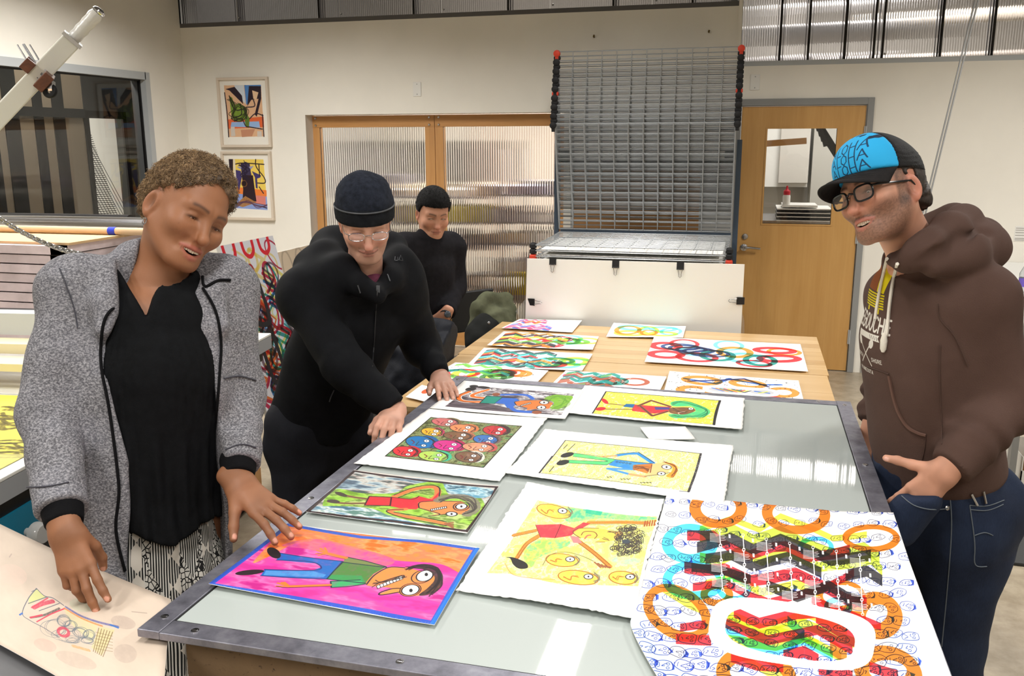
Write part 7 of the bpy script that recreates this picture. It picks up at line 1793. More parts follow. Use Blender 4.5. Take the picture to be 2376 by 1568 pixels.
# black binding along the jacket opening, seams
for pts in ([(336, 640), (300, 690), (247, 730), (234, 800), (236, 860), (250, 930), (262, 1010), (272, 1090), (276, 1150), (268, 1230), (290, 1325)], [(470, 640), (475, 665), (505, 650), (535, 650)], [(470, 668), (500, 720), (513, 790), (510, 860), (503, 950), (498, 1010)]):
    seam('binding', jk, pts, 1.6, 2.5, .0035, M_knit, W.root, .003)
seam('shoulder_seam', jk, [(138, 622), (155, 665), (172, 715), (180, 760)], 1.6, 2.5, .0015, mat('thread_dark', (66, 66, 74), .9), W.root)
for q, dq in ((0, 0),): pass
M_thr = MATS['thread_dark']
seam('sleeve_seam', jk, [(62, 1130), (110, 1128), (160, 1118)], 1.5, 2.4, .0018, M_thr, W.root)
seam('sleeve_seam', jk, [(523, 1043), (560, 1030), (594, 1038)], 1.6, 2.5, .0018, M_thr, W.root)
seam('sleeve_seam', jk, [(520, 878), (555, 872), (594, 882)], 1.6, 2.5, .002, M_thr, W.root)
# hair: short curls
def hair_field(P):
    L = W.to_head(P) / 1.02
    d = d_ell(L, (0, -.014, .040), (.088, .112, .100))
    d = smin(d, d_ell(L, (0, -.085, .0), (.06, .045, .06)), .04)
    yb, zb = L[:, 1], L[:, 2]; line = np.where(yb > 0, .020 + 1.02 * yb - .30 * np.abs(L[:, 0]) * (yb > .03), .016 + 1.15 * yb)
    line = np.maximum(line, -.075)
    d = smax(d, (line - zb) * .75, .024); d = smax(d, -d_ell(np.stack([np.abs(L[:, 0]), yb, zb], 1), (.088, -.012, -.014), (.032, .030, .040)), .006)
    return d - .0035 * np.sin(L @ V(260, 120, 200) + 2 * np.sin(L @ V(90, 210, 60))) * np.sin(L @ V(-150, 230, 180)) - wrinkle(L, .002, 220, 2)
hs = Sculpt(); hs.op(hair_field, W.ho - .2, W.ho + .2, 0)
def hair_cols(v):
    L = W.to_head(v); n = np.clip(.5 + wrinkle(L, .55, 170, 6), 0, 1)[:, None]
    tip = np.clip((L[:, 2] * .5 - L[:, 1] * 1.2 + .03) / .13, 0, 1)[:, None]; gry = np.clip((L[:, 1] - .03) / .05, 0, 1)[:, None]
    c = (1 - n) * lin((74, 60, 46)) + n * lin((128, 104, 80)); c = c * (1 - .5 * tip) + .5 * tip * lin((164, 132, 92)); return c * (1 - .35 * gry) + .35 * gry * lin((132, 124, 118))
v, f = hs.mesh(axis(W.ho[0] - .15, W.ho[0] + .15, .0042), axis(W.ho[1] - .15, W.ho[1] + .15, .0042), axis(W.ho[2] - .14, W.ho[2] + .17, .0042))
skin_mesh('hair', v, f, vcol_mat('curly_hair', .8, .6, 260), W.root, hair_cols(v))
hv = v; hn = np.zeros_like(v); fn_ = np.cross(v[f[:, 2]] - v[f[:, 0]], v[f[:, 3]] - v[f[:, 1]])
for k in range(4): np.add.at(hn, f[:, k], fn_)
hn /= np.linalg.norm(hn, axis=1)[:, None] + 1e-9
keep = np.nonzero(((hv - W.ho) * hn).sum(1) > .02)[0]
def lock(r):
    i = keep[r.integers(len(keep))]; L = W.to_head(hv[i:i + 1])[0]
    return hv[i] - hn[i] * .003, hn[i] + np.array([0, 0, .25]), np.clip(.35 + 1.9 * max(-L[1], 0) + .8 * L[2] + r.normal(0, .22), 0, 1)
curls('curls', W, lock, 8000, .0105, .0008, [(62, 48, 36), (112, 90, 66), (150, 124, 92), (192, 160, 116)], 3, W.root, 1.4)
# earring, ring
p = W.hd(-.083, -.010, -.052)
MB().tube([p + np.array([0, 0, -.010]) + (W.hR[1] * math.cos(a) + W.hR[2] * math.sin(a)) * .0075 for a in np.linspace(0, 2 * math.pi, 14, endpoint=False)], .0014, 6, closed=True).build('earring', M_chrome, W.root, smooth=True)
M_shoe = mat('shoe_dark', (30, 28, 28), .5)
for sd in 'rl': shoe(W, sd, M_shoe)
# ================================================================== man in cap and brown hoodie
HR = frame_from((-.743, -.669, -.04), (-.27, .25, .92))
JR = dict(neck=at(2122, 592, 2.30), pelvis=at(2192, 1115, 2.44), shoulder_l=at(2262, 695, 2.22), elbow_l=at(2342, 935, 2.22), wrist_l=at(2194, 1092, 2.17),
          shoulder_r=at(2085, 690, 2.62), elbow_r=at(2062, 880, 2.80), wrist_r=at(2028, 985, 2.76))
lr = JR['shoulder_l'] - JR['shoulder_r']; lr[2] = 0; lr /= np.linalg.norm(lr); fwd = np.array([lr[1], -lr[0], 0])
h = JR['pelvis'] + lr * .085; JR['hip_l'] = h; JR['knee_l'] = at(2198, 1640, 2.50); JR['ankle_l'] = np.array([JR['knee_l'][0] + .02, JR['knee_l'][1] + .05, .09])
h = JR['pelvis'] - lr * .085; JR['hip_r'] = h; JR['knee_r'] = np.array([h[0] + .0, h[1] + .03, .5]); JR['ankle_r'] = np.array([h[0] + .06, h[1] + .12, .09])
HRd = [dict(Wp=JR['wrist_l'], d=CD * .72 - CR * .50 + CF * .34, n=-CF + CR * -.15 - CD * .35, side=1, sc=1.0, fingers=((6, 12, 20, 15), (0, 14, 20, 15), (-4, 16, 20, 15), (-8, 18, 20, 15)), thumb=(58, 4, -6, 6)),
       dict(Wp=JR['wrist_r'], d=CD + CR * .03, n=-CR * .5 - CF * .6, side=1, sc=1.0, fingers=((2, 12, 16, 10), (0, 14, 18, 10), (-2, 16, 18, 10), (-5, 18, 18, 10)), thumb=(18, 20, 6, 6))]
R_ = Person(JR, (.311, 2.378, 1.650), HR, dict(smile=1., open=.0075, stubble=.80, hair=(44, 33, 26), browc=(40, 30, 24), blush=(196, 96, 78), lipc=(188, 108, 98), lipmix=.55, lid=.0030, neck=.058, jaw=1.0, nose=1.05, nailc=(226, 176, 160)), (204, 150, 124),
            'man in blue and black trucker cap, glasses and brown hoodie at the right', .0030, HRd)
R_.toe = fwd; R_.body((.15, .115, .15, .11, .165, .115)); R_.eyes((70, 60, 50)); R_.teeth()
up, lf, fr = R_.up, R_.left, R_.front; PV, NK = R_.J['pelvis'], R_.J['neck']; TL = float(np.linalg.norm(NK - PV))
def tzr(w, u=0, v=0): return PV + up * w + lf * u + fr * v
def tlr(P): q = P - PV.astype(np.float32); return q @ lf.astype(np.float32), q @ fr.astype(np.float32), q @ up.astype(np.float32)
# hoodie
hd = Sculpt()
hd.loft([(tzr(-.07, 0, .0), .185, .150), (tzr(.06, 0, .010), .195, .160), (tzr(.22, 0, .012), .190, .157), (tzr(.40, 0, .005), .195, .150), (tzr(TL - .13, 0, -.01), .190, .125), (tzr(TL - .03, 0, -.02), .12, .09)], lf, k=.03)
for sd, sg, seed in (('l', 1, 1.0), ('r', -1, 3.1)):
    a, e, w_ = R_.J['shoulder_' + sd], R_.J['elbow_' + sd], R_.J['wrist_' + sd]
    hd.cone(a - lf * sg * .07 + up * .02, a, .080, .088, k=.05)
    hd.cone(a, e, .086, .070, k=.05, wr=(.0035, 36, seed)); hd.cone(e, e + (w_ - e) * .70, .070, .058, k=.03, wr=(.0095, 84, seed + 1)); hd.sleeve(e + (w_ - e) * .68, e + (w_ - e) * .95, .055, .048, k=.012)
# hood lying round the neck and down the back
hd.chain([at(2072, 602, 2.20), at(2105, 600, 2.14), at(2150, 575, 2.12), at(2200, 535, 2.18), at(2235, 515, 2.32), at(2215, 510, 2.46), at(2150, 540, 2.52), at(2085, 590, 2.42), at(2070, 605, 2.27)], [.018, .024, .030, .034, .038, .038, .036, .026, .018], k=.014, kin=.05)
hd.chain([at(2165, 620, 2.13), at(2230, 590, 2.18), at(2278, 575, 2.30), at(2270, 560, 2.45), at(2215, 560, 2.54)], [.026, .046, .054, .052, .042], k=.016, kin=.07)
hd.chain([at(2120, 622, 2.09), at(2175, 592, 2.085), at(2235, 552, 2.12), at(2285, 535, 2.22)], [.006, .012, .014, .012], k=.022, kin=.02, mode='sub')
hd.chain([at(2105, 575, 2.10), at(2150, 545, 2.085), at(2195, 505, 2.12)], [.005, .009, .008], k=.014, kin=.02, mode='sub')
hd.op(lambda P: -d_cone(P, R_.hd(0, -.022, -.06), NK + up * .0 + fr * .01, .064, .068), [-99] * 3, [99] * 3, .015, 'int')
hd.op(lambda P: -d_cone(P, R_.hd(0, .03, -.10), R_.hd(0, .09, -.20), .05, .03), [-99] * 3, [99] * 3, .01, 'int')
hd.disp(lambda P: wrinkle(P, .0028, 24, 12))
hd.op(lambda P: -(tlr(P)[2] + .005 + .06 * np.clip(tlr(P)[1], -.2, .2)), [-99] * 3, [99] * 3, .014, 'int')
hd.op(lambda P: .012 * np.exp(-((tlr(P)[2] - .018) / .012) ** 2) * (np.abs(tlr(P)[0]) < .22), [-99] * 3, [99] * 3, 0, 'disp')
lo, hi = bounds([tzr(-.1, .2), tzr(-.1, -.2), tzr(0, 0, .2), tzr(0, 0, -.2)] + [R_.J[k] for k in ('shoulder_r', 'shoulder_l', 'elbow_r', 'elbow_l', 'wrist_r', 'wrist_l')] + [at(2240, 470, 2.4)], .14)
v, f = hd.mesh(*[axis(lo[i], hi[i], .0062) for i in range(3)]); v = relax(v, f, 1)
# chest print: cabin, lettering, crossed paddles (planar over the front of the chest)
ha = Art(700, 700, None, (88, 68, 61))
def chest_print():
    a = ha; a.frame(0, 0, 1); wt = (226, 222, 214); ye = (236, 218, 22); ru = (150, 84, 40)
    a.fill([(196, 92), (318, 40), (352, 132), (352, 180), (204, 180)], ru, .9); a.fill([(352, 60), (430, 26), (470, 100), (455, 180), (360, 180)], ye, .95)
    for k in range(6): a.fill([(206, 190 + k * 15), (470, 186 + k * 15), (470, 195 + k * 15), (206, 199 + k * 15)], ye, .9)
    a.fill([(250, 276), (272, 276), (272, 300), (250, 300)], ye); a.fill([(400, 272), (422, 272), (422, 300), (400, 300)], ye)
    G = {'T': [[(0, 0), (1, 0)], [(.5, 0), (.5, 1)]], 'E': [[(1, 0), (0, 0), (0, 1), (1, 1)], [(0, .5), (.8, .5)]], 'G': [[(1, .15), (.7, 0), (.2, 0), (0, .3), (0, .7), (.2, 1), (.8, 1), (1, .8), (1, .5), (.6, .5)]],
         'O': [[(.3, 0), (.7, 0), (1, .3), (1, .7), (.7, 1), (.3, 1), (0, .7), (0, .3), (.3, 0)]], 'U': [[(0, 0), (0, .7), (.3, 1), (.7, 1), (1, .7), (1, 0)]], 'C': [[(1, .15), (.7, 0), (.3, 0), (0, .3), (0, .7), (.3, 1), (.7, 1), (1, .85)]],
         'H': [[(0, 0), (0, 1)], [(1, 0), (1, 1)], [(0, .5), (1, .5)]], 'S': [[(1, .1), (.6, 0), (.1, .1), (.1, .4), (.9, .6), (.9, .9), (.5, 1), (0, .9)]], 'R': [[(0, 1), (0, 0), (.8, 0), (1, .25), (.8, .5), (0, .5)], [(.5, .5), (1, 1)]],
         'N': [[(0, 1), (0, 0), (1, 1), (1, 0)]], 'I': [[(.5, 0), (.5, 1)]], 'M': [[(0, 1), (0, 0), (.5, .6), (1, 0), (1, 1)]], 'A': [[(0, 1), (.5, 0), (1, 1)], [(.2, .65), (.8, .65)]]}
    def word(t, x, y, w, h, gap, lw):
        for ch in t:
            for st in G.get(ch, []): a.line([(x + px * w, y + py * h) for px, py in st], lw, wt, 1, smooth=False)
            x += w + gap
    word('TEGOUCHE', 96, 318, 42, 78, 17, 13)
    a.fill([(190, 420), (470, 412), (456, 430), (474, 450), (190, 452)], wt)
    for k in range(4): a.line([(360 + k * 26, 424), (372 + k * 26, 442)], 5, (88, 68, 61))
    for s in (-1, 1):
        c = 300; a.line([(c + s * 70, 480), (c - s * 66, 610)], 8, wt); a.ell((c + s * 80, 476), 22, 34, wt, ang=s * .8)
    word('NORTH', 150, 560, 14, 22, 8, 4); word('SHORE', 370, 560, 14, 22, 8, 4); word('MINNESOTA', 200, 640, 13, 20, 7, 4)
chest_print()
def hoodie_mat():
    t = NT('brown_fleece'); n = t.new('ShaderNodeTexImage'); n.image = ha.image('chest_print'); n.extension = 'EXTEND'; t.link(t.coords('UV'), n.inputs[0])
    a = t.noise(t.coords(), 5, 4); b = t.noise(t.coords(), 420, 3)
    vm = t.new('ShaderNodeVertexColor', layer_name='tint'); t.link(t.mix(1., t.mix(vm.outputs[0], (88, 68, 61), n.outputs[0]), t.ramp(a, [(.3, (222, 218, 214)), (.7, (255, 255, 255))]), 'MULTIPLY'), t.b.inputs['Base Color'])
    t.b.inputs['Roughness'].default_value = .95; t.b.inputs['Specular IOR Level'].default_value = .2; t.bump(b, .3, .003); return t.m
hoodie = skin_mesh('hoodie', v, f, hoodie_mat(), R_.root)
u_, vv_, w_ = tlr(v.astype(np.float32)); front = vv_ > .03
# print square 0.30 m wide centred on the chest
uu = .5 + (u_ - .055) / .30; ww = (w_ - .335) / .30; 
arm = np.zeros(len(v), bool)
for sd in 'lr':
    for a, b in ((R_.J['shoulder_' + sd], R_.J['elbow_' + sd]), (R_.J['elbow_' + sd], R_.J['wrist_' + sd])): arm |= d_cone(v.astype(np.float32), a, b, .1, .09) < 0
mk = (front & ~arm).astype(np.float32)
ca_ = hoodie.data.color_attributes.new('tint', 'FLOAT_COLOR', 'POINT'); ca_.data.foreach_set('color', np.repeat(mk[:, None], 4, 1).ravel())
ul = hoodie.data.uv_layers.new(name='UVMap'); li = np.empty(len(hoodie.data.loops), np.int32); hoodie.data.loops.foreach_get('vertex_index', li)
ul.data.foreach_set('uv', np.stack([uu, ww], 1)[li].astype(np.float32).ravel())
# pocket edges, drawstrings, seams
M_thb = mat('thread_brown', (70, 50, 42), .9)
seam('pocket_edge', hd, [(2062, 872), (2072, 920), (2085, 960), (2105, 990), (2130, 1005), (2148, 1010)], 1.9, 2.9, .0042, mat('pocket_rib', (96, 70, 60), .95), R_.root, .002)
seam('pocket_seam', hd, [(2012, 850), (2035, 858), (2062, 868)], 1.9, 2.9, .0018, M_thb, R_.root)
seam('pocket_seam', hd, [(2148, 1010), (2145, 1040), (2138, 1070)], 1.9, 2.9, .0018, M_thb, R_.root)
seam('side_seam', hd, [(2182, 800), (2180, 880), (2184, 960), (2185, 1030)], 1.9, 2.9, .0014, M_thb, R_.root)
seam('armhole_seam', hd, [(2176, 705), (2180, 740), (2215, 780), (2245, 850)], 1.9, 2.9, .0016, M_thb, R_.root)
M_cord = mat('cotton_cord', (226, 220, 208), .9, bump=.4, bscale=400)
for pts in ([(2082, 612), (2070, 660), (2062, 720), (2058, 770), (2052, 785)], [(2058, 600), (2046, 650), (2036, 700), (2030, 740)]):
    seam('drawstring', hd, pts, 1.9, 2.9, .0045, M_cord, R_.root, .006)
k0 = snap(hd, 2051, 790, 1.9, 2.9, .008); MB().lathe(k0 + np.array([0, 0, -.03]), [(.004, 0), (.008, .008), (.009, .03), (.006, .045), (.004, .05)], 10).build('drawstring_knot', M_cord, R_.root, smooth=True)
# jeans
jn = Sculpt()
jn.loft([(tzr(.12, 0, .02), .166, .140), (tzr(.06, 0, .025), .176, .152), (tzr(-.02, 0, .025), .186, .165), (tzr(-.10, 0, .015), .190, .165), (tzr(-.17, 0, .005), .175, .15)], lf, k=.03)
for sd in 'lr':
    a, b, c = R_.J['hip_' + sd] - up * .05, R_.J['knee_' + sd], R_.J['ankle_' + sd]
    jn.cone(a, b, .116, .076, k=.05, wr=(.0035, 40, 2.)); jn.cone(b, c + np.array([0, 0, .02]), .074, .060, k=.03, wr=(.005, 55, 3.))
jn.op(lambda P: d_ell(P, (R_.J['hip_l'] - fr * .075 - up * .06).astype(np.float32), (.085, .085, .10)), R_.J['hip_l'] - .25, R_.J['hip_l'] + .25, .05)
hw = R_.hands[0]; hdv = np.asarray(hw['d']) / np.linalg.norm(hw['d']); jn.cone(np.asarray(hw['Wp']) + hdv * .10 + CR * .012, np.asarray(hw['Wp']) + hdv * .20 + CR * .02, .044, .048, k=.06)
jn.disp(lambda P: wrinkle(P, .0028, 34, 5)); jn.cut((0, 0, .09), (0, 0, -1)); jn.cut(tzr(.10), up)
lo, hi = bounds([R_.J['pelvis'] + .2, R_.J['pelvis'] - .2] + [R_.J[k] for k in ('knee_l', 'knee_r', 'ankle_l', 'ankle_r')], .13)
M_denim = denim('dark_denim', (18, 26, 44), (38, 50, 74))
blob('jeans', jn, lo, hi, .008, M_denim, R_.root, 1)
M_st = mat('denim_stitch', (96, 104, 112), .8)
for pts in ([(2205, 1160), (2208, 1210), (2205, 1280), (2195, 1400), (2185, 1500)], [(2250, 1172), (2262, 1260), (2262, 1310), (2290, 1314)], [(2250, 1172), (2290, 1174), (2330, 1160)], [(2252, 1182), (2292, 1184), (2328, 1170)], [(2262, 1242), (2285, 1235), (2304, 1242)], [(2092, 1150), (2120, 1172), (2160, 1182), (2200, 1180)]):
    seam('stitching', jn, pts, 1.9, 3.0, .0014, M_st, R_.root, .0005)
kp = snap(jn, 2198, 1178, 1.9, 3.0, .002); MB().lathe(kp, [(.006, 0), (.006, .002), (.003, .003)], 12, -CF).build('rivet', M_chrome, R_.root)
for a, b in (((2254, 1146), (2268, 1172)), ((2282, 1140), (2288, 1168))):
    MB().cyl(snap(jn, *a, 1.9, 3.0, .008), snap(jn, *b, 1.9, 3.0, .004), .0035, 8).build('pocket_pen', M_chrome, R_.root)
for sd in 'rl': shoe(R_, sd, M_shoe)
# hair under the cap
def hair_r(P):
    L = R_.to_head(P); d = d_ell(L, (0, -.016, .028), (.083, .108, .092))
    d = smin(d, d_ell(L, (0, -.088, -.035), (.062, .030, .038)), .03)
    y, z = L[:, 1], L[:, 2]; line = np.where(y > -.005, .012 + 3.0 * np.maximum(y, 0), np.where(y > -.035, .030, -.062))
    d = smax(d, (line - z) * .8, .008)
    return d - .002 * np.sin(L @ V(300, 60, 160) + 3 * np.sin(L @ V(60, 40, 50)))
hs = Sculpt(); hs.op(hair_r, R_.ho - .2, R_.ho + .2, 0)
v, f = hs.mesh(*[axis(R_.ho[i] - .15, R_.ho[i] + .15, .0045) for i in range(3)])
skin_mesh('hair', v, f, mat('dark_brown_hair', (42, 33, 28), .5, var=.4, vscale=160, stretch=(1, 1, .2), bump=.5, bscale=300), R_.root)
# trucker cap
def cap_field(L):
    y, z = L[:, 1], L[:, 2]
    d = d_ell(L, (0, -.012, .040), (.087, .113, .098)); d = smin(d, d_ell(L, (0, .030, .075), (.070, .070, .062)), .05)
    return smax(d, (.034 + .10 * y - z), .006)
def cap_part(front):
    s = Sculpt()
    def fn(P):
        L = R_.to_head(P); d = cap_field(L); sp = (L[:, 1] - .022) * (1 if front else -1)
        return smax(d, -sp, .002)
    s.op(fn, R_.ho - .22, R_.ho + .22, 0)
    if not front: s.disp(lambda P: -.0012 * np.sin(R_.to_head(P) @ V(0, 0, 900)) * (R_.to_head(P)[:, 2] < .075))
    return s.mesh(*[axis(R_.ho[i] - .17, R_.ho[i] + .19, .0040) for i in range(3)])
ca = Art(500, 400, None, (34, 172, 232))
def cap_art():
    a = ca; a.frame(0, 0, 1); k = (12, 60, 96)
    nz = vnoise(400, 500, 120, 5, 2); g = np.clip((np.arange(500)[None] / 500. - .2), 0, 1) * .5
    a.im[:] = a.im * (1 - g[..., None] * .0)
    for r in range(3):
        y = 120 + r * 82; x = 90
        for st in ([(0, 76), (26, 0), (52, 76)], [(10, 46), (42, 46)], [(70, 0), (70, 76), (104, 76)], [(132, 0), (112, 20), (112, 56), (132, 76), (152, 56), (152, 20), (132, 0)], [(170, 0), (170, 76)], [(208, 0), (208, 76)], [(170, 38), (208, 38)], [(222, 76), (250, 0), (276, 76)], [(232, 46), (266, 46)]):
            a.line([(x + px * 1.05, y + py) for px, py in st], 8, k, 1, smooth=False)
    r = np.random.default_rng(4)
    for cx, cy, s in ((120, 60, 12), (160, 44, 14), (214, 52, 16), (262, 66, 12), (300, 76, 14), (384, 118, 30)):
        th = np.linspace(0, 6.28, 12, endpoint=False); a.fill(np.c_[cx + s * (1 + .3 * r.normal(size=12)) * np.cos(th), cy + s * .7 * (1 + .3 * r.normal(size=12)) * np.sin(th)], (10, 40, 66))
cap_art()
capm = NT('cap_foam'); n_ = capm.new('ShaderNodeTexImage'); n_.image = ca.image('cap_print'); n_.extension = 'EXTEND'; capm.link(capm.coords('UV'), n_.inputs[0]); capm.link(n_.outputs[0], capm.b.inputs['Base Color']); capm.b.inputs['Roughness'].default_value = .8
v, f = cap_part(True); o = skin_mesh('cap_front', v, f, capm.m, R_.root); L = R_.to_head(v)
uvs = np.stack([.42 + L[:, 0] / .17, (L[:, 2] - .035) / .125], 1)
ul = o.data.uv_layers.new(name='UVMap'); li = np.empty(len(o.data.loops), np.int32); o.data.loops.foreach_get('vertex_index', li); ul.data.foreach_set('uv', uvs[li].astype(np.float32).ravel())
v, f = cap_part(False); skin_mesh('cap_mesh_back', v, f, mat('cap_mesh_black', (20, 20, 22), .75, bump=.8, bscale=420), R_.root)
vs = []; fs = []; na, nb = 25, 9
for j in range(nb):
    for i in range(na):
        th = math.radians(-72 + 144 * i / (na - 1)); t = j / (nb - 1); s_ = math.sin(th); c_ = math.cos(th)
        x = .086 * s_ * (1 + .02 * t); y = -.012 + .114 * c_ + t * .082 * max(c_, 0) ** .55; z = .046 - t * .012 - .030 * s_ * s_ * (.35 + .65 * t) - .006 * t * t
        vs.append(R_.hd(x, y, z))
for j in range(nb - 1):
    for i in range(na - 1): fs.append((j * na + i, j * na + i + 1, (j + 1) * na + i + 1, (j + 1) * na + i))
br = MB(); br.add(vs, fs); o = br.build('cap_brim', cloth('cap_black', (40, 38, 38), .85), R_.root, smooth=True); md = o.modifiers.new('thickness', 'SOLIDIFY'); md.thickness = .004; md.offset = 0
for t in (.35, .5, .65, .8):
    j = t * (nb - 1); MB().tube([vs[int(j) * na + i] + R_.hR[2] * .0025 for i in range(3, na - 3)], .0009, 4).build('brim_stitch', M_black, o)
tb = R_.hd(0, -.012, .140); MB().lathe(tb, [(.008, 0), (.006, .003)], 10, R_.hR[2]).build('cap_button', M_black, R_.root)
# glasses
def glasses(P, w, h, y, z, r, rim_m, lens_m, square, temple_m, gap=.010, tz_=0.0, half=False):
    hsz = P.p.get('size', 1.)
    for sx in (-1, 1):
        cx = sx * (gap + w / 2 + .003); pts = []
        for k in range(28):
            a = 2 * math.pi * k / 28; ca, sa = math.cos(a), math.sin(a); e = 2 / square
            px = cx + w / 2 * math.copysign(abs(ca) ** e, ca); pz = z + h / 2 * math.copysign(abs(sa) ** e, sa); yy = y - 1.6 * px * px
            pts.append(P.hd(px, yy, pz))
        if rim_m: MB().tube(pts, r, 6, closed=True).build('rim', rim_m, P.root, smooth=True)
        MB().prism(pts, P.hR[1] * .0016).build('lens', lens_m, P.root)
        s0 = P.hd(cx + sx * w / 2, y - 1.6 * (cx + sx * w / 2) ** 2, z + h * .28)
        MB().tube([s0, P.hd(sx * .073, y - .022, z + h * .25 + tz_), P.hd(sx * .080, -.01, z + h * .2 + tz_), P.hd(sx * .079, -.030, z - .015 + tz_)], [r * 1.2, r * 1.1, r, r], 6).build('temple', temple_m, P.root, smooth=True)
    b = [P.hd(-gap, y, z + h * .15), P.hd(0, y + .003, z + h * .24), P.hd(gap, y, z + h * .15)]
    MB().tube(b, r, 6).build('bridge', rim_m or temple_m, P.root, smooth=True)
ln = NT('spectacle_lens'); ln.b.inputs['Base Color'].default_value = (.9, .9, .9, 1); ln.b.inputs['Alpha'].default_value = .06; ln.b.inputs['Roughness'].default_value = .02; ln.b.inputs['Specular IOR Level'].default_value = 1.
M_acet = mat('dark_acetate', (26, 27, 30), .2)
glasses(R_, .050, .036, .107, -.006, .0026, M_acet, ln.m, 3.2, M_acet, gap=.009)
# ================================================================== man in the dark beanie, leaning on the table
HR = frame_from((.44, -.8174, -.3718), (.1482, -.3423, .9278))
JB = dict(neck=at(848, 648, 3.07), pelvis=at(742, 955, 3.30), shoulder_r=at(706, 688, 2.98), elbow_r=at(800, 850, 2.86), wrist_r=at(918, 968, 2.84),
          shoulder_l=at(928, 655, 3.16), elbow_l=at(978, 800, 3.34), wrist_l=at(1022, 893, 3.22))
lb = JB['shoulder_l'] - JB['shoulder_r']; lb[2] = 0; lb /= np.linalg.norm(lb); fwd = np.array([lb[1], -lb[0], 0])
for sd, sg in (('l', 1), ('r', -1)):
    h = JB['pelvis'] + lb * .09 * sg; JB['hip_' + sd] = h; JB['knee_' + sd] = np.array([h[0], h[1], .46]) - fwd * .02 + lb * .02 * sg; JB['ankle_' + sd] = np.array([h[0], h[1], .09]) - fwd * .1 + lb * .03 * sg
gripR, gripL = on_z(900, 1008, .930), on_z(1042, 905, .935)
JB['wrist_r'] = JB['wrist_r'] + np.array([0, 0, .022]); JB['wrist_l'] = JB['wrist_l'] + np.array([0, 0, .03])
HB = [dict(Wp=JB['wrist_r'], d=(gripR - JB['wrist_r']) * 1.0 + np.array([.01, -.08, .0]), n=(.25, -.45, .75), side=1, sc=1.0, fingers=((6, 16, 40, 30), (2, 18, 42, 30), (-2, 20, 42, 30), (-6, 22, 42, 30)), thumb=(30, 20, 15, 10)),
      dict(Wp=JB['wrist_l'], d=(gripL - JB['wrist_l']) + np.array([.03, -.06, .0]), n=(.1, -.1, .95), side=1, sc=.95, fingers=((4, 8, 14, 10), (0, 8, 14, 10), (-3, 8, 14, 10), (-6, 8, 14, 10)), thumb=(30, 10, 10, 10))]
B_ = Person(JB, (-1.2264, 2.7473, 1.5204), HR, dict(smile=1.1, shadow_beard=.5, hair=(96, 84, 76), browc=(110, 84, 70), brow=.35, blush=(206, 112, 96), lipc=(176, 100, 92), lipmix=.5, bag=1, nose=1.12, nosew=1.1, neck=.056, jaw=1.05, lid=.0026, gaze=-.004), (206, 156, 134),
            'man in dark knit beanie, glasses and black hooded jacket leaning on the light table', .0030, HB)
B_.toe = fwd; B_.body((.14, .105, .135, .098, .15, .095)); B_.eyes((80, 80, 84))
up, lf, fr = B_.up, B_.left, B_.front; PV, NK = B_.J['pelvis'], B_.J['neck']; TL = float(np.linalg.norm(NK - PV))
def tzb(w, u=0, v=0): return PV + up * w + lf * u + fr * v
def tlb(P): q = P - PV.astype(np.float32); return q @ lf.astype(np.float32), q @ fr.astype(np.float32), q @ up.astype(np.float32)
jb = Sculpt()
jb.loft([(tzb(-.06), .185, .150), (tzb(.08), .185, .150), (tzb(.24), .190, .145), (tzb(.40), .192, .140), (tzb(TL - .10, 0, -.01), .190, .115), (tzb(TL - .02, 0, -.02), .12, .085)], lf, k=.03)
for sd, sg, seed in (('r', -1, 1.0), ('l', 1, 2.0)):
    a, e, w_ = B_.J['shoulder_' + sd], B_.J['elbow_' + sd], B_.J['wrist_' + sd]
    jb.cone(a - lf * sg * .07, a, .080, .086, k=.06); jb.cone(a, e, .084, .068, k=.05, wr=(.003, 40, seed)); jb.cone(e, e + (w_ - e) * .70, .068, .054, k=.03, wr=(.004, 70, seed + 1)); jb.sleeve(e + (w_ - e) * .68, e + (w_ - e) * .95, .053, .041, k=.01)
# hood and open collar
jb.chain([at(874, 684, 2.93), at(838, 664, 2.94), at(792, 630, 2.99), at(756, 596, 3.10), at(772, 566, 3.24), at(850, 556, 3.30), at(908, 574, 3.24), at(930, 606, 3.12), at(906, 650, 3.02), at(879, 684, 2.95)], [.018, .032, .040, .046, .048, .046, .042, .034, .026, .016], k=.06, kin=.06)
jb.chain([at(745, 660, 2.95), at(725, 620, 3.08), at(770, 580, 3.25), at(860, 575, 3.34)], [.03, .05, .055, .045], k=.05, kin=.06)
jb.op(lambda P: -d_cone(P, B_.hd(0, -.01, -.06), NK + fr * .035 + up * .03, .058, .042), [-99] * 3, [99] * 3, .012, 'int')
jb.op(lambda P: -d_cone(P, B_.hd(0, .03, -.08), B_.hd(0, .065, -.135), .050, .022), [-99] * 3, [99] * 3, .012, 'int')
jb.disp(lambda P: wrinkle(P, .003, 24, 21))
jb.op(lambda P: -(tlb(P)[2] + .05), [-99] * 3, [99] * 3, .012, 'int')
lo, hi = bounds([tzb(-.1, .2), tzb(-.1, -.2)] + [B_.J[k] for k in ('shoulder_r', 'shoulder_l', 'elbow_r', 'elbow_l', 'wrist_r', 'wrist_l')] + [at(850, 540, 3.2)], .15)
M_softshell = cloth('black_softshell', (19, 20, 23), .8, .12, 25, .2, 500)
blob('jacket', jb, lo, hi, .0075, M_softshell, B_.root, 1)
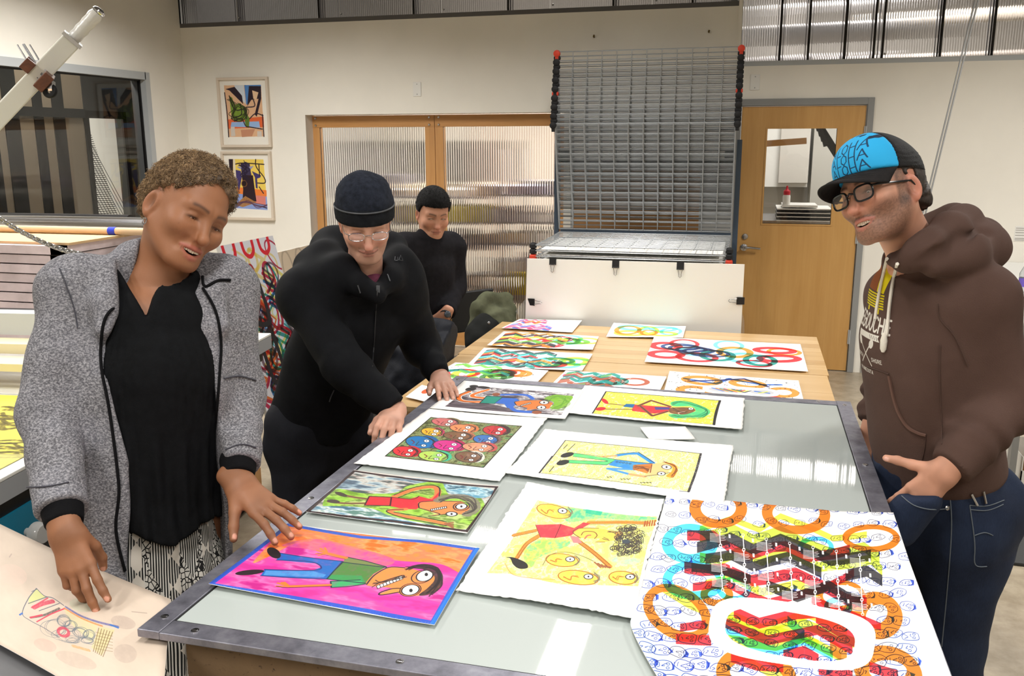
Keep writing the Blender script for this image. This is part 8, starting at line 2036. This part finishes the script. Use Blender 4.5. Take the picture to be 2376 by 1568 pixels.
# plum shirt showing at the throat, zip, drawcords, mark on the shoulder
sh = Sculpt(); sh.cone(NK + fr * .03 - up * .06, NK + fr * .035 + up * .005, .052, .048, k=.01); lo, hi = bounds([NK], .16); blob('shirt', sh, lo, hi, .007, cloth('plum_knit', (112, 58, 78), .9), B_.root, 1)
M_zip = mat('zip_grey', (90, 92, 96), .4, metal=.6)
seam('zip', jb, [(876, 672), (872, 720), (869, 780), (864, 850)], 2.5, 3.4, .0024, mat('zip_black', (30, 31, 34), .5), B_.root, .002)
zp = snap(jb, 877, 668, 2.5, 3.4, .006); MB().obox(zp + np.array([0, 0, -.004]), CR, CD, CF, .006, .012, .002).obox(zp + np.array([0, 0, -.022]), CR, CD, CF, .004, .010, .002).build('zip_pull', M_zip, B_.root, bevel=.001)
for a, b in (((830, 662), (836, 680)), ((899, 636), (905, 652))): MB().cyl(snap(jb, *a, 2.5, 3.4, .006), snap(jb, *b, 2.5, 3.4, .006), .0022, 6).build('drawcord_tip', M_zip, B_.root)
for st in ([(916, 604), (917, 595)], [(917, 604), (923, 604), (923, 596)], [(925, 604), (930, 592), (935, 604), (926, 603)]): 
    MB().tube([snap(jb, x, y, 2.5, 3.4, .002) for x, y in st], .0012, 4).build('chest_mark', M_zip, B_.root)
seam('pocket_zip', jb, [(775, 905), (768, 920), (764, 932)], 2.5, 3.6, .002, M_zip, B_.root)
tr = Sculpt()
tr.loft([(tzb(.04), .165, .125), (tzb(-.06), .178, .14), (tzb(-.15), .165, .125)], lf, k=.03)
for sd in 'lr':
    a, b, c = B_.J['hip_' + sd] - np.array([0, 0, .04]), B_.J['knee_' + sd], B_.J['ankle_' + sd]; tr.cone(a, b, .11, .08, k=.05, wr=(.003, 35, 2.)); tr.cone(b, c, .08, .065, k=.03, wr=(.004, 50, 4.))
tr.cut((0, 0, .08), (0, 0, -1)); tr.disp(lambda P: wrinkle(P, .003, 30, 15))
lo, hi = bounds([PV + .2, PV - .2] + [B_.J[k] for k in ('knee_l', 'knee_r', 'ankle_l', 'ankle_r')], .13)
blob('trousers', tr, lo, hi, .011, denim('black_denim', (16, 17, 22), (28, 30, 38)), B_.root, 1)
for sd in 'rl': shoe(B_, sd, M_shoe)
# beanie: crown, turned-up cuff, pale stripe
def bean(part):
    s = Sculpt()
    def fn(P):
        L = B_.to_head(P); z = L[:, 2] - .20 * L[:, 1]
        if part == 'crown':
            d = smin(d_ell(L, (0, -.016, .045), (.090, .112, .098)), d_ell(L, (0, -.02, .085), (.072, .085, .060)), .06); d = smax(d, .030 - z, .006)
            return d - .0015 * np.sin(L[:, 2] * 60 + 2 * np.sin(L[:, 0] * 40)) - wrinkle(L, .0012, 60, 3)
        d = d_ell(L, (0, -.016, .040), (.099, .122, .130)); d = smax(d, np.abs(z - .034) - .030, .010); return d
    s.op(fn, B_.ho - .24, B_.ho + .24, 0); return s.mesh(*[axis(B_.ho[i] - .19, B_.ho[i] + .22, .006) for i in range(3)])
v, f = bean('crown'); skin_mesh('beanie_crown', v, f, cloth('navy_knit', (38, 42, 52), .95, .2, 60, .5, 260), B_.root)
v, f = bean('cuff'); cf = skin_mesh('beanie_cuff', v, f, cloth('charcoal_knit', (30, 32, 36), .95, .2, 60, .5, 260), B_.root)
pts = []
for k in range(60):
    a = 2 * math.pi * k / 60; x = .0965 * math.sin(a); y = -.016 + .1195 * math.cos(a); pts.append(B_.hd(x * 1.012, y * 1.012, .056 + .20 * y))
MB().tube(pts, .0026, 6, closed=True).build('beanie_stripe', cloth('stripe_grey', (92, 94, 98), .95), cf, smooth=True)
glasses(B_, .050, .028, .106, -.006, .0014, M_chrome, ln.m, 2.5, M_chrome, gap=.009)
# ================================================================== young man in black sweater at the back
HR = frame_from((.56, -.80, -.30), (.20, -.20, .96))
JY = dict(neck=at(996, 548, 4.76), pelvis=at(985, 752, 4.88), shoulder_r=at(938, 575, 4.66), shoulder_l=at(1045, 575, 4.92), elbow_l=at(1058, 665, 4.95), wrist_l=at(1034, 728, 4.72), elbow_r=at(928, 672, 4.62), wrist_r=at(958, 745, 4.52))
ly_ = JY['shoulder_l'] - JY['shoulder_r']; ly_[2] = 0; ly_ /= np.linalg.norm(ly_); fwd = np.array([ly_[1], -ly_[0], 0])
for sd, sg in (('l', 1), ('r', -1)):
    h = JY['pelvis'] + ly_ * .08 * sg; JY['hip_' + sd] = h; JY['knee_' + sd] = np.array([h[0], h[1], .45]) + fwd * .05; JY['ankle_' + sd] = np.array([h[0], h[1], .09]) - fwd * .03
HY_ = [dict(Wp=JY['wrist_l'], d=CD * .8 - CR * .5 + CF * .1, n=-CF + CR * .3, side=1, sc=.95, fingers=((4, 14, 20, 12),) * 4, thumb=(30, 10, 6, 6)), dict(Wp=JY['wrist_r'], d=CD * .8 + CR * .4, n=-CF, side=-1, sc=.95, fingers=((4, 14, 20, 12),) * 4, thumb=(30, 10, 6, 6))]
Y_ = Person(JY, (-1.6151, 4.4886, 1.4064), HR, dict(smile=.3, browc=(26, 20, 18), blush=(190, 110, 92), lipc=(160, 92, 84), lipmix=.6, hair=(20, 16, 14), neck=.050, lid=.0030, jaw=.95), (186, 134, 108),
            'young man with short black hair in black sweater looking down behind the beanie man', .0036, HY_)
Y_.toe = fwd; Y_.body((.14, .10, .13, .095, .145, .10)); Y_.eyes((30, 22, 18))
up, lf, fr = Y_.up, Y_.left, Y_.front; PV, NK = Y_.J['pelvis'], Y_.J['neck']; TL = float(np.linalg.norm(NK - PV))
sw = Sculpt()
sw.loft([(PV - up * .05, .155, .125), (PV + up * .15, .165, .13), (PV + up * .32, .18, .13), (NK - up * .07, .165, .105), (NK + up * .01, .072, .068)], lf, k=.03)
for sd, sg in (('r', -1), ('l', 1)):
    a, e, w_ = Y_.J['shoulder_' + sd], Y_.J['elbow_' + sd], Y_.J['wrist_' + sd]
    sw.cone(a - lf * sg * .06, a, .072, .074, k=.05); sw.cone(a, e, .074, .060, k=.05, wr=(.003, 40, 1.)); sw.cone(e, e + (w_ - e) * .7, .060, .048, k=.03, wr=(.005, 70, 2.)); sw.sleeve(e + (w_ - e) * .6, e + (w_ - e) * .93, .050, .043, k=.01)
sw.cone(NK - up * .03, NK + (Y_.hd(0, -.02, -.07) - NK) * .45, .064, .060, k=.02)
sw.op(lambda P: -d_cone(P, Y_.hd(0, -.01, -.06), NK + (Y_.hd(0, -.02, -.07) - NK) * .3, .058, .054), [-99] * 3, [99] * 3, .006, 'int')
sw.disp(lambda P: wrinkle(P, .003, 26, 31)); sw.cut(PV - up * .045, -up, .01)
lo, hi = bounds([PV] + [Y_.J[k] for k in ('shoulder_r', 'shoulder_l', 'elbow_r', 'elbow_l', 'wrist_r', 'wrist_l', 'neck')], .2)
blob('sweater', sw, lo, hi, .009, cloth('black_knit', (26, 25, 28), .95, .15, 40, .3, 300), Y_.root, 1)
tr = Sculpt(); tr.loft([(PV + up * .02, .14, .11), (PV - up * .12, .15, .12)], lf, k=.03)
for sd in 'lr':
    a, b, c = Y_.J['hip_' + sd], Y_.J['knee_' + sd], Y_.J['ankle_' + sd]; tr.cone(a, b, .09, .07, k=.05); tr.cone(b, c, .07, .055, k=.03)
tr.cut((0, 0, .08), (0, 0, -1)); lo, hi = bounds([PV + .2, PV - .2] + [Y_.J[k] for k in ('knee_l', 'knee_r', 'ankle_l', 'ankle_r')], .12)
blob('trousers', tr, lo, hi, .013, cloth('khaki_twill', (112, 92, 62), .9), Y_.root, 1)
for sd in 'rl': shoe(Y_, sd, M_shoe)
def hair_y(P):
    L = Y_.to_head(P); d = d_ell(L, (0, -.014, .038), (.089, .113, .103)); y, z = L[:, 1], L[:, 2]
    line = np.where(y > .03, .052 + .12 * (y - .03), np.where(y > .005, .0 + 1.9 * (y - .005), np.where(y > -.03, .004, -.058)))
    return smax(d, (line - z) * .8, .008) - .002 * np.sin(L @ V(240, 90, 200)) * np.sin(L @ V(-140, 200, 120)) 
hs = Sculpt(); hs.op(hair_y, Y_.ho - .2, Y_.ho + .2, 0); v, f = hs.mesh(*[axis(Y_.ho[i] - .16, Y_.ho[i] + .18, .006) for i in range(3)])
skin_mesh('hair', v, f, mat('black_hair', (13, 12, 12), .8, spec=.2, bump=.6, bscale=260), Y_.root)
hn = np.zeros_like(v); fn_ = np.cross(v[f[:, 2]] - v[f[:, 0]], v[f[:, 3]] - v[f[:, 1]])
for k in range(4): np.add.at(hn, f[:, k], fn_)
hn /= np.linalg.norm(hn, axis=1)[:, None] + 1e-9; hv = v; kp_ = np.nonzero(((hv - Y_.ho) * hn).sum(1) > .03)[0]
def lock_y(r):
    i = kp_[r.integers(len(kp_))]; return hv[i] - hn[i] * .002, hn[i] * .5 + Y_.hR[1] * .5 - np.array([0, 0, .2]), r.random()
curls('strands', Y_, lock_y, 1500, .011, .0012, [(10, 9, 9), (30, 27, 26)], 5, Y_.root, .3)
e, w_ = Y_.J['elbow_l'], Y_.J['wrist_l']; c = w_ + (w_ - e) * .02; ax = (w_ - e) / np.linalg.norm(w_ - e)
MB().lathe(c - ax * .012, [(.031, 0), (.032, .004), (.032, .020), (.031, .024)], 16, ax).build('watch_strap', M_rubber, Y_.root, smooth=True)
MB().lathe(c - CF * .030 + CR * .012, [(.018, 0), (.018, .008), (.015, .010)], 16, -CF + CR * .4).build('watch_face', mat('watch_steel', (70, 76, 84), .3, metal=.6), Y_.root, smooth=True)
